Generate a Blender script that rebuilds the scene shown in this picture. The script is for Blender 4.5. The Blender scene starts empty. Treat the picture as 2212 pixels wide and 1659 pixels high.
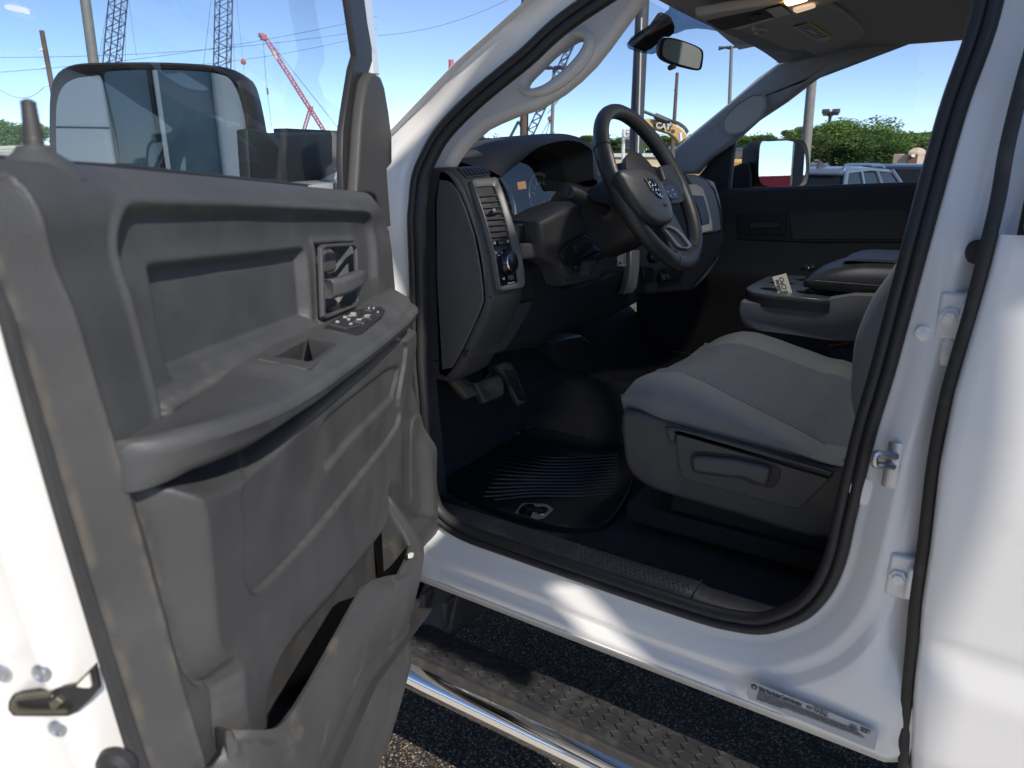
import bpy, bmesh, math, random
import numpy as np
from mathutils import Vector, Matrix

# ------------------------------------------------------------------ camera / light
SC = bpy.context.scene
PIT = math.radians(17.4); HEAD = math.radians(57.5); FPX = 1533.0; CX, CY = 1106.0, 829.5
C0 = np.array([-1.0, 0.0, 1.5])
cf = np.array([math.sin(HEAD)*math.cos(PIT), math.cos(HEAD)*math.cos(PIT), -math.sin(PIT)])
cr = np.array([math.cos(HEAD), -math.sin(HEAD), 0.0]); cu = np.cross(cr, cf)
cam = bpy.data.cameras.new('camera'); camo = bpy.data.objects.new('camera', cam)
SC.collection.objects.link(camo); SC.camera = camo
cam.sensor_width = 36.0; cam.lens = 36.0*FPX/2212.0; cam.clip_start = 0.02; cam.clip_end = 3000
cam.dof.use_dof = True; cam.dof.focus_distance = 1.9; cam.dof.aperture_fstop = 9.0
camo.matrix_world = Matrix(((cr[0], cu[0], -cf[0], C0[0]), (cr[1], cu[1], -cf[1], C0[1]),
                            (cr[2], cu[2], -cf[2], C0[2]), (0, 0, 0, 1)))
SUN = np.array([-0.33, -0.70, 0.63]); SUN = SUN/np.linalg.norm(SUN)
w = bpy.data.worlds.new('World'); SC.world = w; w.use_nodes = True
wn = w.node_tree.nodes; wl = w.node_tree.links
sky = wn.new('ShaderNodeTexSky'); sky.sky_type = 'NISHITA'; sky.sun_disc = False
sky.sun_elevation = math.asin(SUN[2]); sky.sun_rotation = math.atan2(SUN[0], SUN[1])
sky.altitude = 4500; sky.air_density = 0.8; sky.dust_density = 0.0; sky.ozone_density = 2.2
tint = wn.new('ShaderNodeVectorMath'); tint.operation = 'MULTIPLY'; tint.inputs[1].default_value = (1.06, .98, .92)
wl.new(sky.outputs[0], tint.inputs[0]); wl.new(tint.outputs[0], wn['Background'].inputs[0]); wn['Background'].inputs[1].default_value = 0.085
sl = bpy.data.lights.new('sun', 'SUN'); sl.energy = 2.0; sl.angle = math.radians(0.35); sl.color = (1.0, 0.94, 0.85)
so = bpy.data.objects.new('sun', sl); SC.collection.objects.link(so); so.location = (0, 0, 30)
so.rotation_euler = Vector(SUN).to_track_quat('Z', 'Y').to_euler()
SC.view_settings.view_transform = 'Standard'; SC.view_settings.look = 'None'
SC.view_settings.exposure = 1.35; SC.view_settings.gamma = 1.0
SC.render.engine = 'CYCLES'
SC.cycles.max_bounces = 10; SC.cycles.transparent_max_bounces = 24

# ------------------------------------------------------------------ point helpers (pixels are of a 2212x1659 view of the photo)
def ray(px, py): return cf + (px-CX)/FPX*cr - (py-CY)/FPX*cu
def PL(px, py, P, n):
    d = ray(px, py); n = np.array(n, float); return C0 + d*(((np.array(P)-C0) @ n)/(d @ n))
def X(px, py, x): return PL(px, py, (x, 0, 0), (1, 0, 0))
def Y(px, py, y): return PL(px, py, (0, y, 0), (0, 1, 0))
def Z(px, py, z): return PL(px, py, (0, 0, z), (0, 0, 1))
def DEP(px, py, dist):                     # at a horizontal distance
    d = ray(px, py); return C0 + d*(dist/math.hypot(d[0], d[1]))
def tumb(z): return max(0.0, z-1.40)*0.22
def S(px, py, x0):                         # body side surface that leans in above the belt
    x = x0
    for _ in range(12):
        p = X(px, py, x); x = x0 + tumb(p[2])
    return X(px, py, x)
ANG = math.radians(60.5)
dd = np.array([math.sin(ANG), math.cos(ANG), 0.0]); nn = np.array([dd[1], -dd[0], 0.0]); HH = np.array([0.02, 0.97, 0.0])
def DW(a, o, z): return HH + a*dd + o*nn + np.array([0, 0, z])
def DP(px, py, o): return PL(px, py, HH+o*nn, nn)
def DA(px, py, o):
    p = DP(px, py, o); return ((p-HH) @ dd, p[2])
def zz(pts, ox, oy, s): return [(ox+s*a, oy+s*b) for a, b in pts]
R1 = lambda pts: zz(pts, 0, 0, .4)               # zoom of the top left
R2 = lambda pts: zz(pts, 774.2, 0, .35)          # zoom of the top middle
R3 = lambda pts: zz(pts, 1438, 0, .35)           # zoom of the top right
R5 = lambda pts: zz(pts, 1327.2, 497.7, .35)
R6 = lambda pts: zz(pts, 1272, 940, .35)
RD = lambda pts: zz(pts, 884.8, 276.5, .2667)    # dash
RW = lambda pts: zz(pts, 1216.6, 276.5, .2333)   # wheel
RT = lambda pts: zz(pts, 1216.6, 0, .3)          # roof
RP = lambda pts: zz(pts, 221.2, 718.9, .5333)    # lower door
RB = lambda pts: zz(pts, 774.2, 1216.6, .3)      # board
RM = lambda pts: zz(pts, 829.5, 497.7, .35)      # mid footwell
RA = lambda pts: zz(pts, 497.7, 553, .25)        # arm rest

# ------------------------------------------------------------------ materials
MT = {}
def mat(name, col, rough=.5, metal=0., bump=0., bscale=400., coat=0., var=0., vscale=8., spec=.5, emit=None, estr=0., dirt=None, bdist=.0006, alpha=1.):
    m = bpy.data.materials.new(name); m.use_nodes = True; nt = m.node_tree; n = nt.nodes; l = nt.links; b = n['Principled BSDF']
    b.inputs['Base Color'].default_value = (*col, 1); b.inputs['Roughness'].default_value = rough; b.inputs['Metallic'].default_value = metal
    b.inputs['Coat Weight'].default_value = coat; b.inputs['Coat Roughness'].default_value = .04; b.inputs['Specular IOR Level'].default_value = spec
    tc = n.new('ShaderNodeTexCoord')
    if emit: b.inputs['Emission Color'].default_value = (*emit, 1); b.inputs['Emission Strength'].default_value = estr
    colsock = None
    if var > 0:
        t = n.new('ShaderNodeTexNoise'); t.inputs['Scale'].default_value = vscale; t.inputs['Detail'].default_value = 6; l.new(tc.outputs['Object'], t.inputs[0])
        r = n.new('ShaderNodeMapRange'); r.inputs[1].default_value = .3; r.inputs[2].default_value = .7; r.inputs[3].default_value = 1-var; r.inputs[4].default_value = 1+var; l.new(t.outputs[0], r.inputs[0])
        v = n.new('ShaderNodeVectorMath'); v.operation = 'SCALE'; v.inputs[0].default_value = col; l.new(r.outputs[0], v.inputs['Scale']); colsock = v.outputs[0]
        rr = n.new('ShaderNodeMapRange'); rr.inputs[1].default_value = .3; rr.inputs[2].default_value = .7; rr.inputs[3].default_value = max(0, rough-.08); rr.inputs[4].default_value = min(1, rough+.08)
        l.new(t.outputs[0], rr.inputs[0]); l.new(rr.outputs[0], b.inputs['Roughness'])
    if dirt:
        dc, dscale, lo, hi, amt = dirt
        t = n.new('ShaderNodeTexNoise'); t.inputs['Scale'].default_value = dscale; t.inputs['Detail'].default_value = 8; t.inputs['Roughness'].default_value = .65; l.new(tc.outputs['Object'], t.inputs[0])
        r = n.new('ShaderNodeMapRange'); r.inputs[1].default_value = lo; r.inputs[2].default_value = hi; r.inputs[3].default_value = 0; r.inputs[4].default_value = amt; l.new(t.outputs[0], r.inputs[0])
        mx = n.new('ShaderNodeMix'); mx.data_type = 'RGBA'; l.new(r.outputs[0], mx.inputs[0])
        if colsock: l.new(colsock, mx.inputs[6])
        else: mx.inputs[6].default_value = (*col, 1)
        mx.inputs[7].default_value = (*dc, 1); colsock = mx.outputs[2]
    if colsock: l.new(colsock, b.inputs['Base Color'])
    if bump > 0:
        t = n.new('ShaderNodeTexNoise'); t.inputs['Scale'].default_value = bscale; t.inputs['Detail'].default_value = 3; l.new(tc.outputs['Object'], t.inputs[0])
        bp = n.new('ShaderNodeBump'); bp.inputs['Strength'].default_value = bump; bp.inputs['Distance'].default_value = bdist; l.new(t.outputs[0], bp.inputs['Height']); l.new(bp.outputs[0], b.inputs['Normal'])
    MT[name] = m; return m
def glass(name, tint, refl_rough=0., extra=0.0):
    m = bpy.data.materials.new(name); m.use_nodes = True; nt = m.node_tree; n = nt.nodes; l = nt.links; n.remove(n['Principled BSDF'])
    t = n.new('ShaderNodeBsdfTransparent'); t.inputs[0].default_value = (*tint, 1)
    g = n.new('ShaderNodeBsdfGlossy'); g.inputs['Roughness'].default_value = refl_rough
    lw = n.new('ShaderNodeLayerWeight'); lw.inputs[0].default_value = .5
    p = n.new('ShaderNodeMath'); p.operation = 'POWER'; p.inputs[1].default_value = 5; l.new(lw.outputs['Facing'], p.inputs[0])
    a = n.new('ShaderNodeMath'); a.operation = 'MULTIPLY_ADD'; a.inputs[1].default_value = .9; a.inputs[2].default_value = .05+extra; l.new(p.outputs[0], a.inputs[0])
    mx = n.new('ShaderNodeMixShader'); l.new(a.outputs[0], mx.inputs[0]); l.new(t.outputs[0], mx.inputs[1]); l.new(g.outputs[0], mx.inputs[2])
    l.new(mx.outputs[0], n['Material Output'].inputs[0]); MT[name] = m; return m
mat('white_paint', (.78, .765, .74), .28, coat=.6, dirt=((.42, .33, .22), 5, .60, .80, .25))
mat('door_grey', (.056, .057, .059), .52, bump=.5, bscale=520, var=.10, vscale=14, dirt=((.12, .118, .114), 9, .52, .80, .40), bdist=.0008)
mat('door_grey_b', (.063, .063, .065), .50, bump=.35, bscale=600, var=.08, vscale=12, dirt=((.30, .25, .17), 16, .58, .80, .5), bdist=.0008)
mat('door_panel', (.056, .057, .059), .52, bump=.5, bscale=520, var=.10, vscale=14, dirt=((.12, .118, .114), 9, .52, .80, .40), bdist=.0008)
_m = MT['door_panel'].node_tree; _a = _m.nodes.new('ShaderNodeAttribute'); _a.attribute_name = 'wear'; _x = _m.nodes.new('ShaderNodeMix'); _x.data_type = 'RGBA'; _b = _m.nodes['Principled BSDF']
_s = _b.inputs['Base Color'].links[0].from_socket; _n = _m.nodes.new('ShaderNodeTexNoise'); _n.inputs['Scale'].default_value = 45; _n.inputs['Detail'].default_value = 4; _c = _m.nodes.new('ShaderNodeTexCoord'); _m.links.new(_c.outputs['Object'], _n.inputs[0])
_q = _m.nodes.new('ShaderNodeMapRange'); _q.inputs[1].default_value = .35; _q.inputs[2].default_value = .6; _m.links.new(_n.outputs[0], _q.inputs[0]); _p = _m.nodes.new('ShaderNodeMath'); _p.operation = 'MULTIPLY'; _m.links.new(_q.outputs[0], _p.inputs[0]); _m.links.new(_a.outputs['Fac'], _p.inputs[1])
_m.links.new(_p.outputs[0], _x.inputs[0]); _m.links.new(_s, _x.inputs[6]); _x.inputs[7].default_value = (.20, .165, .12, 1); _m.links.new(_x.outputs[2], _b.inputs['Base Color'])
mat('dash_dark', (.050, .048, .048), .58, bump=.5, bscale=700, var=.06, bdist=.0006)
mat('dash_brown', (.105, .098, .094), .60, bump=.5, bscale=700, var=.05, bdist=.0006)
mat('dash_black', (.018, .018, .019), .5, bump=.3, bscale=600)
mat('silver_trim', (.20, .195, .19), .42, metal=.35)
mat('black_gloss', (.008, .008, .010), .15)
mat('rubber', (.022, .021, .022), .55, var=.1, vscale=20, bump=.2, bscale=300)
mat('rubber_tube', (.030, .028, .026), .6, bump=.3, bscale=200, dirt=((.12, .10, .08), 30, .55, .8, .5))
mat('sill_plastic', (.050, .051, .056), .48, bump=.4, bscale=500, dirt=((.20, .19, .18), 9, .52, .75, .5))
mat('carpet', (.045, .044, .048), .95, bump=1.0, bscale=900, var=.25, vscale=60, bdist=.003)
mat('floor_mat', (.022, .022, .023), .34, bump=.3, bscale=300, dirt=((.10, .09, .08), 14, .55, .8, .45))
mat('fabric', (.19, .20, .205), .85, bump=.8, bscale=1100, var=.08, vscale=10, bdist=.0008)
mat('fabric_center', (.125, .14, .16), .85, bump=.9, bscale=900, var=.1, vscale=40, bdist=.001)
mat('fabric_dark', (.16, .165, .175), .85, bump=.8, bscale=1100, var=.08, vscale=10, bdist=.0008)
mat('seat_plastic', (.075, .072, .070), .55, bump=.5, bscale=600, var=.06, dirt=((.16, .14, .12), 9, .5, .8, .4))
mat('lever', (.085, .085, .092), .5, bump=.3, bscale=600)
mat('beige_trim', (.66, .61, .56), .62, bump=.35, bscale=500)
mat('headliner', (.46, .455, .45), .85, bump=.5, bscale=900, var=.04, vscale=60)
mat('visor', (.52, .50, .47), .8, bump=.4, bscale=900)
mat('chrome', (.85, .85, .86), .06, metal=1.0, dirt=((.5, .42, .3), 40, .6, .85, .3))
mat('chrome_soft', (.75, .76, .78), .22, metal=1.0, var=.1, vscale=80)
mat('steel', (.48, .49, .52), .35, metal=.9, var=.12, vscale=60, dirt=((.25, .16, .10), 60, .6, .8, .4))
mat('pad', (.026, .026, .029), .8, spec=.2, bump=.5, bscale=200, dirt=((.11, .108, .095), 26, .45, .75, .5), bdist=.001)
mat('board_plastic', (.040, .036, .032), .6, dirt=((.17, .13, .09), 30, .5, .8, .5))
mat('leather', (.030, .031, .034), .40, bump=.7, bscale=650, bdist=.0007)
mat('hub', (.030, .030, .033), .48, bump=.3, bscale=800)
mat('mirror', (.86, .88, .87), .0, metal=1.0)
mat('mirror_dull', (.58, .62, .60), .02, metal=1.0)
mat('white_mark', (.42, .42, .42), .5, emit=(1, 1, 1), estr=.0)
mat('paper', (.78, .75, .64), .7, var=.03)
mat('paper_white', (.74, .74, .80), .7)
mat('ink', (.04, .04, .05), .6)
mat('label_silver', (.42, .43, .45), .5, metal=.0, var=.04)
mat('label_grey_ink', (.16, .16, .17), .6)
mat('yellow', (.70, .66, .10), .6)
mat('red', (.55, .05, .04), .5)
mat('lamp_glow', (1, .8, .5), .5, emit=(1.0, .62, .22), estr=3.2)
mat('lamp_lens', (.75, .60, .48), .25, emit=(1.0, .72, .5), estr=.25)
mat('tray', (.10, .105, .11), .22)
mat('brass', (.16, .15, .11), .4, metal=.8, var=.2, vscale=60)
mat('pedal', (.035, .032, .028), .6, dirt=((.20, .16, .10), 20, .42, .75, .8))
mat('gauge_face', (.012, .012, .014), .5)
mat('gauge_ring', (.42, .42, .44), .3, metal=.6)
mat('amber', (.5, .30, .08), .5, emit=(1, .5, .1), estr=.15)
mat('pole_wood', (.13, .09, .065), .9, bump=.6, bscale=20, var=.2, vscale=3, bdist=.02)
mat('pole_grey', (.20, .19, .175), .5, var=.1)
mat('pole_dark', (.05, .05, .055), .5)
mat('crane_dark', (.07, .075, .085), .6, metal=.2)
mat('crane_red', (.50, .12, .12), .5)
mat('crane_white', (.75, .72, .70), .5)
mat('wire', (.10, .10, .11), .6)
mat('dozer_yellow', (.62, .40, .14), .5, var=.08, vscale=2, dirt=((.25, .18, .10), 3, .5, .8, .5))
mat('bark', (.09, .07, .05), .9, bump=.6, bscale=12, bdist=.03)
mat('tan_wall', (.62, .50, .33), .8, var=.05)
mat('white_wall', (.66, .66, .64), .6, var=.03)
mat('blue_band', (.10, .28, .55), .5)
mat('block', (.45, .43, .38), .9, var=.15, vscale=3)
mat('car_blue', (.17, .21, .28), .3, metal=.35, coat=.6)
mat('car_navy', (.030, .042, .065), .3, metal=.2, coat=.6)
mat('car_white', (.72, .73, .74), .3, coat=.5)
mat('car_glass', (.012, .015, .018), .05)
mat('tire', (.018, .018, .018), .8)
mat('toilet', (.20, .095, .055), .55)
mat('toilet_pale', (.55, .42, .32), .55)
mat('sign_red', (.55, .03, .04), .5)
glass('clear_glass', (.93, .955, .95)); glass('door_glass', (.84, .91, .93)); glass('lens_glass', (.8, .82, .85), .0, .06)
glass('wind_glass', (.90, .94, .95)); glass('frit', (.42, .52, .60), .3, .0)

def leafmat(name, col):
    m = bpy.data.materials.new(name); m.use_nodes = True; nt = m.node_tree; n = nt.nodes; l = nt.links; n.remove(n['Principled BSDF'])
    d = n.new('ShaderNodeBsdfDiffuse'); t = n.new('ShaderNodeBsdfTranslucent'); mx = n.new('ShaderNodeMixShader'); mx.inputs[0].default_value = .35
    g = n.new('ShaderNodeTexNoise'); g.inputs['Scale'].default_value = .9; g.inputs['Detail'].default_value = 5; tc = n.new('ShaderNodeTexCoord'); l.new(tc.outputs['Object'], g.inputs[0])
    r = n.new('ShaderNodeMapRange'); r.inputs[1].default_value = .3; r.inputs[2].default_value = .7; r.inputs[3].default_value = .65; r.inputs[4].default_value = 1.4; l.new(g.outputs[0], r.inputs[0])
    v = n.new('ShaderNodeVectorMath'); v.operation = 'SCALE'; v.inputs[0].default_value = col; l.new(r.outputs[0], v.inputs['Scale'])
    l.new(v.outputs[0], d.inputs[0]); l.new(v.outputs[0], t.inputs[0]); l.new(d.outputs[0], mx.inputs[1]); l.new(t.outputs[0], mx.inputs[2]); l.new(mx.outputs[0], n['Material Output'].inputs[0])
    MT[name] = m
leafmat('leaf', (.16, .25, .07)); leafmat('leaf_light', (.22, .31, .11)); leafmat('leaf_dark', (.10, .17, .055))

def asphalt():
    m = bpy.data.materials.new('asphalt'); m.use_nodes = True; nt = m.node_tree; n = nt.nodes; l = nt.links; b = n['Principled BSDF']; b.inputs['Roughness'].default_value = .8
    tc = n.new('ShaderNodeTexCoord')
    v = n.new('ShaderNodeTexVoronoi'); v.inputs['Scale'].default_value = 170; l.new(tc.outputs['Object'], v.inputs[0])
    v2 = n.new('ShaderNodeTexVoronoi'); v2.inputs['Scale'].default_value = 80; l.new(tc.outputs['Object'], v2.inputs[0])
    sep = n.new('ShaderNodeSeparateColor'); l.new(v.outputs['Color'], sep.inputs[0])
    sep2 = n.new('ShaderNodeSeparateColor'); l.new(v2.outputs['Color'], sep2.inputs[0])
    cr_ = n.new('ShaderNodeValToRGB'); e = cr_.color_ramp.elements
    e[0].position = 0; e[0].color = (.05, .042, .035, 1); e[1].position = 1; e[1].color = (.60, .47, .33, 1)
    for p, c in ((.35, (.09, .076, .062, 1)), (.6, (.21, .175, .135, 1)), (.8, (.24, .15, .10, 1)), (.9, (.42, .35, .26, 1))):
        q = e.new(p); q.color = c
    l.new(sep.outputs[0], cr_.inputs[0])
    # binder between the stones
    r = n.new('ShaderNodeMapRange'); r.inputs[1].default_value = .35; r.inputs[2].default_value = .62; l.new(v.outputs['Distance'], r.inputs[0])
    mx = n.new('ShaderNodeMix'); mx.data_type = 'RGBA'; l.new(r.outputs[0], mx.inputs[0]); l.new(cr_.outputs[0], mx.inputs[6]); mx.inputs[7].default_value = (.022, .02, .018, 1)
    # bigger stones
    r2 = n.new('ShaderNodeMapRange'); r2.inputs[1].default_value = .93; r2.inputs[2].default_value = .95; l.new(sep2.outputs[1], r2.inputs[0])
    r3 = n.new('ShaderNodeMapRange'); r3.inputs[1].default_value = .45; r3.inputs[2].default_value = .35; l.new(v2.outputs['Distance'], r3.inputs[0])
    mm = n.new('ShaderNodeMath'); mm.operation = 'MULTIPLY'; l.new(r2.outputs[0], mm.inputs[0]); l.new(r3.outputs[0], mm.inputs[1])
    mx2 = n.new('ShaderNodeMix'); mx2.data_type = 'RGBA'; l.new(mm.outputs[0], mx2.inputs[0]); l.new(mx.outputs[2], mx2.inputs[6]); mx2.inputs[7].default_value = (.33, .25, .17, 1)
    # oil stain and patches
    ns = n.new('ShaderNodeTexNoise'); ns.inputs['Scale'].default_value = 4; ns.inputs['Detail'].default_value = 6; l.new(tc.outputs['Object'], ns.inputs[0])
    rs = n.new('ShaderNodeMapRange'); rs.inputs[1].default_value = .35; rs.inputs[2].default_value = .7; rs.inputs[3].default_value = .72; rs.inputs[4].default_value = 1.15; l.new(ns.outputs[0], rs.inputs[0])
    # crack line
    wv = n.new('ShaderNodeTexVoronoi'); wv.feature = 'DISTANCE_TO_EDGE'; wv.inputs['Scale'].default_value = .9
    mp = n.new('ShaderNodeVectorMath'); mp.operation = 'ADD'; nz = n.new('ShaderNodeTexNoise'); nz.inputs['Scale'].default_value = 9; nz.inputs['Detail'].default_value = 5; l.new(tc.outputs['Object'], nz.inputs[0])
    sc = n.new('ShaderNodeVectorMath'); sc.operation = 'SCALE'; sc.inputs['Scale'].default_value = .12; l.new(nz.outputs['Color'], sc.inputs[0]); l.new(tc.outputs['Object'], mp.inputs[0]); l.new(sc.outputs[0], mp.inputs[1]); l.new(mp.outputs[0], wv.inputs[0])
    rc = n.new('ShaderNodeMapRange'); rc.inputs[1].default_value = .0; rc.inputs[2].default_value = .009; rc.inputs[3].default_value = .15; rc.inputs[4].default_value = 1; l.new(wv.outputs['Distance'], rc.inputs[0])
    m1 = n.new('ShaderNodeMath'); m1.operation = 'MULTIPLY'; l.new(rs.outputs[0], m1.inputs[0]); l.new(rc.outputs[0], m1.inputs[1])
    vs = n.new('ShaderNodeVectorMath'); vs.operation = 'SCALE'; l.new(mx2.outputs[2], vs.inputs[0]); l.new(m1.outputs[0], vs.inputs['Scale'])
    l.new(vs.outputs[0], b.inputs['Base Color'])
    bp = n.new('ShaderNodeBump'); bp.inputs['Strength'].default_value = .8; bp.inputs['Distance'].default_value = .003; bp.invert = True; l.new(v.outputs['Distance'], bp.inputs['Height']); l.new(bp.outputs[0], b.inputs['Normal'])
    MT['asphalt'] = m
asphalt()

# ------------------------------------------------------------------ mesh helpers
class MB:
    def __init__(s): s.v = []; s.f = []
    def add(s, vs, fs):
        o = len(s.v); s.v += [tuple(float(c) for c in p) for p in vs]; s.f += [tuple(i+o for i in f) for f in fs]; return s
    def hexa(s, p):    # 8 corners: bottom 4, top 4
        return s.add(p, [(0, 3, 2, 1), (4, 5, 6, 7), (0, 1, 5, 4), (1, 2, 6, 5), (2, 3, 7, 6), (3, 0, 4, 7)])
    def box(s, c, h, M=None):
        c = np.array(c, float); A = np.eye(3) if M is None else np.array(M)
        P = [c + A @ (np.array(q)*h) for q in ((-1, -1, -1), (1, -1, -1), (1, 1, -1), (-1, 1, -1), (-1, -1, 1), (1, -1, 1), (1, 1, 1), (-1, 1, 1))]
        return s.hexa(P)
    def prism(s, pts, vec):
        n = len(pts); vec = np.array(vec); P = [np.array(p) for p in pts]; Q = [p+vec for p in P]
        return s.add(P+Q, [tuple(range(n))[::-1], tuple(range(n, 2*n))]+[(i, (i+1) % n, n+(i+1) % n, n+i) for i in range(n)])
    def loft(s, rings, closed=True, caps=True, loop=False):
        m = len(rings[0]); vs = [p for r in rings for p in r]; fs = []; R = len(rings)
        for i in range(R if loop else R-1):
            for j in range(m if closed else m-1):
                a, b = i*m+j, i*m+(j+1) % m; i2 = (i+1) % R; c, d = i2*m+(j+1) % m, i2*m+j; fs.append((a, b, c, d))
        if caps and closed and not loop: fs += [tuple(range(m))[::-1], tuple(range((R-1)*m, R*m))]
        return s.add(vs, fs)
    def tube(s, path, r, n=10, loop=False, flat=1.0, up=None):
        path = [np.array(p, float) for p in path]; k = len(path); rings = []; prev = None
        for i, p in enumerate(path):
            if loop: t = path[(i+1) % k]-path[i-1]
            else: t = path[min(i+1, k-1)]-path[max(i-1, 0)]
            t = t/(np.linalg.norm(t)+1e-12)
            if prev is None:
                u = np.cross(t, (0, 0, 1) if up is None else up)
                if np.linalg.norm(u) < .05: u = np.cross(t, (1, 0, 0))
            else: u = prev-(prev @ t)*t
            u = u/np.linalg.norm(u); prev = u; v = np.cross(t, u); rr = r[i] if hasattr(r, '__len__') else r
            rings.append([p + rr*(math.cos(a)*u+flat*math.sin(a)*v) for a in np.linspace(0, 2*math.pi, n, endpoint=False)])
        return s.loft(rings, True, not loop, loop)
    def lathe(s, prof, c, axis, n=24):   # prof: (r, h)
        ax = np.array(axis, float); ax /= np.linalg.norm(ax); u = np.cross(ax, (0, 0, 1));
        if np.linalg.norm(u) < .1: u = np.cross(ax, (1, 0, 0))
        u /= np.linalg.norm(u); v = np.cross(ax, u); c = np.array(c)
        rings = [[c+h*ax+r*(math.cos(a)*u+math.sin(a)*v) for a in np.linspace(0, 2*math.pi, n, endpoint=False)] for r, h in prof]
        return s.loft(rings)
    def grid(s, fn, nu, nv):
        vs = [fn(i/(nu-1), j/(nv-1)) for i in range(nu) for j in range(nv)]
        return s.add(vs, [(i*nv+j, i*nv+j+1, (i+1)*nv+j+1, (i+1)*nv+j) for i in range(nu-1) for j in range(nv-1)])

def link(o, parent=None):
    SC.collection.objects.link(o)
    if parent is not None:
        o.parent = parent
        if parent.type == 'EMPTY': o.matrix_parent_inverse = Matrix.Translation(parent.location).inverted()
    return o
def tag(o, label=None, cat=None, group=None, kind=None):
    if label: o['label'] = label
    if cat: o['category'] = cat
    if group: o['group'] = group
    if kind: o['kind'] = kind
    return o
def obj(name, mb, m, parent=None, smooth=True, bevel=0., seg=2, sub=0, angle=35, label=None):
    me = bpy.data.meshes.new(name); me.from_pydata(mb.v, [], mb.f); me.validate()
    bm = bmesh.new(); bm.from_mesh(me); bmesh.ops.recalc_face_normals(bm, faces=bm.faces); bm.to_mesh(me); bm.free()
    me.materials.append(MT[m]); o = bpy.data.objects.new(name, me)
    if smooth:
        me.polygons.foreach_set('use_smooth', [True]*len(me.polygons)); me.set_sharp_from_angle(angle=math.radians(angle))
    if bevel > 0:
        b = o.modifiers.new('b', 'BEVEL'); b.width = bevel; b.segments = seg; b.limit_method = 'ANGLE'; b.angle_limit = math.radians(30); b.harden_normals = False
        me.polygons.foreach_set('use_smooth', [True]*len(me.polygons))
    if sub:
        b = o.modifiers.new('s', 'SUBSURF'); b.levels = sub; b.render_levels = sub
        me.polygons.foreach_set('use_smooth', [True]*len(me.polygons)); 
    if label: o['label'] = label
    return link(o, parent)
def catm(pts, n=8, closed=False):
    P = [np.array(p, float) for p in pts]; k = len(P); out = []
    for i in range(k if closed else k-1):
        p1 = P[i]; p2 = P[(i+1) % k]
        p0 = P[i-1] if (closed or i > 0) else 2*p1-p2
        p3 = P[(i+2) % k] if (closed or i+2 < k) else 2*p2-p1
        for j in range(n):
            t = j/n; out.append(.5*((2*p1)+(-p0+p2)*t+(2*p0-5*p1+4*p2-p3)*t*t+(-p0+3*p1-3*p2+p3)*t**3))
    if not closed: out.append(P[-1])
    return out
def resamp(pts, n, closed=True):
    P = np.array(pts); Q = np.vstack([P, P[:1]]) if closed else P
    s = np.r_[0, np.cumsum(np.linalg.norm(np.diff(Q, axis=0), axis=1))]; t = np.linspace(0, s[-1], n, endpoint=not closed)
    return np.stack([np.interp(t, s, Q[:, k]) for k in range(Q.shape[1])], 1)
def frame(n, up=(0, 0, 1)):
    n = np.array(n, float); n /= np.linalg.norm(n); x = np.cross(up, n); x /= np.linalg.norm(x); return x, np.cross(n, x), n
def plate(name, outer, m, parent, n, holes=(), depth=.004, bevel=0., lift=0., smooth=True, label=None, up=(0, 0, 1), cyc=True):
    """flat plate with rounded edges from coplanar world points; n points to its visible side"""
    ex, ey, ez = frame(n, up); O = np.array(outer[0])
    cu_ = bpy.data.curves.new('c', 'CURVE'); cu_.dimensions = '2D'; cu_.fill_mode = 'BOTH'
    for pts in [outer]+list(holes):
        sp = cu_.splines.new('POLY'); sp.points.add(len(pts)-1); sp.use_cyclic_u = True
        for i, p in enumerate(pts):
            d = np.array(p)-O; sp.points[i].co = (d @ ex, d @ ey, 0, 1)
    cu_.extrude = max(depth/2-bevel, 0); cu_.bevel_depth = bevel; cu_.bevel_resolution = 2; cu_.offset = -bevel
    co = bpy.data.objects.new('c', cu_); SC.collection.objects.link(co)
    M = Matrix(((ex[0], ey[0], ez[0], 0), (ex[1], ey[1], ez[1], 0), (ex[2], ey[2], ez[2], 0), (0, 0, 0, 1)))
    T = O + ez*(lift-depth/2); me = bpy.data.meshes.new_from_object(co); bpy.data.objects.remove(co); bpy.data.curves.remove(cu_)
    me.transform(Matrix.Translation(Vector(T)) @ M); me.name = name; me.materials.clear(); me.materials.append(MT[m])
    if smooth: me.polygons.foreach_set('use_smooth', [True]*len(me.polygons)); me.set_sharp_from_angle(angle=math.radians(40))
    o = bpy.data.objects.new(name, me)
    if label: o['label'] = label
    return link(o, parent)
def text(name, body, m, parent, O, ex, ez, size, depth=.0004, sx=1.0, align='LEFT', shear=0., bold=0.):
    """text mesh, O = lower left, ex = writing direction, ez = facing"""
    c = bpy.data.curves.new('t', 'FONT'); c.body = body; c.size = size; c.extrude = depth; c.align_x = align; c.shear = shear; c.offset = bold*size
    ex = np.array(ex, float); ex /= np.linalg.norm(ex); ez = np.array(ez, float); ez -= (ez @ ex)*ex; ez /= np.linalg.norm(ez); ey = np.cross(ez, ex)
    o = bpy.data.objects.new('t', c); SC.collection.objects.link(o); me = bpy.data.meshes.new_from_object(o); bpy.data.objects.remove(o); bpy.data.curves.remove(c)
    ex = ex*sx
    me.transform(Matrix(((ex[0], ey[0], ez[0], O[0]), (ex[1], ey[1], ez[1], O[1]), (ex[2], ey[2], ez[2], O[2]), (0, 0, 0, 1))))
    me.materials.clear(); me.materials.append(MT[m]); me.name = name; return link(bpy.data.objects.new(name, me), parent)
def empty(name, loc): 
    o = bpy.data.objects.new(name, None); o.location = loc; SC.collection.objects.link(o); o.empty_display_size = .1; return o
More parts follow.
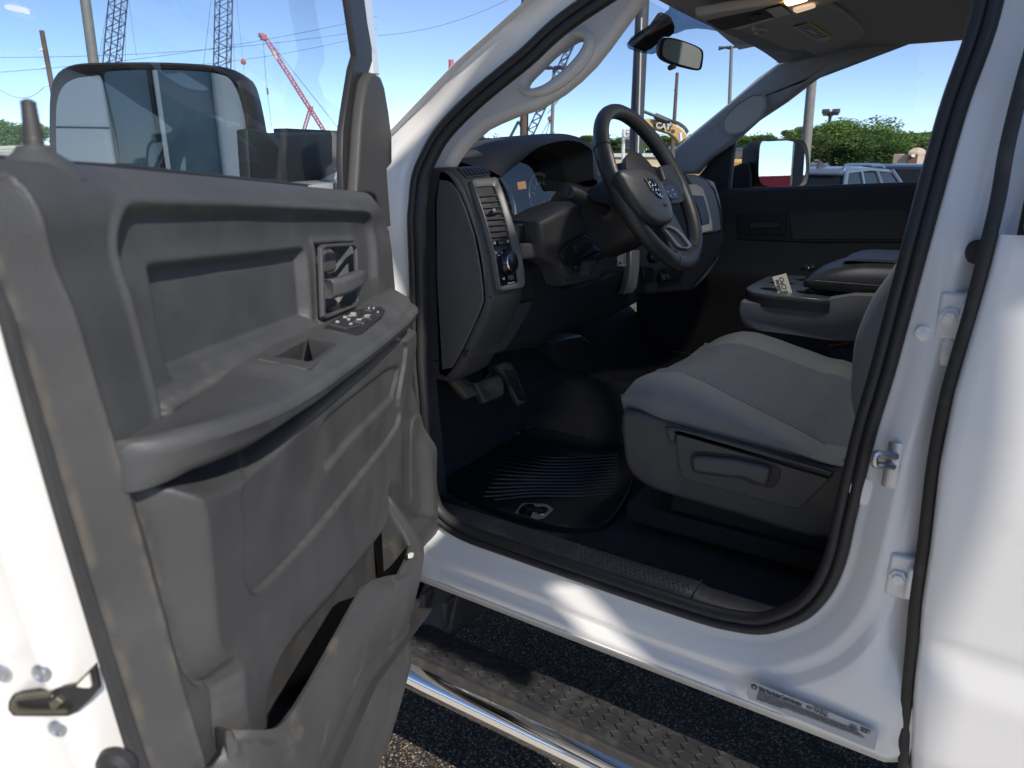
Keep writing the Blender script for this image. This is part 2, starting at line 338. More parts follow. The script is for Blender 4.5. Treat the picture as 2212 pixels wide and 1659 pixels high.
def sdf(poly, A, B):
    """signed distance (negative inside) of arrays A,B to polygon"""
    P = np.array(poly); d = np.full(A.shape, 1e9); ins = np.zeros(A.shape, bool); k = len(P)
    for i in range(k):
        a = P[i]; b = P[(i+1) % k]; e = b-a; wx = A-a[0]; wy = B-a[1]
        t = np.clip((wx*e[0]+wy*e[1])/(e @ e+1e-12), 0, 1); d = np.minimum(d, (wx-t*e[0])**2+(wy-t*e[1])**2)
        c = ((a[1] <= B) & (b[1] > B)) | ((b[1] <= B) & (a[1] > B))
        with np.errstate(all='ignore'): xx = a[0]+(B-a[1])/(b[1]-a[1]+1e-15)*e[0]
        ins ^= c & (A < xx)
    d = np.sqrt(d); return np.where(ins, -d, d)
def sst(x): x = np.clip(x, 0, 1); return x*x*(3-2*x)

# ------------------------------------------------------------------ THE TRUCK
truck = empty('pickup_truck', (.95, 0, 0))
tag(truck, 'white crew cab pickup truck with its driver door swung wide open', 'pickup truck')

# ---- body side round the door opening
op_px = [(1260, 0), (1124, 115), (1019, 203), (949, 276), (914, 336), (896, 385), (889, 455), (891, 580), (893, 673), (894, 778), (900, 848), (905, 920), (912, 1010), (922, 1078), (945, 1122), (1000, 1160),
         (1100, 1197), (1272, 1257), (1377, 1293), (1517, 1339), (1587, 1356), (1650, 1362), (1709, 1346), (1755, 1321), (1797, 1272), (1825, 1206), (1846, 1115), (1888, 940), (1930, 800), (1991, 574), (2080, 250), (2162, 0)]
pts = [S(a, b, .05) for a, b in op_px]
yz = [(p[1], p[2]) for p in pts]
yz += [(.025, 1.86), (.06, 1.895), (.16, 1.905), (.27, 1.885)]
OPN = resamp(catm([np.array(p) for p in yz], 10, True), 260)
def nrm2(C):
    t = np.roll(C, -1, 0)-np.roll(C, 1, 0); t /= np.linalg.norm(t, axis=1)[:, None]; n = np.stack([t[:, 1], -t[:, 0]], 1)
    c = C.mean(0)
    if ((C-c)*n).sum() < 0: n = -n
    return n
ON = nrm2(OPN)
def ringpt(d, x): 
    C = OPN+ON*d
    return [(x+tumb(c[1]), c[0], c[1]) for c in C]
# outer outline of the pressed steel (y, z)
o1 = [S(a, b, .0) for a, b in ((1150, -12), (1124, 10), (984, 133), (848, 276), (790, 338))]
REAR = -.045
out = [(REAR, .66), (REAR, 1.3), (REAR, 1.75), (REAR, 1.955), (.15, 1.975), (.33, 1.93), (o1[0][1], o1[0][2]), (o1[1][1], o1[1][2]), (o1[2][1], o1[2][2]), (o1[3][1], o1[3][2]), (o1[4][1], o1[4][2]),
       (1.32, 1.38), (1.36, 1.2), (1.36, .66)]
OUT = np.array(out)
def cast(c, n):
    best = .5; k = len(OUT)
    for i in range(k):
        a = OUT[i]; e = OUT[(i+1) % k]-a; M = np.array([[n[0], -e[0]], [n[1], -e[1]]])
        dt = np.linalg.det(M)
        if abs(dt) < 1e-9: continue
        t, s = np.linalg.solve(M, a-c)
        if t > 0 and -1e-6 <= s <= 1+1e-6: best = min(best, t)
    return best
LIM = np.array([cast(c, n) for c, n in zip(OPN, ON)])
prof = [(-.012, .060), (0, .050), (.003, .0455), (.007, .044), (.013, .0425), (.018, .039), (.040, .0215), (.045, .0190), (.050, .018), (.060, .0165), (.064, .0145), (.074, .0065), (.079, .0045), (.10, .003), (.125, .002), (.15, .0), (.20, .0), (.26, .0)]
def bodyx(x, y, z):
    # gutter in front of the rear door, fuller bottom roll, fold line
    f = sst((.035-y)/.06)*sst((z-.74)/.12)
    g = sst((.705-z)/.012)-.65*sst((.69-z)/.02)
    b = -.007*math.exp(-((z-.672)/.010)**2)
    return x+.040*f+.006*(sst((.70-z)/.01)) + b
rings = []
for d, x in prof:
    rg = []
    for i in range(len(OPN)):
        e = min(d, LIM[i]-.001 if d > 0 else d); c = OPN[i]+ON[i]*e
        rg.append((bodyx(x, c[0], c[1])+tumb(c[1]), c[0], c[1]))
    rings.append(rg)
lastr = []
for i in range(len(OPN)):
    c = OPN[i]+ON[i]*LIM[i]; lastr.append((bodyx(0, c[0], c[1])+tumb(c[1]), c[0], c[1]))
rings.append(lastr)
roll = [((p[0]+.012), p[1], p[2]-.022 if p[2] < .70 else p[2]) for p in lastr]; rings.append(roll)
roll2 = [((p[0]+.05), p[1], p[2]-.034 if p[2] < .70 else p[2]) for p in lastr]; rings.append(roll2)
mb = MB(); mb.loft(rings, True, False)
# rocker underside, roof skin, outer cab walls, fender, hood
shell = obj('body_side', mb, 'white_paint', truck, angle=60)
mb = MB()
prs = []
for y in (-1.75, -1.2, -.6, 0., .25, .45, .6, .72):
    f = max(0, (y-.1)/.62); zt = 1.985-.085*f**2; g = max(0, y-.33)*.75; prs.append([(.13+g, y, zt-.06), (.20+g, y, zt-.015), (.5+g*.4, y, zt+.02), (.95, y, zt+.03), (1.4-g*.4, y, zt+.02), (1.70-g, y, zt-.015), (1.77-g, y, zt-.06), (1.65-g, y, zt-.05), (.95, y, zt-.01), (.25+g, y, zt-.05)])
mb.loft(prs); obj('roof', mb, 'white_paint', truck, angle=50)
mb = MB(); mb.box((.95, -2.75, .95), (.93, .95, .38)); mb.box((.95, -1.79, 1.2), (.86, .02, .35)); obj('cargo_bed', mb, 'white_paint', truck, bevel=.03)
mb = MB(); hr = []
for y, zt, s in ((1.42, 1.36, .0), (1.7, 1.34, .0), (2.2, 1.31, .02), (2.55, 1.27, .06), (2.68, 1.15, .12)):
    hr.append([(.06+s, y, .75), (.0+s, y, .95), (.01+s, y, 1.12), (.06+s, y, zt-.10), (.16+s, y, zt-.04), (.35, y, zt-.05), (.6, y, zt), (1.3, y, zt), (1.55, y, zt-.05), (1.74-s, y, zt-.04), (1.84-s, y, zt-.10), (1.89-s, y, 1.12), (1.9-s, y, .95), (1.84-s, y, .75)])
mb.loft(hr); obj('hood', mb, 'white_paint', truck, bevel=.01)
def wheel(y, x):
    mb = MB(); mb.lathe([(.20, -.11), (.30, -.13), (.385, -.125), (.405, -.10), (.41, -.05), (.41, .05), (.405, .10), (.385, .125), (.30, .13), (.20, .11)], (x, y, .41), (1, 0, 0), 40)
    t = obj('wheel', mb, 'tire', truck, angle=50)
    mb = MB(); mb.lathe([(.02, -.09), (.10, -.07), (.19, -.10), (.225, -.128), (.235, -.12), (.235, .11), (.02, .1)], (x, y, .41), (1 if x > .9 else 1, 0, 0), 32); obj('rim', mb, 'chrome_soft', t)
for x in (.16, 1.74):
    for y in (1.62, -2.6): wheel(y, x)
# frame rail and running board brackets
mb = MB(); mb.box((.42, 0, .50), (.05, 2.6, .10)); mb.box((1.45, 0, .50), (.05, 2.6, .10)); mb.box((.95, .1, .615), (.80, 1.5, .05)); obj('chassis_frame', mb, 'dash_black', truck, bevel=.01)
mb = MB()
mb.hexa([(.03, .82, .50), (.38, .80, .50), (.38, .96, .50), (.03, .94, .50), (.10, .84, .62), (.38, .80, .62), (.38, .96, .62), (.10, .92, .62)])
for y in (.84, .90, .955): mb.box((.2, y, .535), (.16, .006, .05))
obj('board_bracket', mb, 'board_plastic', truck, bevel=.006)

# ---- weather seal
mb = MB()
sp = [(.004, .050), (.003, .042), (-.002, .037), (-.007, .036), (-.011, .039), (-.013, .044), (-.015, .041), (-.020, .040), (-.025, .042), (-.028, .047), (-.029, .053), (-.028, .060), (-.02, .068), (0, .07)]
mb.loft([ringpt(d, x) for d, x in sp], True, False)
obj('weather_seal', mb, 'rubber', truck, angle=70)
# ---- rear door
rd_px = [(2212, 60), (2182, 250), (2168, 378), (2158, 455), (2130, 574), (2103, 673), (2053, 848), (2023, 998), (2003, 1173), (1984, 1300), (1975, 1402), (1966, 1499), (1962, 1600), (1960, 1659)]
ry = [S(a, b, 0.0) for a, b in rd_px]
mb = MB(); rr = []
zs = np.linspace(.63, 1.42, 60)
er = sorted([(p[2], p[1]) for p in ry])
ez_, ey_ = [a for a, b in er], [b for a, b in er]
for z in zs:
    y0 = np.interp(z, ez_, ey_)-.004; row = []
    bul = -.016*math.exp(-((z-1.12)/.22)**2) - .010*sst((.86-z)/.05) + .0045*math.exp(-((z-.868)/.006)**2) + .012*sst((.70-z)/.06)
    for j, (dy, dx) in enumerate(((0.0, .03), (0, .010), (-.002, .003), (-.006, 0), (-.02, 0), (-.2, 0), (-.5, 0), (-.8, 0), (-1.05, 0), (-1.055, .03))):
        row.append((dx+bul+tumb(z), y0+dy, z))
    rr.append(row)
mb.loft(rr, False, False); rdoor = obj('rear_door', mb, 'white_paint', truck, angle=50)
mb = MB()   # window frame of the rear door
for (ya, yb, za, zb) in ((-.050, -.115, 1.42, 1.90), (-1.02, -1.09, 1.42, 1.90)):
    mb.hexa([(.004+tumb(za), ya, za), (.05+tumb(za), ya, za), (.05+tumb(za), yb, za), (.004+tumb(za), yb, za), (.004+tumb(zb), ya, zb), (.05+tumb(zb), ya, zb), (.05+tumb(zb), yb, zb), (.004+tumb(zb), yb, zb)])
mb.hexa([(tumb(1.9), -.05, 1.9), (.05+tumb(1.9), -.05, 1.9), (.05+tumb(1.9), -1.09, 1.9), (tumb(1.9), -1.09, 1.9), (tumb(1.95), -.05, 1.95), (.05+tumb(1.95), -.05, 1.95), (.05+tumb(1.95), -1.09, 1.95), (tumb(1.95), -1.09, 1.95)])
obj('window_frame', mb, 'white_paint', rdoor, bevel=.006)
mb = MB(); mb.box((-.004, -.57, 1.428), (.012, .515, .014)); obj('belt_moulding', mb, 'rubber', rdoor, bevel=.004)
mb = MB(); mb.add([(.03+tumb(1.42), -.11, 1.42), (.03+tumb(1.42), -1.03, 1.42), (.03+tumb(1.9), -1.03, 1.9), (.03+tumb(1.9), -.11, 1.9)], [(0, 1, 2, 3)]); obj('window_glass', mb, 'clear_glass', rdoor)
rb = [(2240, 70), (2205, 195), (2175, 320), (2156, 430), (2129, 545), (2097, 673), (2047, 848), (2017, 998), (1996, 1173), (1978, 1300), (1969, 1402), (1960, 1499), (1956, 1564), (1952, 1659)]
mb = MB(); mb.tube(catm([S(a, b, .006) for a, b in rb], 6), .0085, 10, flat=.8); obj('edge_seal', mb, 'rubber_tube', rdoor)
# rest of the cab side, passenger side shell and cab back
mb = MB(); 
for x in (.02, 1.86):
    mb.box((x, -1.42, 1.03), (.03, .32, .40)); mb.box((x+(.1 if x < 1 else -.1), -1.43, 1.68), (.03, .30, .27))
mb.box((.95, -1.72, 1.0), (.9, .03, .42)); mb.box((.35, -1.72, 1.67), (.22, .03, .27)); mb.box((1.55, -1.72, 1.67), (.22, .03, .27))
mb.box((1.885, .1, .70), (.03, 1.25, .08)); mb.box((1.895, -.58, 1.06), (.015, .53, .37))
obj('cab_wall', mb, 'white_paint', truck)

# ---- striker, hinges and bumper stop on the pillar
from mathutils.bvhtree import BVHTree
def bvh(o):
    me = o.data; return BVHTree.FromPolygons([v.co[:] for v in me.vertices], [p.vertices[:] for p in me.polygons])
shB = bvh(shell)
def pil(px, py, lift=.0):
    loc = shB.ray_cast(Vector(C0), Vector(ray(px, py)).normalized())[0]
    return (np.array(loc) if loc is not None else S(px, py, .04))-np.array([lift, 0, 0])
mb = MB(); p0 = pil(1937, 1000); p1 = pil(1926, 1048)
mb.tube([pil(1938, 955, .003), pil(1930, 1000, .006), pil(1921, 1050, .003)], .010, 8, flat=.35, up=(1, 0, 0))
st = obj('door_striker', mb, 'steel', truck)
mb = MB(); a = pil(1937, 983, .006); b = pil(1931, 1005, .006); a2 = S(1896, 981, -.0); b2 = S(1893, 1003, -.0)
mb.tube(catm([a, a*.4+a2*.6, a2+np.array([0, .002, 0]), b2+np.array([0, .002, 0]), b*.4+b2*.6, b], 5), .005, 8); obj('striker_loop', mb, 'steel', st)
def hinge(px, py, s):
    p = pil(px, py); mb = MB(); mb.box(p+np.array([-.003, 0, 0]), (.006, .020, .030*s)); mb.box(p+np.array([-.012, -.014, 0]), (.010, .010, .022*s))
    h = obj('door_hinge', mb, 'white_paint', truck, bevel=.004); mb = MB(); c = p+np.array([-.018, .006, 0])
    mb.lathe([(0, 0), (.012, 0), (.012, .003), (.007, .0035), (.007, .008), (0, .009)], c+np.array([.008, 0, 0]), (-1, 0, 0), 6); obj('bolt', mb, 'white_paint', h)
hinge(2064, 682, 1.); hinge(1952, 1243, 1.1)
mb = MB(); c = pil(2112, 543); mb.lathe([(0, 0), (.014, 0), (.015, .006), (.011, .013), (0, .014)], c, (-1, 0, 0), 20); obj('rubber_stop', mb, 'rubber', truck)
# pressed dimples on the pillar
mb = MB()
for px, py, r in ((1868, 1062, .020), (2040, 760, .017), (1996, 720, .010)):
    p = pil(px, py); mb = MB(); mb.lathe([(r*1.1, -.001), (r, .0015), (r*.7, .0025), (0, .003)], p, (-1, 0, 0), 24); obj('pressed_dimple', mb, 'white_paint', truck)
# ---- emission label
c4 = [S(a, b, -.001) for a, b in ((1619, 1470), (1614, 1504), (1887, 1621), (1897, 1578))]
xx = -.0105
def lp(px, py, o=0.): p = X(px, py, xx-o); return p
mb = MB()
q = [lp(*p) for p in ((1622, 1471), (1614, 1479), (1612, 1500), (1618, 1510), (1882, 1619), (1890, 1620), (1896, 1590), (1890, 1578))]
plate('warning_label', q, 'label_silver', truck, (-1, 0, 0), depth=.0012)
wlab = truck.children[-1] if False else [o for o in SC.objects if o.name == 'warning_label'][0]
TX = lp(1860, 1565)-lp(1650, 1486); TX /= np.linalg.norm(TX)
def lt(b_, p0, p1, size, m='ink', bold=0.):
    A_, B_ = lp(*p0, .0010), lp(*p1, .0010); c = bpy.data.curves.new('t', 'FONT'); c.body = b_; c.size = size; o = bpy.data.objects.new('t', c); SC.collection.objects.link(o); bpy.context.view_layer.update(); wd = o.dimensions[0]; bpy.data.objects.remove(o); bpy.data.curves.remove(c)
    text('printed_text', b_, m, wlab, A_, B_-A_, (-1, 0, 0), size, .0003, np.linalg.norm(B_-A_)/wd, bold=bold)
lt('Vehicle Noise Emission Control Information', (1638, 1491), (1731, 1527), .0115, bold=.018)
lt('MFD BY', (1741, 1530), (1754, 1535), .0085); lt('FCA US LLC', (1757, 1536.5), (1787, 1548), .0125, bold=.015); lt('08/2017', (1858, 1579), (1879, 1587), .0115, bold=.012)
lt('Date of', (1836, 1566), (1850, 1571.5), .005); lt('Manufacture', (1833, 1570), (1853, 1577.5), .005)
for k, ln in enumerate(('THIS VEHICLE CONFORMS TO U.S. EPA REGULATIONS FOR NOISE EMISSION APPLICABLE TO MEDIUM AND HEAVY TRUCKS.', 'THE FOLLOWING ACTS OR THE CAUSING THEREOF BY ANY PERSON ARE PROHIBITED BY THE NOISE CONTROL ACT OF 1972:', 'NOTE: THE REMOVAL OR RENDERING INOPERATIVE, OTHER THAN FOR PURPOSES OF MAINTENANCE, REPAIR, OR REPLACEMENT, OF ANY', "NOISE CONTROL DEVICE OR ELEMENT OF DESIGN (LISTED IN THE OWNER'S MANUAL) INCORPORATED INTO THIS VEHICLE IN", 'COMPLIANCE WITH THE NOISE CONTROL ACT.')):
    lt(ln, (1637-k*.8, 1497+k*3.7), ((1848+k*6 if k < 4 else 1690), (1580+k*5.2 if k < 4 else 1532)), .0058, 'label_grey_ink')
mb = MB(); cc = lp(1629, 1484, .001); ex, ey, ez = frame((-1, 0, 0)); 
pen = [cc+.0055*(math.sin(t)*ex+math.cos(t)*ey) for t in np.linspace(0, 2*math.pi, 5, endpoint=False)]
plate('printed_emblem', pen, 'ink', wlab, (-1, 0, 0), depth=.0004, lift=.0004)
mb = MB()
for k in range(5):
    t = 2*math.pi*k/5; mb.prism([cc-.0008*ex*0+.0046*(math.sin(t)*ex+math.cos(t)*ey)-.0009*ez*-1, cc+.001*(math.sin(t+.8)*ex+math.cos(t+.8)*ey)+.0009*ez, cc+.001*(math.sin(t-.8)*ex+math.cos(t-.8)*ey)+.0009*ez], ez*.0003)
obj('printed_star', mb, 'label_silver', wlab, smooth=False)

# ---- sill trim and carpet
mb = MB(); rows = []
for y in np.linspace(.93, .02, 60):
    lip = .0012*math.sin(y*9)
    j = 1 if y > .31 else .985
    j = 0 if y > .31 else -.006; rows.append([(.056, y, .745), (.060, y, .768+j), (.070, y, .777+j), (.082, y, .780+j), (.112+lip, y, .781+j), (.124+lip, y, .777+j), (.130+lip, y, .765), (.134, y, .738)])
mb.loft(rows, False, False); sill = obj('sill_trim', mb, 'sill_plastic', truck, angle=30)
mb = MB()   # tread dashes
for i in range(62):
    for k in range(5):
        y = .86-i*.0092-(k % 2)*.0046; x = .076+k*.009
        if y > .32: a = .5 if (i+k) % 2 else -.5; M = [[math.cos(a), -math.sin(a), 0], [math.sin(a), math.cos(a), 0], [0, 0, 1]]; mb.box((x, y, .7815), (.0032, .0007, .0006), M)
obj('tread_pattern', mb, 'sill_plastic', sill, smooth=False)
mb = MB(); mb.box((.092, .31, .7785), (.034, .0012, .0022)); obj('trim_joint', mb, 'rubber', sill)
mb = MB()
def fl(u, v):
    x = .128+u*1.66; y = -1.7+v*3.05; z = .74
    if y > .95: z += .75*(y-.95)*sst((y-.95)/.2)
    tun = sst(1-abs(x-.95)/.26); z += .10*tun*sst((y+.2)/.8)
    return (x, y, z+.004*math.sin(x*23)*math.sin(y*19))
mb.grid(fl, 60, 90); obj('carpet', mb, 'carpet', truck)
mb = MB(); mb.box((.95, 1.33, 1.15), (.82, .02, .42)); obj('firewall', mb, 'dash_black', truck)
mb = MB(); mb.box((.95, -1.66, 1.1), (.83, .03, .38)); obj('rear_panel', mb, 'dash_black', truck)
mb = MB(); mb.hexa([(.08, .93, .76), (.18, .93, .76), (.18, 1.33, .76), (.08, 1.33, .76), (.08, .93, 1.42), (.12, .93, 1.42), (.12, 1.33, 1.42), (.08, 1.33, 1.42)])
obj('kick_panel', mb, 'carpet', truck)
# inner B pillar plastic and seat-belt side
mb = MB(); mb.hexa([(.10, .02, .76), (.20, .03, .76), (.20, -.30, .76), (.06, -.30, .76), (.19, .0, 1.9), (.25, .0, 1.9), (.25, -.25, 1.9), (.17, -.25, 1.9)]); obj('pillar_trim', mb, 'dash_dark', truck, bevel=.02)

# ------------------------------------------------------------------ FRONT DOOR (open, 60 degrees)
def dpoly(px, o): return [DA(a, b, o) for a, b in px]
TH = .08
EDGE_A = [(.60, -.93), (.80, -.945), (1.094, -.985), (1.306, -1.006), (1.403, -1.014), (1.52, -1.02)]   # free edge of the trim (z, a)
ea_z = [p[0] for p in EDGE_A]; ea_a = [p[1] for p in EDGE_A]
# steel shell
mb = MB(); rr = []
for z in np.linspace(.62, 1.47, 40):
    ae = np.interp(z, ea_z, ea_a); b = sst((1.46-z)/.1); bul = .012*math.exp(-((z-1.12)/.25)**2); und = .02*sst((.70-z)/.08)
    rr.append([DW(-.04, .03, z), DW(-.02, .02, z), DW(-.01, -.03, z), DW(-.02, -.05-bul+und, z), DW(-.3, -.055-bul+und, z), DW(-.7, -.055-bul+und, z), DW(ae-.045, -.055-bul+und, z), DW(ae-.075, -.052-bul+und, z), DW(ae-.082, -.045-bul+und, z),
               DW(ae-.070, -.038, z), DW(ae-.046, -.034, z), DW(ae-.028, -.026, z), DW(ae-.022, -.010, z), DW(ae-.022, .014, z), DW(ae-.024, .030, z), DW(ae-.027, .037, z), DW(ae-.029, .042, z), DW(ae-.026, .048, z), DW(ae-.016, .054, z), DW(ae-.004, .057, z), DW(ae+.004, .050, z), DW(ae+.03, .02, z), DW(-.5, .02, z)])
mb.loft(rr); door = obj('front_door', mb, 'white_paint', truck, angle=55)
# moulded inner panel as a relief
nU, nV = 430, 360
btop = [DA(a, b, .06) for a, b in ((0, 332), (60, 338), (136, 346), (300, 358), (500, 380), (700, 402), (800, 412), (845, 424))]
rt = [DA(a, b, .08) for a, b in ((820, 432), (844, 496), (856, 664), (866, 803), (899, 968), (909, 1092), (912, 1188), (905, 1290))]
UU, VV = np.meshgrid(np.linspace(0, 1, nU)**1.15, np.linspace(0, 1, nV), indexing='ij')
GZ = .615+(1.49-.615)*VV; GA = UU*0
for _ in range(4):
    aed = np.interp(GZ, ea_z, ea_a); aR = np.interp(GZ, [p[1] for p in rt][::-1], [p[0] for p in rt][::-1])
    GA = aed+(aR-aed)*UU; bt = np.interp(GA, [p[0] for p in btop], [p[1] for p in btop]); GZ = .615+(bt-.615)*VV
dirt = np.zeros(GA.shape)
ob = np.full(GA.shape, TH)
rdg = [DA(a, b, .08) for a, b in ((24, 348), (60, 392), (88, 500), (144, 664), (180, 784), (234, 949), (297, 1161), (339, 1311), (387, 1491), (432, 1641))]
rdg = sorted([(z, a) for a, z in rdg]); rz = [p[0] for p in rdg]; ra = [p[1] for p in rdg]
arid = np.interp(GZ, [.6]+rz, [ra[0]+.03]+ra); aed = np.interp(GZ, ea_z, ea_a)
t = (arid-GA)/np.maximum(arid-aed, .005)
ob += -.022*sst(t*1.3) + .0035*np.exp(-((GA-arid)/.0030)**2) - .003*np.exp(-((t-.62)/.06)**2); dirt += .38*np.exp(-((t-.58)/.04)**2)+.35*np.exp(-((GA-arid)/.0022)**2)*sst((1.42-GZ)/.1)
k = np.clip((GZ-(bt-.040))/.040, 0, 1); ob -= .032*(1-np.sqrt(np.clip(1-k*k, 0, 1)))
ob -= .003*np.exp(-((GZ-(bt-.055))/.02)**2)
def poly(px, o=.08, n=8): return catm([np.array(DA(a, b, o)) for a, b in px], n, True)
RNG = [(265, 520), (272, 480), (290, 460), (320, 455), (430, 456), (600, 459), (760, 464), (792, 467), (803, 480), (808, 520), (812, 600), (817, 668), (760, 674), (698, 700), (560, 768), (470, 812), (358, 866), (355, 890), (320, 760), (285, 620)]
s1 = sdf(poly(RNG, .08, 4), GA, GZ)
ob -= .009*sst((-s1+.002)/.007) ; ob -= .004*np.exp(-(s1/.0016)**2); ob += .003*np.exp(-((s1-.007)/.003)**2); dirt += .45*np.exp(-((s1-.002)/.0015)**2)*sst((-.75-GA)/.1)
INR = [(343, 590), (352, 577), (400, 570), (520, 556), (640, 541), (664, 540), (670, 550), (675, 610), (679, 680), (672, 692), (620, 716), (500, 766), (400, 808), (380, 802), (365, 740), (350, 650)]
s2 = sdf(poly(INR, .075, 4), GA, GZ); ob -= .014*sst((-s2+.003)/.009)
HND = [(694, 535), (700, 528), (768, 524), (774, 530), (776, 600), (776, 655), (768, 664), (706, 689), (699, 684), (696, 600)]
s3 = sdf(poly(HND, .078, 2), GA, GZ); ob += .003*np.exp(-((s3-.003)/.003)**2); ob -= .026*sst((-s3)/.006)
# sections below the arm rest
low = [(300, 1040), (395, 1010), (470, 975), (560, 915), (700, 810), (830, 715), (866, 700), (866, 803), (878, 838), (896, 900), (905, 1000), (912, 1100), (940, 1300), (860, 1600), (640, 1700), (490, 1640), (456, 1483), (425, 1472), (395, 1430), (360, 1300), (330, 1180)]
bl_ = sorted([DA(a_, b_, .095) for a_, b_ in ((272, 1045), (390, 1068), (555, 963), (700, 850), (820, 753), (867, 715))])
s4 = sdf(poly(low, .08, 4), GA, GZ); ob += .019*sst((-s4+.002)/.022); zbl = np.interp(GA, [p[0] for p in bl_], [p[1] for p in bl_]); ob += .013*sst((-s4+.002)/.022)*sst(1-(zbl-GZ)/.16); ob -= .005*np.exp(-(s4/.0018)**2); dirt += .5*np.exp(-((s4-.001)/.0015)**2)*sst((-.75-GA)/.1)
INS = [(457, 1048), (462, 1120), (470, 1190), (478, 1240), (495, 1268), (512, 1276), (535, 1266), (600, 1205), (700, 1095), (840, 922), (840, 860), (838, 730), (700, 830), (560, 930)]
s5 = sdf(poly(INS, .085, 4), GA, GZ); ob -= .006*sst((-s5+.002)/.004); ob -= .003*np.exp(-(s5/.0014)**2); dirt += .15*np.exp(-(s5/.0014)**2)
IN2 = [(668, 905), (830, 790), (832, 850), (823, 868), (740, 945), (682, 1012), (672, 980)]
s6 = sdf(poly(IN2, .085, 4), GA, GZ); ob -= .006*sst((-s6+.004)/.010)
# pocket hollow
PKT = [(790, 1045), (832, 1072), (870, 1120), (905, 1190), (895, 1320), (760, 1560), (640, 1620), (505, 1650), (494, 1560), (500, 1480), (530, 1415), (600, 1330), (700, 1230), (782, 1130)]
s7 = sdf(poly(PKT, .06, 4), GA, GZ); ob -= .052*sst((-s7+.01)/.07)
ob += .0012*np.sin(GA*19+2)*np.sin(GZ*14)
# speaker grille strip by the hinge
SPK = [(873, 905), (898, 893), (904, 905), (904, 1000), (902, 1100), (893, 1120), (872, 1092), (868, 1000)]
s8 = sdf(poly(SPK, .085, 4), GA, GZ); ob += .004*sst((-s8)/.006)
ob += .02*sst((GA+.16)/.05)*sst((1.02-GZ)/.08)*sst((GZ-.62)/.03)
hd = (GZ < 1.2)*1.0
ob[:, -1] = .03; ob[0, :] = .035; ob[-1, :] = .03
V = HH[None, None, :]+GA[..., None]*dd+ob[..., None]*nn+GZ[..., None]*np.array([0, 0, 1.0])
I_ = np.arange(nU*nV).reshape(nU, nV); q = np.stack([I_[:-1, :-1], I_[1:, :-1], I_[1:, 1:], I_[:-1, 1:]], -1).reshape(-1, 4)
mb = MB(); mb.v = V.reshape(-1, 3).tolist(); mb.f = q.tolist()
trim = obj('door_trim', mb, 'door_panel', door, angle=80)
at_ = trim.data.attributes.new('wear', 'FLOAT', 'POINT'); at_.data.foreach_set('value', np.clip(dirt, 0, 1).ravel())
# speaker grille holes
mb = MB()
for r in range(60):
    for c in range(4):
        px = 876+c*6.5+(r % 2)*3; py = 925+r*2.9
        if py < 1085: p = DP(px, py, .107); mb.box(p, (.0008, .0008, .0008))
obj('speaker_grille', mb, 'dash_dark', door, smooth=False)

# arm rest (lofted along the door)
def imap(px, o): 
    q = sorted([DA(a, b, o) for a, b in px]); return [p[0] for p in q], [p[1] for p in q]
def imap3(L): 
    q = sorted([DA(a, b, o) for a, b, o in L]); return [p[0] for p in q], [p[1] for p in q]
Ta = imap3([(266, 960, .083), (310, 925, .080), (358, 893, .078), (498, 794, .075), (600, 742, .075), (698, 697, .075), (772, 663, .075), (816, 668, .075)])
Ca = imap3([(264, 985, .086), (300, 972, .102), (345, 968, .116), (420, 955, .130), (520, 915, .142), (620, 860, .142), (700, 815, .142), (790, 748, .138), (845, 705, .132), (862, 685, .12)])
Ba = imap3([(272, 1045, .088), (300, 1083, .098), (345, 1080, .110), (390, 1068, .119), (470, 1015, .128), (555, 963, .131), (700, 850, .131), (820, 753, .126), (862, 722, .120), (867, 715, .115)])
A_END = DA(264, 985, .085)[0]; A_FR = -.205
mb = MB(); rings = []
astat = np.r_[A_END+.14*(np.linspace(0, 1, 16)**2), np.linspace(A_END+.15, -.25, 46), -.205-.045*(np.linspace(1, 0, 8)[1:]**2)]
for i, a in enumerate(astat):
    zt = max(np.interp(a, *Ta), 1.302); zc = np.interp(a, *Ca); zb = np.interp(a, *Ba)
    e = math.sqrt(max(0, 1-(max(0, A_END+.15-a)/.1501)**2)); e2 = math.sqrt(max(0, 1-(max(0, a+.25)/.0451)**2)); e = min(e, e2)
    oc = .082+(.142-.082)*e*(1-.16*sst((a+.6)/.35))
    zcc = min(zc, zt+.004)
    ring = [DW(a, .055, zt), DW(a, .080, zt), DW(a, .080+(oc-.080)*.4, zt*.75+zcc*.25), DW(a, .080+(oc-.080)*.72, zt*.4+zcc*.6)]
    rr_ = min(.011, (oc-.078))
    for k in range(5):
        th = math.pi/2*(k/4); ring.append(DW(a, oc-rr_+rr_*math.sin(th), zcc-rr_+rr_*math.cos(th)))
    zbb = min(zb, zcc-.026)
    ring += [DW(a, oc-.001*e, zcc*.6+zbb*.4), DW(a, .080+(oc-.080)*.93, zcc*.25+zbb*.75), DW(a, .080+(oc-.080)*.86, zbb+.003), DW(a, .080+(oc-.080)*.76, zbb-.001), DW(a, .080+(oc-.080)*.4, zbb), DW(a, .078, zbb), DW(a, .055, zbb)]
    rings.append(ring)
mb.loft(rings); arm = obj('armrest', mb, 'door_grey', door, angle=50)
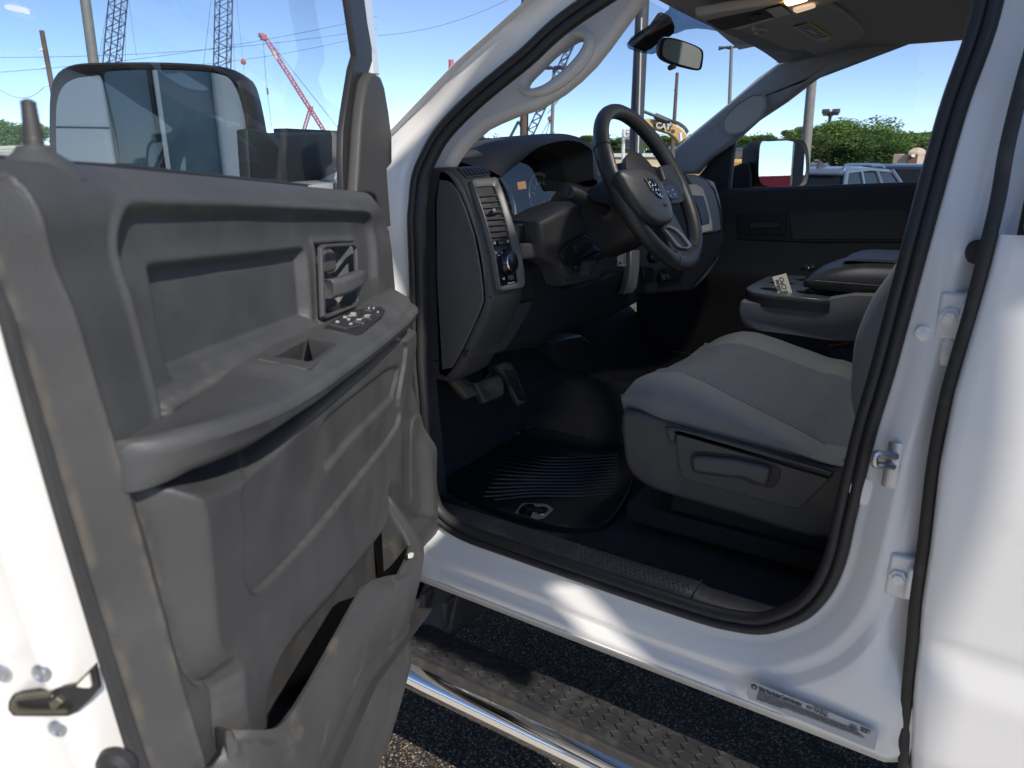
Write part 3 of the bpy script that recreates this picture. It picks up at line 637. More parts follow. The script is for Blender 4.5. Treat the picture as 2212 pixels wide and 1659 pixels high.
# grab cup in the arm rest (frame + well)
from mathutils.bvhtree import BVHTree
def bvh(o):
    me = o.data; return BVHTree.FromPolygons([v.co[:] for v in me.vertices], [p.vertices[:] for p in me.polygons])
armB = bvh(arm)
def arp(px, py, dz=.0):
    loc, nr, i, d = armB.ray_cast(Vector(C0), Vector(ray(px, py)).normalized())
    if loc is None: return Z(px, py, 1.30)
    return np.array(loc)+np.array([0, 0, dz])
cup = [arp(a, b) for a, b in RA([(235, 900), (620, 705), (660, 700), (910, 765), (915, 775), (700, 985), (650, 990)])]
cn = np.cross(cup[2]-cup[0], cup[-1]-cup[0]); cn = cn/np.linalg.norm(cn); cn = cn if cn[2] > 0 else -cn
inn = [arp(a, b) for a, b in RA([(355, 880), (640, 730), (670, 726), (890, 775), (700, 915), (660, 920)])]
plate('cup_frame', cup, 'dash_dark', door, cn, holes=[inn], depth=.004, bevel=.0012, lift=.0018, up=(1, 0, 0))
c_ = sum(inn)/len(inn); fitc = [c_+(p-c_)*.98 for p in inn]
mb = MB(); mb.loft([[p+cn*.03 for p in fitc], [c_+(p-c_)*.88-cn*.034 for p in inn]]); cut = obj('cutter', mb, 'dash_black', None, smooth=False)
md = arm.modifiers.new('cut', 'BOOLEAN'); md.object = cut; md.operation = 'DIFFERENCE'; md.solver = 'EXACT'
bpy.context.view_layer.update(); dg_ = bpy.context.evaluated_depsgraph_get(); me_ = bpy.data.meshes.new_from_object(arm.evaluated_get(dg_)); arm.modifiers.clear(); arm.data = me_; bpy.data.objects.remove(cut)
me_.materials.clear(); me_.materials.append(MT['door_grey'])
# window switches
sw = [arp(a, b) for a, b in RA([(800, 630), (900, 560), (1050, 490), (1200, 465), (1290, 470), (1330, 500), (1310, 540), (1130, 680), (1090, 688), (950, 665)])]
plate('switch_panel', sw, 'dash_black', door, cn, depth=.004, bevel=.001, lift=.0015, up=(1, 0, 0)); swp = [o for o in SC.objects if o.name == 'switch_panel'][0]
swn = []
for q in ([(855, 600), (940, 575), (1130, 612), (1120, 635), (1000, 648), (850, 612)], [(905, 580), (990, 540), (1110, 560), (1060, 600)], [(990, 540), (1060, 505), (1130, 510), (1090, 560)], [(1060, 590), (1130, 560), (1195, 575), (1150, 615)], [(1130, 560), (1180, 525), (1240, 535), (1210, 580)], [(1150, 490), (1190, 475), (1250, 478), (1215, 500)], [(1225, 535), (1250, 510), (1300, 515), (1280, 545)]):
    plate('window_switch', [arp(a, b) for a, b in RA(q)], 'hub', door, cn, depth=.006, bevel=.0015, lift=.0045, up=(1, 0, 0))
for px, py, w_ in ((1055, 530, 55), (1175, 550, 55), (985, 562, 40), (1015, 582, 30), (1105, 585, 50), (918, 605, 35), (1033, 623, 30), (1190, 483, 16), (1232, 483, 16), (1268, 516, 16)):
    q = [arp(a, b) for a, b in RA([(px-w_/2, py+6), (px-w_/3, py-7), (px+w_/2, py-5), (px+w_/3, py+8)])]
    plate('switch_mark', q, 'white_mark', door, cn, depth=.0006, lift=.0056, up=(1, 0, 0))
for px, py in ((1048, 545), (1172, 565)):
    text('switch_text', 'AUTO', 'white_mark', door, arp(*RA([(px-28, py+10)])[0])+cn*.0052, arp(*RA([(px+40, py+4)])[0])-arp(*RA([(px-28, py+10)])[0]), cn, .006)

# pull handle in its bezel
hb = [(694, 535), (700, 528), (768, 524), (774, 530), (776, 600), (776, 655), (768, 664), (706, 689), (699, 684), (696, 600)]
ob_ = [DP(a, b, .082) for a, b in hb]; c_ = sum(ob_)/len(ob_); ib_ = [c_+(p-c_)*.90 for p in ob_]
plate('handle_bezel', ob_, 'door_grey_b', door, nn, holes=[ib_], depth=.006, bevel=.0015, lift=.0005)
mb = MB(); R = []
hp = [((700, 614), (700, 640), .075), ((715, 604), (720, 646), .086), ((735, 600), (742, 641), .093), ((752, 595), (760, 634), .098), ((768, 589), (774, 626), .100), ((780, 584), (783, 620), .096), ((787, 583), (786, 608), .088), ((789, 586), (788, 600), .080)]
for (t_, b_, o) in hp:
    T, B = DP(*t_, o), DP(*b_, o); m_ = (T+B)/2
    R.append([T, T-nn*.010, B-nn*.010, B-nn*.002, B+(T-B)*.2+nn*.003, T+(B-T)*.2+nn*.003])
mb.loft(R); obj('pull_handle', mb, 'door_grey_b', door, bevel=.002, seg=2)
plate('lock_lever', [DP(a, b, .068) for a, b in R1([(1755, 1350), (1795, 1343), (1815, 1360), (1822, 1450), (1810, 1465), (1765, 1478), (1752, 1465)])], 'door_grey_b', door, nn, depth=.018, bevel=.004)
plate('handle_pivot', [DP(a, b, .066) for a, b in R1([(1760, 1615), (1810, 1607), (1830, 1625), (1820, 1655), (1770, 1672), (1755, 1665)])], 'door_grey_b', door, nn, depth=.016, bevel=.004)

# map pocket
inner_px = RP([(1140, 655), (1185, 735), (1225, 800), (1252, 858), (1240, 905), (1205, 975), (1150, 985), (1095, 1000), (1068, 1022), (1040, 1070), (985, 1170), (920, 1290), (860, 1400), (800, 1500), (750, 1570), (720, 1595), (690, 1604), (600, 1606), (500, 1604), (485, 1590)])
outer_px = RP([(1150, 650), (1195, 720), (1250, 790), (1290, 855), (1297, 900), (1285, 1000), (1262, 1120), (1235, 1210), (1200, 1262), (1150, 1300), (1080, 1355), (1050, 1400), (1010, 1500), (960, 1600), (900, 1700), (800, 1790), (640, 1800), (500, 1760), (430, 1690)])
pairs = [((1140, 655), (1152, 652), .078, .072), ((1185, 735), (1215, 745), .096, .088), ((1225, 800), (1262, 800), .112, .104), ((1252, 858), (1292, 858), .124, .116), ((1240, 905), (1297, 905), .128, .120), ((1205, 975), (1285, 1000), .128, .120),
 ((1150, 985), (1275, 1060), .128, .120), ((1095, 1000), (1262, 1120), .128, .118), ((1068, 1022), (1248, 1170), .128, .116), ((1040, 1070), (1220, 1235), .128, .112), ((985, 1170), (1150, 1300), .128, .110), ((920, 1290), (1085, 1350), .128, .110), ((860, 1400), (1045, 1410), .128, .110),
 ((800, 1500), (1010, 1500), .128, .110), ((750, 1570), (975, 1590), .128, .110), ((715, 1598), (930, 1700), .127, .110), ((670, 1606), (850, 1850), .124, .110), ((600, 1606), (720, 1900), .118, .108), ((530, 1605), (560, 1900), .108, .102), ((485, 1592), (400, 1790), .088, .085), ((474, 1590), (385, 1770), .070, .075), ((462, 1586), (370, 1750), .045, .05)]
I3 = np.array([[*DA(*RP([p[0]])[0], p[2]), p[2]] for p in pairs]); O3 = np.array([[*DA(*RP([p[1]])[0], p[3]), p[3]] for p in pairs])
lin = lambda P: np.array([P[i]+(P[i+1]-P[i])*j/6 for i in range(len(P)-1) for j in range(6)]+[P[-1]])
I3 = lin(I3)*.75+np.array(catm(list(I3), 6))*.25; O3 = lin(O3)*.6+np.array(catm(list(O3), 6))*.4
mb = MB(); R = []
for I, O_ in zip(I3, O3):
    d_ = O_-I; 
    def q(t, lift=0., dz=0.): p = I+d_*t; return DW(p[0], p[2]+lift, p[1]+dz)
    fl_ = min(.70, I[1]-.02)
    R.append([DW(I[0]+.004, I[2]-.010, fl_), q(0, -.007, -.010), q(0, -.006, -.002), q(.01, -.002, 0), q(.05, .0, .0), q(.14, .001), q(.20, .006), q(.6, .009), q(.85, .006), q(.96, .001), DW(O_[0], O_[2]-.008, O_[1]), DW(O_[0], O_[2]-.035, O_[1]), DW(O_[0]+.01, .05, O_[1]+.01)])
mb.loft(R); obj('map_pocket', mb, 'door_grey_b', door, angle=50)
mb = MB(); mb.loft([[DW(-.62, .055, .86), DW(-.62, .12, .86)], [DW(-.46, .055, .80), DW(-.46, .12, .80)], [DW(-.20, .055, .70), DW(-.20, .11, .70)]], False, False)
mb.loft([[DW(-1.0, .035, .93), DW(-1.0, .13, .93)], [DW(-.62, .035, .86), DW(-.62, .13, .86)], [DW(-.2, .04, .68), DW(-.2, .13, .68)]], False, False); obj('pocket_floor', mb, 'dash_dark', door)
q = [DP(a, b, .134) for a, b in RP([(1243, 897), (1250, 890), (1262, 892), (1258, 910), (1244, 914)])]; plate('pocket_clip', q, 'paper', door, nn, depth=.002)
# window frame, sail trim, glass
glassp = [DP(a, b, .0) for a, b in ((-220, 340), (-220, -140), (760, -140), (752, 0), (770, 120), (740, 285), (736, 420), (500, 395), (0, 345))]
mb = MB(); mb.add(glassp, [tuple(range(len(glassp)))]); obj('door_glass', mb, 'door_glass', door, smooth=False)
fr = R1([(1880, -60), (1882, 0), (1925, 300), (1905, 370), (1875, 560), (1855, 700), (1850, 860), (1857, 1030), (1935, 1045), (1960, 800), (1965, 600), (1985, 420), (2012, 330), (2010, 260), (1985, 120), (1970, 0), (1965, -60)])
plate('window_channel', [DP(a, b, .045) for a, b in fr], 'dash_black', door, nn, depth=.010, bevel=.002)
fr2 = R1([(1945, -60), (1950, 0), (1990, 150), (2012, 300), (2020, 400), (2052, 405), (2040, 300), (2008, 0), (2004, -60)])
plate('window_frame', [DP(a, b, .0) for a, b in fr2], 'white_paint', door, nn, depth=.012, bevel=.003)
sail = R1([(2012, 392), (2030, 395), (2058, 415), (2078, 470), (2100, 600), (2118, 740), (2118, 885), (2092, 918), (2096, 1000), (2108, 1150), (2113, 1222), (2072, 1236), (2056, 1130), (2030, 1060), (1990, 1045), (1932, 1040), (1940, 900), (1952, 700), (1965, 560), (1985, 440)])
plate('sail_trim', [DP(a, b, .062) for a, b in sail], 'dash_dark', door, nn, depth=.018, bevel=.005)
edge = [(842, 497), (856, 664), (862, 690), (868, 800), (884, 838), (902, 885), (915, 945), (927, 1040), (929, 1110), (918, 1170), (908, 1190), (895, 1000), (850, 800), (835, 600), (828, 500)]
plate('front_edge_trim', [DP(a, b, .05) for a, b in edge], 'dash_dark', door, nn, depth=.018, bevel=.005)
# frame above and behind the window
mb = MB()
te = DA(775, -50, .0); tp = [(-1.06, 1.50), (-1.05, 1.72), (-1.0, 1.86), (-.60, 1.90), (-.36, 1.87), (-.2, 1.81), te]
mb.tube([DW(a, .0, z) for a, z in tp], .022, 10); obj('window_top_frame', mb, 'dash_black', door)
plate('belt_strip', [DP(a, b, .022) for a, b in ((-60, 326), (0, 334), (136, 346), (300, 357), (500, 379), (700, 401), (770, 408), (770, 440), (0, 380), (-60, 370))], 'rubber', door, nn, depth=.02, bevel=.002)
# lock plunger
mb = MB(); a0, z0 = DA(75, 330, .045); a1, z1 = DA(60, 214, .045)
pr = []; ax0 = DW(a0, .045, z0-.006); ax1 = DW(a1, .045, z1); L = np.linalg.norm(ax1-ax0)
for i in range(27):
    u = i/26; r = .0062-.0022*u; r *= (.93 if i % 2 else 1.0) if .35 < u < .93 else 1; pr.append((r if u < .97 else .0015, u*L))
mb.lathe(pr, ax0, ax1-ax0, 14); obj('lock_plunger', mb, 'dash_dark', door)
mb = MB(); mb.lathe([(.026, -.016), (.018, -.006), (.011, -.001), (.008, .003), (0, .003)], DW(a0, .045, z0+.001), (0, 0, 1), 24); obj('plunger_base', mb, 'door_grey', door)

# latch opening and screws on the shut face
EDG = lambda z: np.interp(z, ea_z, ea_a)
def shut(px, py, off=.0):
    P = HH+dd*(-1.035+off); p = PL(px, py, P, dd)
    for _ in range(5):
        P = HH+dd*(EDG(p[2])-.0275+off); p = PL(px, py, P, dd)
    return p
def SL(z): return zz(z, 0, 1161, .3)
lat = [shut(a, b, -.002) for a, b in SL([(55, 1190), (75, 1150), (130, 1132), (300, 1110), (430, 1098), (520, 1080), (560, 1040), (655, 945), (700, 1105), (640, 1180), (560, 1255), (490, 1285), (350, 1285), (100, 1282), (58, 1240)])]
plate('latch_cover', lat, 'dash_black', door, -dd, depth=.004, bevel=.001)
plate('latch_plate', [shut(a, b, -.005) for a, b in SL([(75, 1195), (95, 1160), (360, 1128), (350, 1160), (130, 1185), (110, 1200), (130, 1235), (300, 1245), (480, 1240), (490, 1270), (110, 1268), (80, 1240)])], 'brass', door, -dd, depth=.004, bevel=.001)
plate('latch_plate', [shut(a, b, -.005) for a, b in SL([(350, 1190), (400, 1160), (450, 1190), (400, 1240), (360, 1230)])], 'brass', door, -dd, depth=.005, bevel=.001)
plate('latch_plate', [shut(a, b, -.005) for a, b in SL([(545, 1075), (620, 1000), (645, 1085), (600, 1085)])], 'paper', door, -dd, depth=.003, bevel=.0005)
for px, py in ((300, 975), (415, 1375), (0, 970)):
    c = shut(*SL([(px, py)])[0], -.001); mb = MB(); mb.lathe([(.0062, 0), (.0062, .0008), (.0045, .0016), (.0028, .0004), (0, .0004)], c, -dd, 18); obj('latch_screw', mb, 'steel', door)
c = shut(255, 1648, -.002); mb = MB(); mb.lathe([(.013, 0), (.012, .005), (.008, .008), (.005, .0065), (0, .0065)], c, -dd, 22); obj('door_bumper', mb, 'rubber', door)

# door mirror
def MP(px, py, a=-.17):
    return PL(px, py, HH+a*dd, dd)
hs = R1([(262, 840), (258, 620), (266, 480), (290, 410), (340, 365), (420, 342), (560, 336), (800, 334), (1000, 340), (1150, 352), (1230, 368), (1290, 410), (1320, 480), (1345, 580), (1368, 700), (1385, 850), (1385, 960), (1340, 1010), (1200, 1040), (400, 1040), (280, 1000)])
hs = [(a, b) for a, b in hs]
Hq = [MP(a, b) for a, b in hs]; cH = sum(Hq)/len(Hq)
gi = catm([MP(a, b) for a, b in R1([(310, 860), (305, 620), (318, 520), (350, 460), (410, 425), (500, 412), (545, 415), (570, 500), (600, 640), (630, 760), (648, 880), (640, 980), (330, 980)])], 4, True)
gm = catm([MP(a, b) for a, b in R1([(575, 392), (640, 382), (900, 378), (1100, 388), (1180, 400), (1240, 425), (1280, 490), (1315, 600), (1335, 720), (1342, 850), (1335, 950), (1300, 985), (660, 985), (650, 880), (635, 740), (605, 600), (575, 480), (566, 420)])], 4, True)
Hs = resamp(catm(Hq, 4, True), 90)
mb = MB(); cH = Hs.mean(0)
def sh(f, d): return [cH+(p-cH)*f+dd*d for p in Hs]
mb.loft([sh(.90, .008), sh(.965, -.004), sh(1.0, .004), sh(1.0, .03), sh(.97, .07), sh(.85, .105), sh(.5, .125)]); mir = obj('mirror_housing', mb, 'rubber', door, angle=60)
plate('mirror_glass', gm, 'mirror', door, -dd, depth=.003, lift=.001)
plate('convex_mirror', gi, 'mirror', door, -dd, depth=.003, lift=.001)
plate('mirror_arm', [PL(a, b, HH-.12*nn*1, nn) for a, b in R1([(1340, 700), (1385, 695), (1430, 700), (1460, 718), (1840, 712), (1900, 712), (1900, 1100), (1500, 1060), (1360, 1000)])], 'rubber', door, nn, depth=.02, bevel=.005)

# ------------------------------------------------------------------ STEERING WHEEL
WT = math.radians(30); wax = np.array([0, -math.cos(WT), math.sin(WT)]); we1 = np.array([1.0, 0, 0]); we2 = np.cross(wax, we1); WC = np.array([.55, .62, 1.447])
if we2[2] < 0: we2 = -we2
def WL(u, v, o=0.): return WC+u*we1+v*we2+o*wax
def WPX(px, py, o): return PL(px, py, WC+o*wax, wax)
mb = MB(); R = []
for a in np.linspace(0, 2*math.pi, 120, endpoint=False):
    rr_ = .0155; fat = 1.0+.10*math.exp(-((math.sin(a)-.35)/.25)**2)
    lowf = sst((-math.sin(a)-.80)/.15)
    ring = []
    for b in np.linspace(0, 2*math.pi, 16, endpoint=False):
        x = math.cos(b)*rr_*fat*(1+.35*lowf); y = math.sin(b)*rr_*1.12*fat*(1-.25*lowf)
        ring.append(WL((.184+x)*math.cos(a), (.184+x)*math.sin(a), y))
    R.append(ring)
mb.loft(R, True, False, True); sw_ = obj('steering_wheel', mb, 'leather', truck)
mb = MB()
for a in (2.62, .52, -1.95, -1.19):
    mb = MB(); path = []
    for b in np.linspace(0, 2*math.pi, 20, endpoint=False): path.append(WL((.184+.0163*math.cos(b)*1.08)*math.cos(a), (.184+.0163*math.cos(b)*1.08)*math.sin(a), .0185*math.sin(b)*1.05))
    mb.tube(path, .0011, 5, True); obj('wheel_seam', mb, 'dash_black', sw_)
# spokes
def spoke(pts, o0, o1, m, nm, bev=.006):
    mb = MB(); mb.prism([WL(u, v, o0) for u, v in pts], (o1-o0)*wax); return obj(nm, mb, m, sw_, bevel=bev, seg=3)
spoke([(-.18, .03), (-.12, .028), (-.06, .03), (-.06, -.02), (-.12, -.022), (-.185, -.01)], -.022, -.004, 'leather', 'spoke')
spoke([(.18, .045), (.15, .05), (.08, .045), (.06, -.02), (.10, -.045), (.15, -.03), (.185, .0)], -.012, .012, 'leather', 'spoke')
spoke([(-.045, -.06), (.045, -.06), (.062, -.175), (.03, -.19), (-.03, -.19), (-.062, -.175)], -.016, .006, 'hub', 'spoke')
def wp(z, o): return [WPX(a, b, o) for a, b in RW(z)]
plate('spoke_trim', wp([(925, 905), (1000, 900), (1060, 930), (1120, 985), (1190, 1075), (1190, 1100), (1160, 1120), (1090, 1110), (1050, 1085), (990, 1000), (930, 930)], .012), 'silver_trim', sw_, wax, holes=[wp([(945, 922), (990, 920), (1040, 945), (1100, 1000), (1165, 1085), (1160, 1102), (1100, 1098), (1060, 1060), (990, 975)], .012)], depth=.008, bevel=.002)
plate('control_pad', wp([(905, 500), (960, 462), (1010, 470), (1070, 530), (1115, 620), (1120, 670), (1080, 695), (1010, 700), (960, 600)], .014), 'dash_black', sw_, wax, depth=.01, bevel=.003)
plate('control_pad', wp([(920, 530), (965, 512), (1010, 530), (1050, 580), (1065, 640), (1010, 662), (960, 610)], .018), 'black_gloss', sw_, wax, depth=.006, bevel=.001)
for a, b in ((965, 590), (1005, 573), (990, 630), (1030, 612)): plate('control_mark', wp([(a, b), (a+12, b-4), (a+14, b), (a+2, b+5)], .0195), 'white_mark', sw_, wax, depth=.0006)
# centre pad: domed shield
hubp = resamp(catm([np.array([(p-WC) @ we1, (p-WC) @ we2]) for p in wp([(510, 400), (560, 372), (640, 362), (720, 370), (800, 400), (880, 460), (940, 560), (990, 660), (1020, 760), (1022, 850), (990, 880), (900, 885), (820, 850), (740, 780), (640, 640), (560, 500)], .03)], 5, True), 80)
hc = hubp.mean(0); mb = MB()
def hr_(f, o): return [WL(*(hc+(p-hc)*f), o) for p in hubp]
mb.loft([hr_(.72, -.02), hr_(.86, .0), hr_(.985, .018), hr_(.985, .025), hr_(.95, .030), hr_(.88, .033), hr_(.6, .037), hr_(.3, .039), hr_(.02, .040)]); obj('airbag_cover', mb, 'hub', sw_, angle=60)
mb = MB(); mb.lathe([(.055, -.03), (.085, -.02), (.09, -.004), (.02, .01)], WC, wax, 32); obj('wheel_boss', mb, 'dash_black', sw_)
# ram head badge, shield with facets
em = wp([(758, 465), (800, 460), (845, 475), (885, 525), (918, 590), (932, 630), (915, 650), (885, 632), (845, 595), (800, 540)], .041)
plate('badge', em, 'black_gloss', sw_, wax, depth=.004, bevel=.001)
mb = MB()
bd = [WPX(a, b, .0435) for a, b in RW([(770, 472), (802, 468), (840, 482), (878, 530), (908, 592), (922, 630), (912, 640), (885, 622), (848, 588), (806, 538)])]
mb.tube(bd, .0009, 6, True)
badge = [o for o in SC.objects if o.name == 'badge'][0]
obj('badge_rim', mb, 'chrome', badge)
mb = MB()
for q in ([(790, 478), (812, 500), (802, 515)], [(830, 478), (850, 492), (836, 500)], [(806, 520), (826, 505), (838, 530), (822, 545)], [(838, 505), (856, 508), (862, 530), (846, 534)], [(832, 552), (846, 540), (868, 566), (858, 590)], [(866, 545), (880, 548), (892, 576), (878, 578)], [(868, 598), (884, 584), (906, 612), (898, 628)], [(815, 548), (828, 552), (840, 580), (826, 572)]):
    t = [WPX(a, b, .0440) for a, b in RW(q)]; c_ = sum(t)/len(t)+wax*.0012; n0 = len(t); mb.add(t+[c_], [(i, (i+1) % n0, n0) for i in range(n0)])
obj('badge_relief', mb, 'chrome', badge, smooth=False)
text('badge_lettering', 'RAM', 'dash_black', sw_, WPX(*RW([(935, 722)])[0], .0385), WPX(*RW([(970, 728)])[0], .0385)-WPX(*RW([(935, 722)])[0], .0385), wax, .009, bold=.02)

# column, stalk, tilt lever
mb = MB(); R = []
for o, w_, h_ in ((-.035, .062, .075), (-.07, .070, .085), (-.11, .070, .085), (-.15, .066, .080)):
    ring = []
    for b in np.linspace(0, 2*math.pi, 20, endpoint=False):
        c, s_ = math.cos(b), math.sin(b); ring.append(WL(w_*np.sign(c)*abs(c)**.6, -.02+h_*np.sign(s_)*abs(s_)**.6, o))
    R.append(ring)
mb.loft(R); col = obj('steering_column', mb, 'dash_black', truck, angle=50)
mb = MB(); b0 = WL(-.06, -.01, -.09); t0 = WPX(*RW([(60, 600)])[0], -.05)
ax = t0-b0; L = np.linalg.norm(ax)
mb.lathe([(.014, 0), (.012, .3*L), (.009, .5*L), (.010, .62*L), (.0145, .64*L), (.0150, .86*L), (.0145, .90*L), (.0142, .99*L), (.0125, 1.03*L), (.010, 1.04*L), (0, 1.035*L)], b0, ax, 24); stalk = obj('signal_stalk', mb, 'dash_black', col)
mb = MB(); mb.lathe([(.0128, 0), (.0125, .002), (.004, .0025), (0, .0025)], b0+ax*1.02, ax, 24); obj('stalk_cap', mb, 'hub', stalk)
mb = MB(); mb.lathe([(.028, -.01), (.026, .01), (.018, .022), (.012, .03)], b0, ax, 20); obj('stalk_boot', mb, 'dash_dark', col)

# ------------------------------------------------------------------ DASHBOARD
def side_profile(pxs, x): return [(X(a, b, x)[1], X(a, b, x)[2]) for a, b in pxs]
# end pod: extruded side profile (rear facing edge first, then forward)
podp = RD([(250, 322), (300, 318), (340, 335), (385, 380), (430, 450), (480, 540), (520, 640), (565, 760), (600, 880), (630, 1020), (650, 1150), (668, 1290), (678, 1380), (670, 1450), (640, 1540), (590, 1659), (540, 1760), (470, 1900), (400, 2010), (330, 2060)])
pod = side_profile(podp, .125); pod = catm([np.array(p) for p in pod], 4)
def podhit(px, py, dx=0.):
    """where the view ray meets the extruded pod profile"""
    d = ray(px, py); best = None
    for i in range(len(pod)-1):
        a, b = pod[i], pod[i+1]; e = b-a; M = np.array([[d[1], -e[0]], [d[2], -e[1]]]); dt = np.linalg.det(M)
        if abs(dt) < 1e-12: continue
        t, s_ = np.linalg.solve(M, np.array([a[0]-C0[1], a[1]-C0[2]]))
        if -.001 <= s_ <= 1.001 and t > 0:
            p = C0+t*d
            if p[0] > .12 and (best is None or t < best[0]): best = (t, p, np.array([0, e[1], -e[0]])/np.linalg.norm(e))
    return best
fwd = [(1.32, pod[-1][1]-.0), (1.32, pod[0][1]+.0)]
prf = [tuple(p) for p in pod]+fwd
mb = MB(); R = []
cpy = np.array([1.12, 1.25])
xr_ = podhit(*RD([(838, 760)])[0])[1][0]; print('pod x', xr_)
for x, ins in ((.118, .010), (.124, .003), (.132, .0), (.20, .0), (xr_-.01, 0), (xr_, .006)):
    R.append([(x, p[0]+ins*(1 if p[0] < 1.2 else 0), p[1]-ins*.5*(1 if p[1] > 1.25 else -1)) for p in prf])
mb.loft(R); dash = obj('dashboard', mb, 'dash_dark', truck, angle=40)
# end cap panel with its step
cap = RD([(238, 340), (285, 342), (330, 365), (380, 420), (430, 510), (470, 610), (520, 750), (560, 880), (590, 1020), (608, 1150), (622, 1290), (630, 1400), (615, 1450), (575, 1540), (520, 1659), (440, 1830), (360, 1960), (300, 2030), (230, 2000), (200, 1200), (190, 600)])
plate('dash_end_cap', [X(a, b, .118) for a, b in cap], 'dash_brown', dash, (-1, 0, 0), depth=.010, bevel=.004)
cap2 = RD([(236, 420), (290, 425), (335, 445), (385, 510), (430, 610), (470, 720), (515, 860), (545, 1000), (570, 1150), (588, 1300), (594, 1400), (580, 1445), (540, 1540), (490, 1650), (420, 1800), (340, 1940), (260, 1960), (215, 1200), (212, 600)])
plate('end_cap_panel', [X(a, b, .112) for a, b in cap2], 'dash_brown', dash, (-1, 0, 0), depth=.006, bevel=.0025)

def podface(pxs, lift):
    H_ = [podhit(a, b) for a, b in pxs]; out_ = []
    for (px, py), h in zip(pxs, H_):
        if h is None: out_.append(Z(px, py, pod[0][1]+lift)); continue
        nrm = h[2]; nrm = nrm if nrm[1] < 0 else -nrm; out_.append(h[1]+nrm*lift)
    return out_
def podplate(name, pxs, m, par, lift, th, holes=None, bev=.002):
    """strip-like band lofted along the curved pod face: pxs outer, holes inner with equal count"""
    if holes is not None:
        o0 = podface(pxs, lift); o1 = podface(holes, lift*.6); ob0 = podface(pxs, -.004); ob1 = podface(holes, -.02)
        mb = MB(); mb.loft([ob0, o0, [a*.5+b*.5 for a, b in zip(o0, podface(holes, lift))], o1, ob1], True, False); return obj(name, mb, m, par, bevel=0, angle=35)
    mb = MB(); a_ = podface(pxs, lift); b_ = podface(pxs, lift-th); mb.loft([b_, a_]); return obj(name, mb, m, par, bevel=bev)
def seg_(pts, n=6):
    o = []; k = len(pts)
    for i in range(k):
        a, b = np.array(pts[i], float), np.array(pts[(i+1) % k], float)
        for j in range(n): o.append(tuple(a+(b-a)*j/n))
    return o
bo = RD(seg_([(482, 452), (500, 437), (670, 420), (690, 432), (740, 560), (800, 750), (850, 920), (882, 1060), (900, 1180), (904, 1265), (890, 1290), (722, 1318), (702, 1305), (690, 1240), (660, 1050), (620, 880), (580, 740), (520, 560)]))
bi = RD(seg_([(508, 500), (520, 490), (662, 478), (672, 486), (710, 590), (762, 760), (800, 900), (828, 1040), (850, 1160), (862, 1240), (852, 1256), (725, 1284), (712, 1276), (704, 1230), (676, 1060), (640, 900), (604, 760), (550, 600)]))
podplate('dash_bezel', bo, 'silver_trim', dash, .009, .01, holes=bi)
podplate('vent_recess', RD(seg_([(500, 492), (670, 478), (710, 590), (762, 760), (800, 905), (640, 925), (604, 760), (550, 600)], 3)), 'dash_black', dash, .0015, .003, bev=0)
lamp = podplate('light_switch_panel', RD(seg_([(640, 920), (800, 900), (828, 1040), (850, 1160), (862, 1250), (712, 1282), (676, 1060)], 3)), 'black_gloss', dash, .003, .004, bev=0)
for k in range(8):
    y0 = 545+k*47; xl = 528+k*15.5; xr = 690+k*15.6
    if k == 3: pass
    q = podface(RD([(xl, y0+4), (xr, y0-8), (xr+3, y0+6), (xl+4, y0+18)]), .001); mb = MB(); mb.prism(q, np.array([0, -.004, .0005])); obj('vent_slat', mb, 'dash_dark', dash, bevel=.0008)
mb = MB(); q = podface(RD([(628, 676), (700, 664), (706, 690), (636, 702)]), .004); mb.prism(q, np.array([0, -.008, 0])); vt = obj('vent_tab', mb, 'dash_dark', dash, bevel=.002)
mb = MB(); q = podface(RD([(630, 676), (652, 672), (656, 694), (638, 698)]), .0125); mb.prism(q, np.array([0, -.0008, 0])); obj('tab_mark', mb, 'white_mark', vt)
# light switch knob
kh = podhit(*RD([(785, 1090)])[0]); kn = kh[2] if kh[2][1] < 0 else -kh[2]
mb = MB(); mb.lathe([(.026, .002), (.0255, .006), (.023, .009), (.021, .014), (.019, .016), (.006, .0165), (0, .0165)], kh[1], kn, 36); knob = obj('headlight_knob', mb, 'black_gloss', dash)
mb = MB(); ku = np.cross(kn, (1, 0, 0)); ku = ku if ku[2] > 0 else -ku
mb.tube([kh[1]+kn*.0145-.0185*math.sin(t)*np.array([1, 0, 0])+.0175*math.cos(t)*ku for t in np.linspace(.35, 2.9, 18)], [.0006]+[.0021]*16+[.0006], 8); obj('knob_highlight', mb, 'chrome', knob)
def podmark(z, nm='switch_symbol'):
    q = podface(RD(z), .0045); mb = MB(); mb.prism(q, np.array([0, -.0006, 0])); obj(nm, mb, 'white_mark', lamp, smooth=False)
for z in ([(662, 924), (680, 922), (684, 944), (666, 947)], [(770, 912), (788, 909), (791, 930), (774, 934)], [(675, 1006), (686, 1003), (690, 1018), (678, 1020)], [(726, 1007), (735, 1005), (737, 1018), (728, 1019)], [(752, 1004), (766, 1001), (768, 1014), (755, 1016)], [(700, 1032), (718, 1029), (719, 1034), (701, 1038)], [(780, 1017), (792, 1015), (793, 1020), (781, 1022)],
          [(738, 1214), (752, 1211), (755, 1228), (741, 1231)], [(778, 1254), (788, 1251), (790, 1264), (780, 1266)], [(792, 1253), (835, 1243), (836, 1252), (793, 1262)]): podmark(z)
q = podface(RD([(696, 916), (756, 908), (762, 940), (703, 948)]), .004); mb = MB(); mb.prism(q, np.array([0, -.004, 0])); obj('dimmer_wheel', mb, 'dash_dark', lamp, bevel=.002)
mb = MB(); mb.tube(podface(RD([(698, 920), (728, 914), (757, 911)]), .0095), .0008, 6); obj('dimmer_edge', mb, 'chrome', lamp)
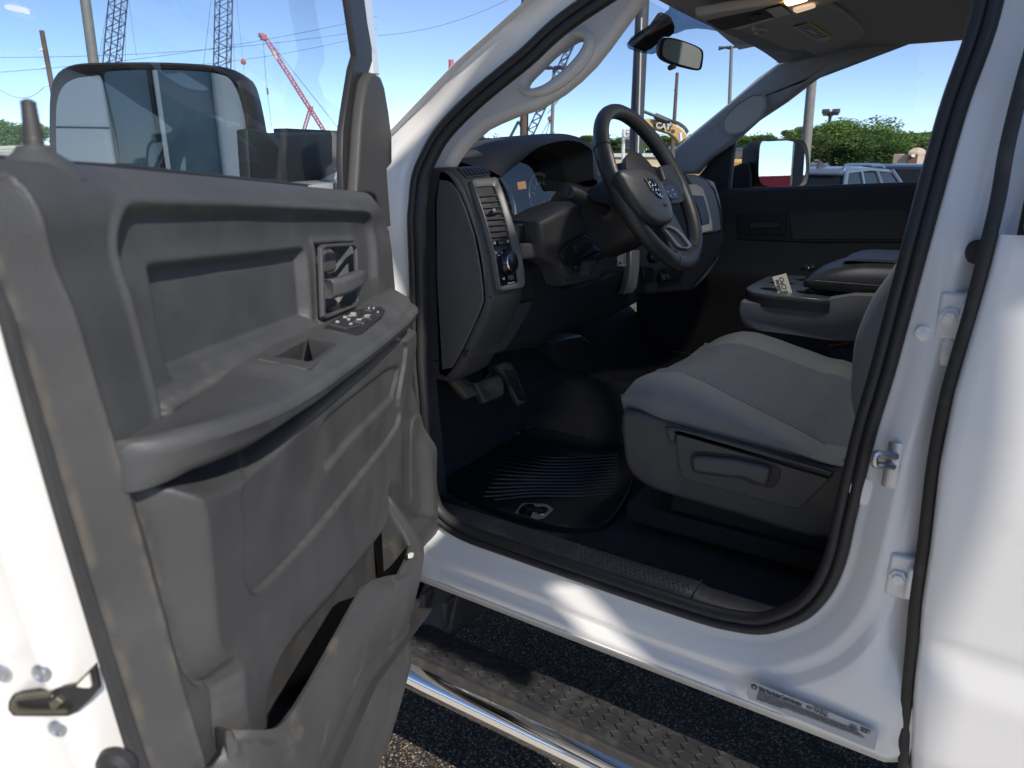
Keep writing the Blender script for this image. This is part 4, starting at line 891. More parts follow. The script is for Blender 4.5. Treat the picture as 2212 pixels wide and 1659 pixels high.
q = podface(RD([(770, 1196), (815, 1188), (822, 1228), (780, 1236)]), .004); mb = MB(); mb.prism(q, np.array([0, -.005, 0])); obj('foglight_wheel', mb, 'dash_dark', lamp, bevel=.002)
# demister slots on the pod top
tv = RD([(385, 330), (560, 308), (600, 335), (652, 384), (458, 408), (420, 372)])
tz = pod[0][1]+.002
tp_ = podface(tv, .003)
mb = MB(); mb.prism(podface(tv, .002), np.array([0, 0, .0015])); tvo = obj('demister_vent', mb, 'dash_dark', dash, bevel=.0007)
for k in range(6):
    x0 = 418+k*33; q = podface(RD([(x0, 344-k*3), (x0+20, 341-k*3), (x0+62, 388-k*2.5), (x0+42, 391-k*2.5)]), .0035); mb = MB(); mb.prism(q, np.array([0, 0, .001])); obj('demister_slot', mb, 'black_gloss', tvo, smooth=False)

# gauge hood
HY0, HY1 = .90, 1.30     # rear lip and front of the hood
hoodo = RD([(700, 390), (640, 330), (560, 285), (450, 285), (385, 268), (450, 225), (520, 180), (610, 145), (700, 115), (800, 95), (900, 80), (1020, 58), (1150, 45), (1240, 46), (1300, 55), (1370, 75), (1420, 105), (1460, 150), (1478, 200), (1478, 270), (1500, 420), (1500, 480)])
hoodi = RD([(730, 402), (760, 375), (800, 342), (860, 292), (930, 235), (1000, 180), (1050, 155), (1100, 136), (1180, 116), (1250, 107), (1310, 110), (1360, 122), (1400, 140), (1435, 162), (1460, 188), (1468, 230), (1472, 330), (1480, 420)])
n_ = 60
HO = resamp(catm([Y(a, b, .96) for a, b in hoodo[4:]], 4), n_, False)
HI = resamp(catm([Y(a, b, .90) for a, b in hoodi], 4), n_, False)
mb = MB(); mb.loft([[p+np.array([0, .34, -.04]) for p in HO], [p+np.array([0, .12, -.004]) for p in HO], [p+np.array([0, .03, 0]) for p in HO], [p for p in HO], [p*.35+q_*.65+np.array([0, -.014, .003]) for p, q_ in zip(HO, HI)], [q_+np.array([0, -.006, .002]) for q_ in HI], [q_+np.array([0, .004, .0]) for q_ in HI], [q_+np.array([0, .16, -.03]) for q_ in HI]], False, False)
obj('gauge_hood', mb, 'dash_dark', dash, angle=60)
# dash top (cowl)
mb = MB(); R = []
for y, zt in ((.80, 1.34), (.86, 1.40), (.93, 1.435), (1.05, 1.448), (1.25, 1.452), (1.45, 1.43)):
    yb = max(y, 1.10); R.append([(.10, yb+.07, zt-.03), (.2, yb+.05, zt-.005), (.5, yb+.03, zt+.004), (.80, yb+.02, zt+.006), (.815, y+.02, zt+.006), (.95, y+.02, zt+.008), (1.4, y+.03, zt+.003), (1.68, y+.05, zt-.01), (1.78, y+.08, zt-.04)])
mb.loft(R, False, False); obj('dash_top', mb, 'dash_dark', dash, angle=60)
# cluster back, gauges, lens
gy = 1.02
cb = lambda x, z, o: (x, 1.035+.28*(z-1.36)+o, z)
mb = MB(); mb.hexa([cb(.25, 1.22, 0), cb(.85, 1.22, 0), cb(.85, 1.22, .02), cb(.25, 1.22, .02), cb(.25, 1.55, 0), cb(.85, 1.55, 0), cb(.85, 1.55, .02), cb(.25, 1.55, .02)]); obj('cluster_back', mb, 'gauge_face', dash)
GP = np.array([0, gy, 1.36]); GN = np.array([0, -1, .28]); GN /= np.linalg.norm(GN)
def G(z, lift=0.): return [PL(a, b, GP+GN*lift, GN) for a, b in RD(z)]
gc = G([(1085, 590)])[0]; gr = .075; gu = np.array([1., 0, 0]); gv = np.cross(GN, gu); gv = gv if gv[2] > 0 else -gv
for cx_, nm in ((gc, 'speedometer'), (gc-gu*.235, 'tachometer')):
    mb = MB(); mb.lathe([(gr*.98, -.004), (gr*.98, 0), (0, 0)], cx_, GN, 40); g_ = obj(nm, mb, 'gauge_face', dash)
    mb = MB(); mb.lathe([(gr*1.0, -.002), (gr*1.06, .004), (gr*1.02, .006), (gr*.96, .004), (gr*.94, .0)], cx_, GN, 48); mb.f = mb.f[:-2]; obj('gauge_ring', mb, 'gauge_ring', g_)
    for k in range(13):
        t = math.radians(220-k*260/12); c, s_ = math.cos(t), math.sin(t)
        mb = MB(); p = cx_+GN*.0012+(gu*c+gv*s_)*gr*.86; mb.prism([p-(gu*s_-gv*c)*.0008, p+(gu*s_-gv*c)*.0008, p+(gu*s_-gv*c)*.0008-(gu*c+gv*s_)*gr*.10, p-(gu*s_-gv*c)*.0008-(gu*c+gv*s_)*gr*.10], GN*.0004); obj('gauge_tick', mb, 'white_mark', g_, smooth=False)
        lab = str(k*10) if nm == 'speedometer' else (str(k//2) if k % 2 == 0 else '')
        if lab: text('gauge_number', lab, 'white_mark', g_, cx_+GN*.0012+(gu*c+gv*s_)*gr*.68-gu*.005-gv*.004, gu, GN, .011)
    t = math.radians(205); p = cx_+GN*.004; mb = MB(); d_ = gu*math.cos(t)+gv*math.sin(t); e_ = np.cross(GN, d_); mb.prism([p-e_*.002, p+e_*.002, p+e_*.0006+d_*gr*.8, p-e_*.0006+d_*gr*.8], GN*.001); obj('gauge_needle', mb, 'red', g_, smooth=False)
mb = MB(); mb.prism(G([(870, 440), (935, 430), (945, 490), (880, 500)], .002), GN*.001); obj('info_display', mb, 'amber', dash)
LN = np.array([-.02, -1, .22]); LP0 = np.array([.5, .965, 1.36]); lens = [PL(a, b, LP0, LN) for a, b in RD([(735, 405), (1000, 190), (1440, 200), (1480, 420), (1240, 660), (1100, 775), (870, 780), (790, 520)])]
mb = MB(); mb.add(lens, [tuple(range(len(lens)))]); obj('cluster_lens', mb, 'lens_glass', dash, smooth=False)
# lower cluster surround, knee panel, column cover
def IY(z, y, conv=RD): return [Y(a, b, y) for a, b in conv(z)]
def slab(nm, pts, n, m, depth=.02, bev=.004, par=None, lab=None): plate(nm, pts, m, par or dash, n, depth=depth, bevel=bev, label=lab)
slab('cluster_ledge', IY([(868, 775), (1010, 765), (1040, 785), (1062, 925), (1050, 940), (915, 942), (895, 900)], .82), (0, -1, 0), 'dash_black', .05, .005)
slab('corner_trim', IY([(862, 770), (895, 800), (900, 925), (918, 940), (1068, 925), (1084, 1030), (1075, 1050), (905, 1068), (880, 960)], .80), (0, -1, 0), 'dash_brown', .05, .006)
slab('lower_dash', IY([(720, 900), (905, 1060), (1080, 1055), (1190, 1120), (1250, 1270), (1560, 1180), (2200, 900), (2300, 1100), (1900, 1400), (1600, 1560), (1170, 1700), (1065, 1785), (845, 1818), (645, 1855), (430, 1930), (520, 1780), (690, 1420), (880, 1310)], .83), (0, -1, 0), 'dash_black', .22, .02)
slab('fuse_cover', IY([(700, 1462), (985, 1400), (1000, 1408), (985, 1450), (930, 1560), (860, 1680), (780, 1800), (640, 1840), (480, 1860), (470, 1830), (540, 1740), (600, 1640), (680, 1475)], .812), (0, -1, 0), 'dash_dark', .02, .004)
slab('knee_panel', IY([(905, 1085), (960, 1120), (1005, 1160), (1018, 1240), (1015, 1340), (1000, 1395), (690, 1455), (680, 1400), (900, 1300)], .812), (0, -1, 0), 'dash_black', .03, .006)
slab('column_surround', IY([(1055, 760), (1245, 660), (1400, 600), (1520, 760), (1660, 980), (1760, 1160), (1560, 1200), (1540, 1240), (1260, 1285), (1225, 1180), (1190, 1115), (1085, 1050)], .78), (0, -1, 0), 'dash_dark', .10, .012)
slab('switch_bank', IY([(1235, 1010), (1290, 940), (1400, 870), (1430, 862), (1500, 930), (1480, 975), (1300, 1110), (1260, 1110)], .768), (0, -1, 0), 'dash_black', .03, .005)
slab('blank_switch', IY([(1335, 950), (1405, 900), (1425, 900), (1470, 930), (1440, 965), (1360, 1020), (1345, 1000)], .764), (0, -1, 0), 'hub', .02, .003)
slab('column_shroud', IY([(1225, 1030), (1260, 960), (1420, 860), (1450, 870), (1520, 960), (1600, 960), (1660, 1020), (1500, 1170), (1310, 1240), (1280, 1235), (1240, 1160)], .774), (0, -1, 0), 'dash_dark', .05, .01)
# tilt lever
mb = MB(); mb.tube([Y(*RD([(1480, 1090)])[0], .74), Y(*RD([(1420, 1110)])[0], .73), Y(*RD([(1420, 1180)])[0], .72)], [.010, .014, .012], 10, flat=.6); obj('tilt_lever', mb, 'dash_dark', col)
mb = MB(); mb.hexa([Y(a, b, y) for a, b, y in [*((p[0], p[1], .765) for p in RD([(1300, 1120), (1600, 960), (1640, 1010), (1380, 1180)])), *((p[0], p[1], .735) for p in RD([(1320, 1130), (1590, 985), (1620, 1020), (1390, 1170)]))]]); obj('tilt_mount', mb, 'dash_black', col, bevel=.006)
# centre stack, seen under and beside the wheel
CSN = np.array([-.45, -1, .15])
def CS(z, conv=RW, P=(.98, .86, 1.25)): return [PL(a, b, P, CSN) for a, b in conv(z)]
slab('centre_stack', CS([(640, 300), (1160, 425), (1300, 440), (1420, 560), (1480, 760), (1500, 1060), (1440, 1200), (1180, 1520), (560, 1560), (600, 1130)]), CSN, 'dash_black', .12, .01)
slab('stack_pillar', CS([(620, 1130), (715, 1130), (715, 1290), (690, 1480), (640, 1540), (560, 1540), (600, 1440), (622, 1300)], P=(.80, .84, 1.2)), CSN, 'silver_trim', .03, .006)
slab('stack_face', CS([(1120, 425), (1230, 430), (1330, 480), (1400, 590), (1450, 760), (1470, 950), (1400, 970), (1300, 975), (1290, 900), (1240, 620), (1190, 520)], P=(1.02, .835, 1.3)), CSN, 'silver_trim', .03, .006)
slab('stack_screen', CS([(1200, 630), (1295, 625), (1320, 690), (1350, 800), (1356, 885), (1290, 900), (1250, 740)], P=(1.02, .83, 1.3)), CSN, 'black_gloss', .008, .001)
slab('screen_surround', CS([(1180, 520), (1240, 520), (1300, 560), (1340, 680), (1385, 880), (1388, 950), (1300, 970), (1290, 895), (1352, 885), (1346, 800), (1300, 640), (1200, 625)], P=(1.02, .832, 1.3)), CSN, 'beige_trim', .02, .004)
slab('stack_side_trim', CS([(1160, 425), (1240, 435), (1330, 470), (1400, 560), (1450, 700), (1480, 850), (1500, 1040), (1490, 1080), (1450, 1180), (1400, 1200), (1400, 1040), (1390, 980), (1400, 950), (1370, 760), (1330, 620), (1280, 520)], P=(1.05, .845, 1.3)), CSN, 'dash_brown', .05, .008)
slab('passenger_vent', CS([(1330, 470), (1400, 500), (1440, 620), (1470, 760), (1478, 830), (1455, 820), (1420, 650), (1370, 520)], P=(1.10, .84, 1.3)), CSN, 'beige_trim', .02, .003)
slab('vent_grille', CS([(1372, 535), (1395, 545), (1430, 660), (1452, 790), (1440, 780), (1410, 660)], P=(1.10, .828, 1.3)), CSN, 'dash_black', .01, .001)
slab('lower_trim_strip', CS([(1380, 1195), (1450, 1172), (1440, 1210), (1340, 1360), (1230, 1470), (1140, 1535), (1250, 1400), (1340, 1260)], P=(1.08, .83, 1.2)), CSN, 'silver_trim', .02, .003)
slab('climate_panel', CS([(905, 1330), (940, 1300), (1120, 1270), (1130, 1300), (1110, 1390), (940, 1425), (910, 1410)], P=(.95, .83, 1.15)), CSN, 'black_gloss', .012, .003)
slab('climate_button', CS([(915, 1365), (950, 1350), (958, 1410), (925, 1418)], P=(.95, .822, 1.15)), CSN, 'hub', .012, .003); slab('climate_button', CS([(960, 1358), (985, 1352), (990, 1400), (968, 1406)], P=(.95, .822, 1.15)), CSN, 'hub', .012, .003)
slab('stack_pocket', CS([(735, 1290), (830, 1275), (845, 1420), (740, 1450)], P=(.88, .83, 1.15)), CSN, 'black_gloss', .01, .003)
mb = MB(); kc = CS([(820, 1190)], P=(.88, .82, 1.2))[0]; mb.lathe([(.020, 0), (.019, .014), (.016, .018), (0, .018)], kc, CSN, 24); kb = obj('ignition_knob', mb, 'black_gloss', dash)
mb = MB(); kx, ky, kz = frame(CSN); mb.tube([kc+kz*.016+.0165*(-math.sin(t)*kx+math.cos(t)*ky) for t in np.linspace(.2, 2.6, 12)], .0012, 6); obj('knob_ring', mb, 'chrome', kb)
# knee bolster lower right and transmission hump side
slab('lower_column_trim', IY([(600, 1170), (640, 1300), (500, 1600), (430, 1700), (180, 1760), (20, 1650), (420, 1400)], .86, RW), (0, -1, 0), 'dash_dark', .06, .01)
slab('heater_duct', [Y(a, b, 1.02) for a, b in RM([(1050, 690), (1240, 650), (1300, 700), (1290, 900), (1200, 910), (1100, 850), (1060, 800)])], (0, -1, 0), 'dash_dark', .1, .02)

# tag card behind the column
tg = CS([(520, 1170), (582, 1160), (585, 1260), (572, 1282), (476, 1272), (478, 1235)], P=(.70, .80, 1.2))

# ------------------------------------------------------------------ PEDALS
def ped(nm, z, y, m='pedal', d=.02, bev=.005, n=(-.15, -1, .55)):
    c = RM(z); P = Y(*c[0], y); n = np.array(n, float); n /= np.linalg.norm(n); pts = [PL(a, b, P, n) for a, b in c]; plate(nm, pts, m, truck, n, depth=d, bevel=bev); return [o for o in SC.objects if o.name.startswith(nm)][-1], P, n
pb, P, n = ped('parking_brake_pedal', [(405, 905), (470, 885), (590, 975), (585, 1010), (520, 1035), (505, 1025)], .93)
for k in range(7):
    mb = MB(); q = [PL(a, b, P+n*.001, n) for a, b in RM([(420+k*15, 900-k*0+k*11), (424+k*15, 898+k*11), (482+k*15, 890+k*12), (478+k*15, 893+k*12)])]; mb.prism(q, n*.002); obj('tread_rib', mb, 'dash_black', pb)
br, P, n = ped('brake_pedal', [(562, 935), (690, 885), (725, 890), (748, 940), (750, 1000), (740, 1018), (640, 1060), (622, 1055), (590, 1000)], .90, d=.025, bev=.008)
ac, P, n = ped('accelerator_pedal', [(690, 830), (750, 805), (790, 815), (820, 870), (850, 940), (872, 1020), (876, 1060), (850, 1072), (825, 1050), (790, 960), (750, 890)], .92, d=.02, bev=.006)
for k in range(6):
    mb = MB(); q = [PL(a, b, P+n*.001, n) for a, b in RM([(735+k*12, 860), (739+k*12, 860), (836+k*7, 1050), (832+k*7, 1050)])]; mb.prism(q, n*.0015); obj('tread_rib', mb, 'dash_black', ac)
mb = MB(); mb.tube([Y(*RM([(650, 920)])[0], .95), Y(*RM([(620, 800)])[0], 1.05)], .012, 8); obj('pedal_arm', mb, 'pedal', br)
mb = MB(); mb.tube([Y(*RM([(500, 990)])[0], .98), Y(*RM([(370, 925)])[0], 1.08)], .012, 8); obj('pedal_arm', mb, 'pedal', pb)

# ------------------------------------------------------------------ DRIVER SEAT
SX0, SX1 = .255, .80
seam = [(X(a, b, .295)[1], X(a, b, .295)[2]) for a, b in R5([(130, 845), (300, 870), (500, 940), (700, 1030), (900, 1120), (1100, 1220), (1300, 1330)])]
lowe = [(X(a, b, .26)[1], X(a, b, .26)[2]) for a, b in R5([(40, 1090), (300, 1170), (600, 1250), (900, 1330), (1260, 1420), (1310, 1440)])]
far = [(X(a, b, .76)[1], X(a, b, .76)[2]) for a, b in R5([(480, 650), (560, 620), (700, 610), (800, 620), (950, 660), (1200, 740), (1340, 790)])]
def f_(L): L = sorted(L); return [p[0] for p in L], [p[1] for p in L]
sm, lw, fr_ = f_(seam), f_(lowe), f_(far)
def crs(y, u):
    """seat cushion section at depth y; returns ring points (x, z)"""
    zs = np.interp(y, *sm); zl = np.interp(y, *lw); zf = min(np.interp(y, *fr_), zs+.030)
    fy = sst((.585-y)/.10) ; k = math.sqrt(max(0, 1-((max(0, y-.475))/.115)**2))   # front roll
    zb = zl; 
    def Zk(z): return zb+(z-zb)*(.25+.75*k)
    c = .5*(zs+zf); dip = .015
    return [(.275, zb-.03), (.262, zb-.01), (.248, zb+.012), (.244, zb+(zs-zb)*.35), (.250, Zk(zb+(zs-zb)*.70)), (.268, Zk(zs-.010)), (.290, Zk(zs+.002)), (.296, Zk(zs-.002)), (.302, Zk(zs+.001)), (.34, Zk(zs-.004)), (.40, Zk(zs*.7+zf*.3-dip*.8)),
            (.405, Zk(zs*.7+zf*.3-dip*.8-.004)), (.41, Zk(zs*.7+zf*.3-dip*.8)), (.53, Zk(c-dip)), (.65, Zk(zf-dip*.8)), (.655, Zk(zf-dip*.8-.004)), (.66, Zk(zf-dip*.8)), (.71, Zk(zf-.006)), (.76, Zk(zf)), (.79, Zk(zf-.02)), (.805, zb+(zf-zb)*.5), (.80, zb), (.78, zb-.03)]
ys = np.r_[-.08, np.linspace(.0, .46, 30), .48, .50, .52, .54, .555, .568, .578, .585, .589]
mb = MB(); R = []
for y in ys:
    c = crs(y, 0); wob = .0025*math.sin(y*38+1)*sst((.3-y)/.2)
    pin = 1-sst((y-.50)/.09)*.06; R.append([((x-.53)*pin+.53, y, z+(wob if .25 < x < .30 else 0)) for x, z in c])
R = [[(x, y-.045*float(sst((y-.25)/.3)), z) for x, y, z in r] for r in R]
mb.loft(R); seat = obj('driver_seat', mb, 'fabric', truck, angle=120)
# darker woven centre
mb = MB(); R = []
for y in np.r_[np.linspace(.02, .46, 24), .48, .50, .52, .54]:
    c = crs(y, 0); xs = [p[0] for p in c[7:18]]; zs_ = [p[1] for p in c[7:18]]; xa = .303; xb = .665; pin = 1-sst((y-.50)/.09)*.06
    gro = -.006*math.exp(-((y-.34-.35*(abs(x_:=0)))/.006)**2)
    row = []
    for i in range(25):
        x = xa+(xb-xa)*i/24; d_ = .0045 if 0 < i < 24 else -.002
        g = -.005*math.exp(-(((y-(.345+.05*math.cos((x-.48)*16)))/.005)**2)) - .004*math.exp(-((y-.20)/.006)**2)-.004*math.exp(-((y-.10)/.006)**2)
        row.append(((x-.53)*pin+.53, y, np.interp(x, xs, zs_)+d_+g*(1 if .33 < x < .64 else 0)))
    R.append(row)
R = [[(x, y-.045*float(sst((y-.25)/.3)), z) for x, y, z in r] for r in R]
mb.loft(R, False, False); obj('cushion_centre', mb, 'fabric_center', seat, angle=120)
mb = MB(); mb.tube([(.2965, p[0]-.045*float(sst((p[0]-.25)/.3)), p[1]+.0035) for p in catm([np.array(q) for q in sorted(seam)], 6) if p[0] < .47], .0013, 6); obj('seat_seam', mb, 'fabric', seat)
# plastic side shield with recess
sh_o = R6([(195, -25), (207, 60), (212, 130), (235, 205), (270, 255), (330, 305), (410, 345), (500, 375), (700, 433), (900, 492), (1200, 588), (1350, 632), (1450, 642), (1540, 640), (1600, 560), (1680, 300), (1660, 130), (1510, 200), (1480, 190), (1420, 180), (1000, 60), (700, -20), (540, -60), (400, -105), (300, -140), (215, -150), (197, -110)])
plate('side_shield', [X(a, b, .247) for a, b in sh_o], 'seat_plastic', seat, (-1, 0, 0), depth=.035, bevel=.010)
up_o = R6([(470, -35), (540, -30), (620, -8), (900, 75), (1200, 160), (1480, 245), (1500, 260), (1478, 285), (1320, 450), (1285, 470), (1240, 465), (900, 380), (620, 300), (560, 270), (530, 210), (515, 100), (490, 20)])
plate('shield_panel', [X(a, b, .238) for a, b in R6([(540, 0), (560, -2), (1475, 268), (1478, 280), (1320, 440), (1290, 456), (1250, 452), (620, 283), (580, 262), (556, 200), (545, 100)])], 'seat_plastic', seat, (-1, 0, 0), depth=.012, bevel=.002)
plate('shield_rim', [X(a, b, .236) for a, b in R6([(470, -45), (540, -45), (1000, 75), (1500, 235), (1500, 262), (1470, 258), (560, -12), (530, -5), (520, 60), (500, 60), (480, 10)])], 'seat_plastic', seat, (-1, 0, 0), depth=.014, bevel=.005)
plate('lever_recess', [X(a, b, .2368) for a, b in R6([(626, 150), (632, 118), (655, 103), (720, 100), (900, 125), (1060, 155), (1150, 185), (1182, 215), (1182, 255), (1160, 305), (1135, 325), (1095, 325), (1000, 300), (940, 270), (800, 255), (650, 232), (635, 210)])], 'dash_black', seat, (-1, 0, 0), depth=.004, bevel=.001)
plate('recline_lever', [X(a, b, .226) for a, b in R6([(632, 155), (642, 137), (670, 130), (900, 155), (1060, 190), (1105, 205), (1118, 225), (1112, 262), (1095, 308), (1070, 312), (1010, 290), (975, 272), (940, 263), (880, 262), (800, 250), (680, 232), (650, 226), (638, 205)])], 'lever', seat, (-1, 0, 0), depth=.030, bevel=.006)
# backrest
bk = R5([(1795, 120), (1740, 200), (1700, 260), (1650, 330), (1600, 400), (1555, 490), (1520, 570), (1495, 640), (1480, 700), (1468, 800), (1460, 900), (1455, 980), (1465, 1070), (1480, 1150), (1505, 1218)])
bq = catm([X(a, b, .28) for a, b in bk], 3)
mb = MB(); R = []
for p in bq:
    y, z = p[1], p[2]; t = .11
    R.append([(.30, y-t-.03, z), (.262, y-t, z), (.250, y-.06, z), (.252, y-.025, z), (.268, y-.004, z), (.285, y, z), (.292, y-.004, z), (.30, y-.001, z), (.36, y-.02, z), (.53, y-.04, z), (.70, y-.02, z), (.77, y, z), (.80, y-.03, z), (.80, y-t, z)])
mb.loft(R); back = obj('backrest', mb, 'fabric', seat, angle=120)
mb = MB(); mb.tube([(.2925, p[1]-.001, p[2]) for p in bq], .0012, 6); obj('backrest_seam', mb, 'fabric', back)
mb = MB(); 
for i, p in enumerate(np.linspace(0, 1, 8)): pass
mb.loft([[(.30, -.12, 1.3), (.76, -.12, 1.3), (.76, -.25, 1.3), (.30, -.25, 1.3)], [(.32, -.22, 1.62), (.74, -.22, 1.62), (.74, -.33, 1.62), (.32, -.33, 1.62)]]); mb.box((.53, -.30, 1.72), (.13, .04, .08)); obj('headrest_block', mb, 'fabric_dark', seat, bevel=.03)
# seat base, belt buckle
mb = MB(); mb.box((.53, .16, .83), (.24, .28, .07)); obj('seat_base', mb, 'dash_black', seat, bevel=.01)
mb = MB(); mb.box((.53, .12, .795), (.26, .40, .02)); obj('seat_rail', mb, 'dash_black', seat)
bkl = R5([(1330, 722), (1338, 700), (1450, 685), (1456, 712)]); P_ = X(*bkl[0], .83)
def bp_(z, o=0.): return [PL(a, b, P_+np.array([0, o, 0]), (-.6, -1, .6)) for a, b in R5(z)]
plate('belt_buckle', bp_([(1332, 725), (1450, 708), (1480, 760), (1475, 880), (1380, 850), (1350, 800)]), 'rubber', truck, (-.6, -1, .6), depth=.03, bevel=.004); bb = [o for o in SC.objects if o.name == 'belt_buckle'][0]
plate('release_button', bp_([(1334, 718), (1340, 700), (1448, 684), (1452, 700)], -.004), 'red', bb, (-.6, -1, .6), depth=.012, bevel=.003)

# ------------------------------------------------------------------ CENTRE CONSOLE
CO = .80
def CX_(z, x=CO): return [X(a, b, x) for a, b in R5(z)]
prof_c = CX_([(765, 470), (766, 455), (775, 440), (1150, 470), (1250, 462), (1330, 420), (1480, 394), (1560, 395), (1680, 400), (1690, 600), (1500, 690), (1340, 685), (1100, 650), (900, 625), (800, 598), (768, 545), (760, 490)])
mb = MB(); pts_ = [(p[1], p[2]) for p in prof_c]; cc_ = np.mean(pts_, 0)
R = []
for x, f in ((.798, .94), (.805, .985), (.82, 1.0), (1.13, 1.0), (1.148, .985), (1.155, .94)): R.append([(x, *(cc_+(np.array(q)-cc_)*f)) for q in pts_])
mb.loft(R); cons = obj('centre_console', mb, 'fabric_dark', truck, angle=60)
# tray with cup holes: horizontal plane
TZ = X(*R5([(780, 392)])[0], .85)[2]+.006
def TP(z, dz=0.): return [Z(a, b, TZ+dz) for a, b in R5(z)]
def rr_(x0, x1, y0, y1, r, z):
    o = []
    for cx, cy, t0 in ((x1-r, y1-r, 0), (x0+r, y1-r, 90), (x0+r, y0+r, 180), (x1-r, y0+r, 270)): o += [np.array([cx+r*math.cos(math.radians(t0+k*15)), cy+r*math.sin(math.radians(t0+k*15)), z]) for k in range(7)]
    return o
TZ = 1.186
tray = rr_(.792, 1.15, .20, .470, .085, TZ)
hol = []
for cx, cy in ((.882, .405), (.995, .410), (.882, .315), (1.085, .36)):
    hol.append([np.array([cx+.034*math.cos(t), cy+.034*math.sin(t), TZ]) for t in np.linspace(0, 2*math.pi, 24, endpoint=False)])
plate('cup_tray', tray, 'tray', cons, (0, 0, 1), holes=hol, depth=.012, bevel=.002, lift=.004, up=(0, 1, 0)); tr = [o for o in SC.objects if o.name == 'cup_tray'][0]
mb = MB(); mb.loft([tray, [p-np.array([0, 0, .028]) for p in tray]], True, False); obj('tray_skirt', mb, 'dash_black', tr)
mb = MB()
for h in hol:
    c_ = sum(h)/len(h); mb = MB(); lo = [c_+(p-c_)*.9-np.array([0, 0, .05]) for p in h]; mb.loft([h, lo], True, False); mb.add(lo, [tuple(range(len(lo)))]); obj('cup_well', mb, 'dash_black', tr)
# padded lid
lid = R5([(1228, 330), (1235, 300), (1262, 268), (1330, 232), (1420, 200), (1520, 180), (1660, 172), (1800, 172)])
lq = [Y(a, b, 0) for a, b in lid]
mb = MB(); R = []
for i, (y, zt, w_) in enumerate(((.335, 1.203, .10), (.330, 1.222, .125), (.31, 1.238, .14), (.28, 1.252, .15), (.24, 1.264, .155), (.20, 1.272, .158), (.12, 1.276, .158), (.0, 1.276, .158), (-.2, 1.27, .15))):
    xm = .985; R.append([(xm-w_, y, 1.205), (xm-w_-.008, y, 1.222), (xm-w_, y, zt-.012 if zt > 1.23 else zt), (xm-w_*.9, y, zt-.002), (xm-w_*.6, y, zt+.003), (xm, y, zt+.006), (xm+w_*.6, y, zt+.003), (xm+w_*.9, y, zt-.002), (xm+w_, y, zt-.014 if zt > 1.23 else zt), (xm+w_+.006, y, 1.222), (xm+w_, y, 1.205)])
mb.loft(R); lido = obj('console_lid', mb, 'leather', cons, angle=70)
mb = MB(); mb.tube([(.985-.166, y, 1.228) for y in np.linspace(.30, -.15, 12)], .0015, 6); obj('lid_piping', mb, 'leather', lido)
mb = MB(); mb.loft([[(.985+(x-.985), y, z) for x, y, z in ((.86, .22, 1.276), (.87, .245, 1.273), (.90, .26, 1.268), (1.07, .26, 1.268), (1.10, .245, 1.273), (1.11, .22, 1.276), (1.11, -.1, 1.283), (.86, -.1, 1.283))], [(.985+(x-.985)*.93, y*.97, z+.004) for x, y, z in ((.86, .22, 1.276), (.87, .245, 1.273), (.90, .26, 1.268), (1.07, .26, 1.268), (1.10, .245, 1.273), (1.11, .22, 1.276), (1.11, -.1, 1.283), (.86, -.1, 1.283))]]); obj('lid_pad', mb, 'leather', lido, bevel=.003)
mb = MB(); mb.box((.985, .345, 1.236), (.035, .014, .006)); obj('lid_latch', mb, 'black_gloss', lido, bevel=.003)
# passenger seat
mb = MB(); mb.loft([[(1.18, -.1, .86), (1.72, -.1, .86), (1.72, -.1, 1.04), (1.18, -.1, 1.04)], [(1.18, .40, .88), (1.72, .40, .88), (1.72, .42, 1.08), (1.18, .42, 1.08)], [(1.19, .48, .90), (1.71, .48, .90), (1.71, .49, 1.03), (1.19, .49, 1.03)]]); obj('passenger_seat', mb, 'fabric_dark', truck, bevel=.03, seg=4)

# ------------------------------------------------------------------ PASSENGER DOOR AND MIRROR
mb = MB(); R = []
for z, x in ((.74, 1.80), (.9, 1.79), (1.0, 1.775), (1.05, 1.74), (1.10, 1.735), (1.13, 1.77), (1.30, 1.765), (1.36, 1.75), (1.392, 1.748), (1.402, 1.76), (1.402, 1.85)):
    R.append([(x, y, z+(.034*(.80-y)/.63 if z > 1.25 else 0)) for y in np.linspace(-.25, 1.15, 30)])
mb.loft(R, False, False); pd = obj('passenger_door', mb, 'dash_dark', truck, angle=50)
def PX_(z, x=1.762): return [X(a, b, x) for a, b in R3(z)]
plate('door_inset', PX_([(430, 1260), (470, 1240), (1000, 1230), (1500, 1240), (1480, 1500), (900, 1500), (440, 1480)]), 'dash_black', pd, (-1, 0, 0), depth=.010, bevel=.004)
plate('inner_panel', PX_([(760, 1310), (1500, 1290), (1480, 1480), (780, 1480)], 1.758), 'dash_dark', pd, (-1, 0, 0), depth=.010, bevel=.004)
plate('inner_handle', PX_([(500, 1320), (740, 1330), (740, 1450), (520, 1450)], 1.757), 'dash_black', pd, (-1, 0, 0), depth=.012, bevel=.003)
plate('handle_bar', PX_([(520, 1380), (700, 1375), (700, 1405), (520, 1412)], 1.748), 'dash_dark', pd, (-1, 0, 0), depth=.012, bevel=.003)
mb = MB(); mb.add([(1.83, -.2, 1.40), (1.83, 1.05, 1.38), (1.72, .45, 1.90), (1.72, -.2, 1.92)], [(0, 1, 2, 3)]); obj('passenger_glass', mb, 'clear_glass', pd, smooth=False)
plate('outer_sill', [X(a, b, 1.85) for a, b in R3([(540, 1168), (900, 1162), (900, 1175), (530, 1185)])], 'white_paint', pd, (-1, 0, 0), depth=.03, bevel=.004)
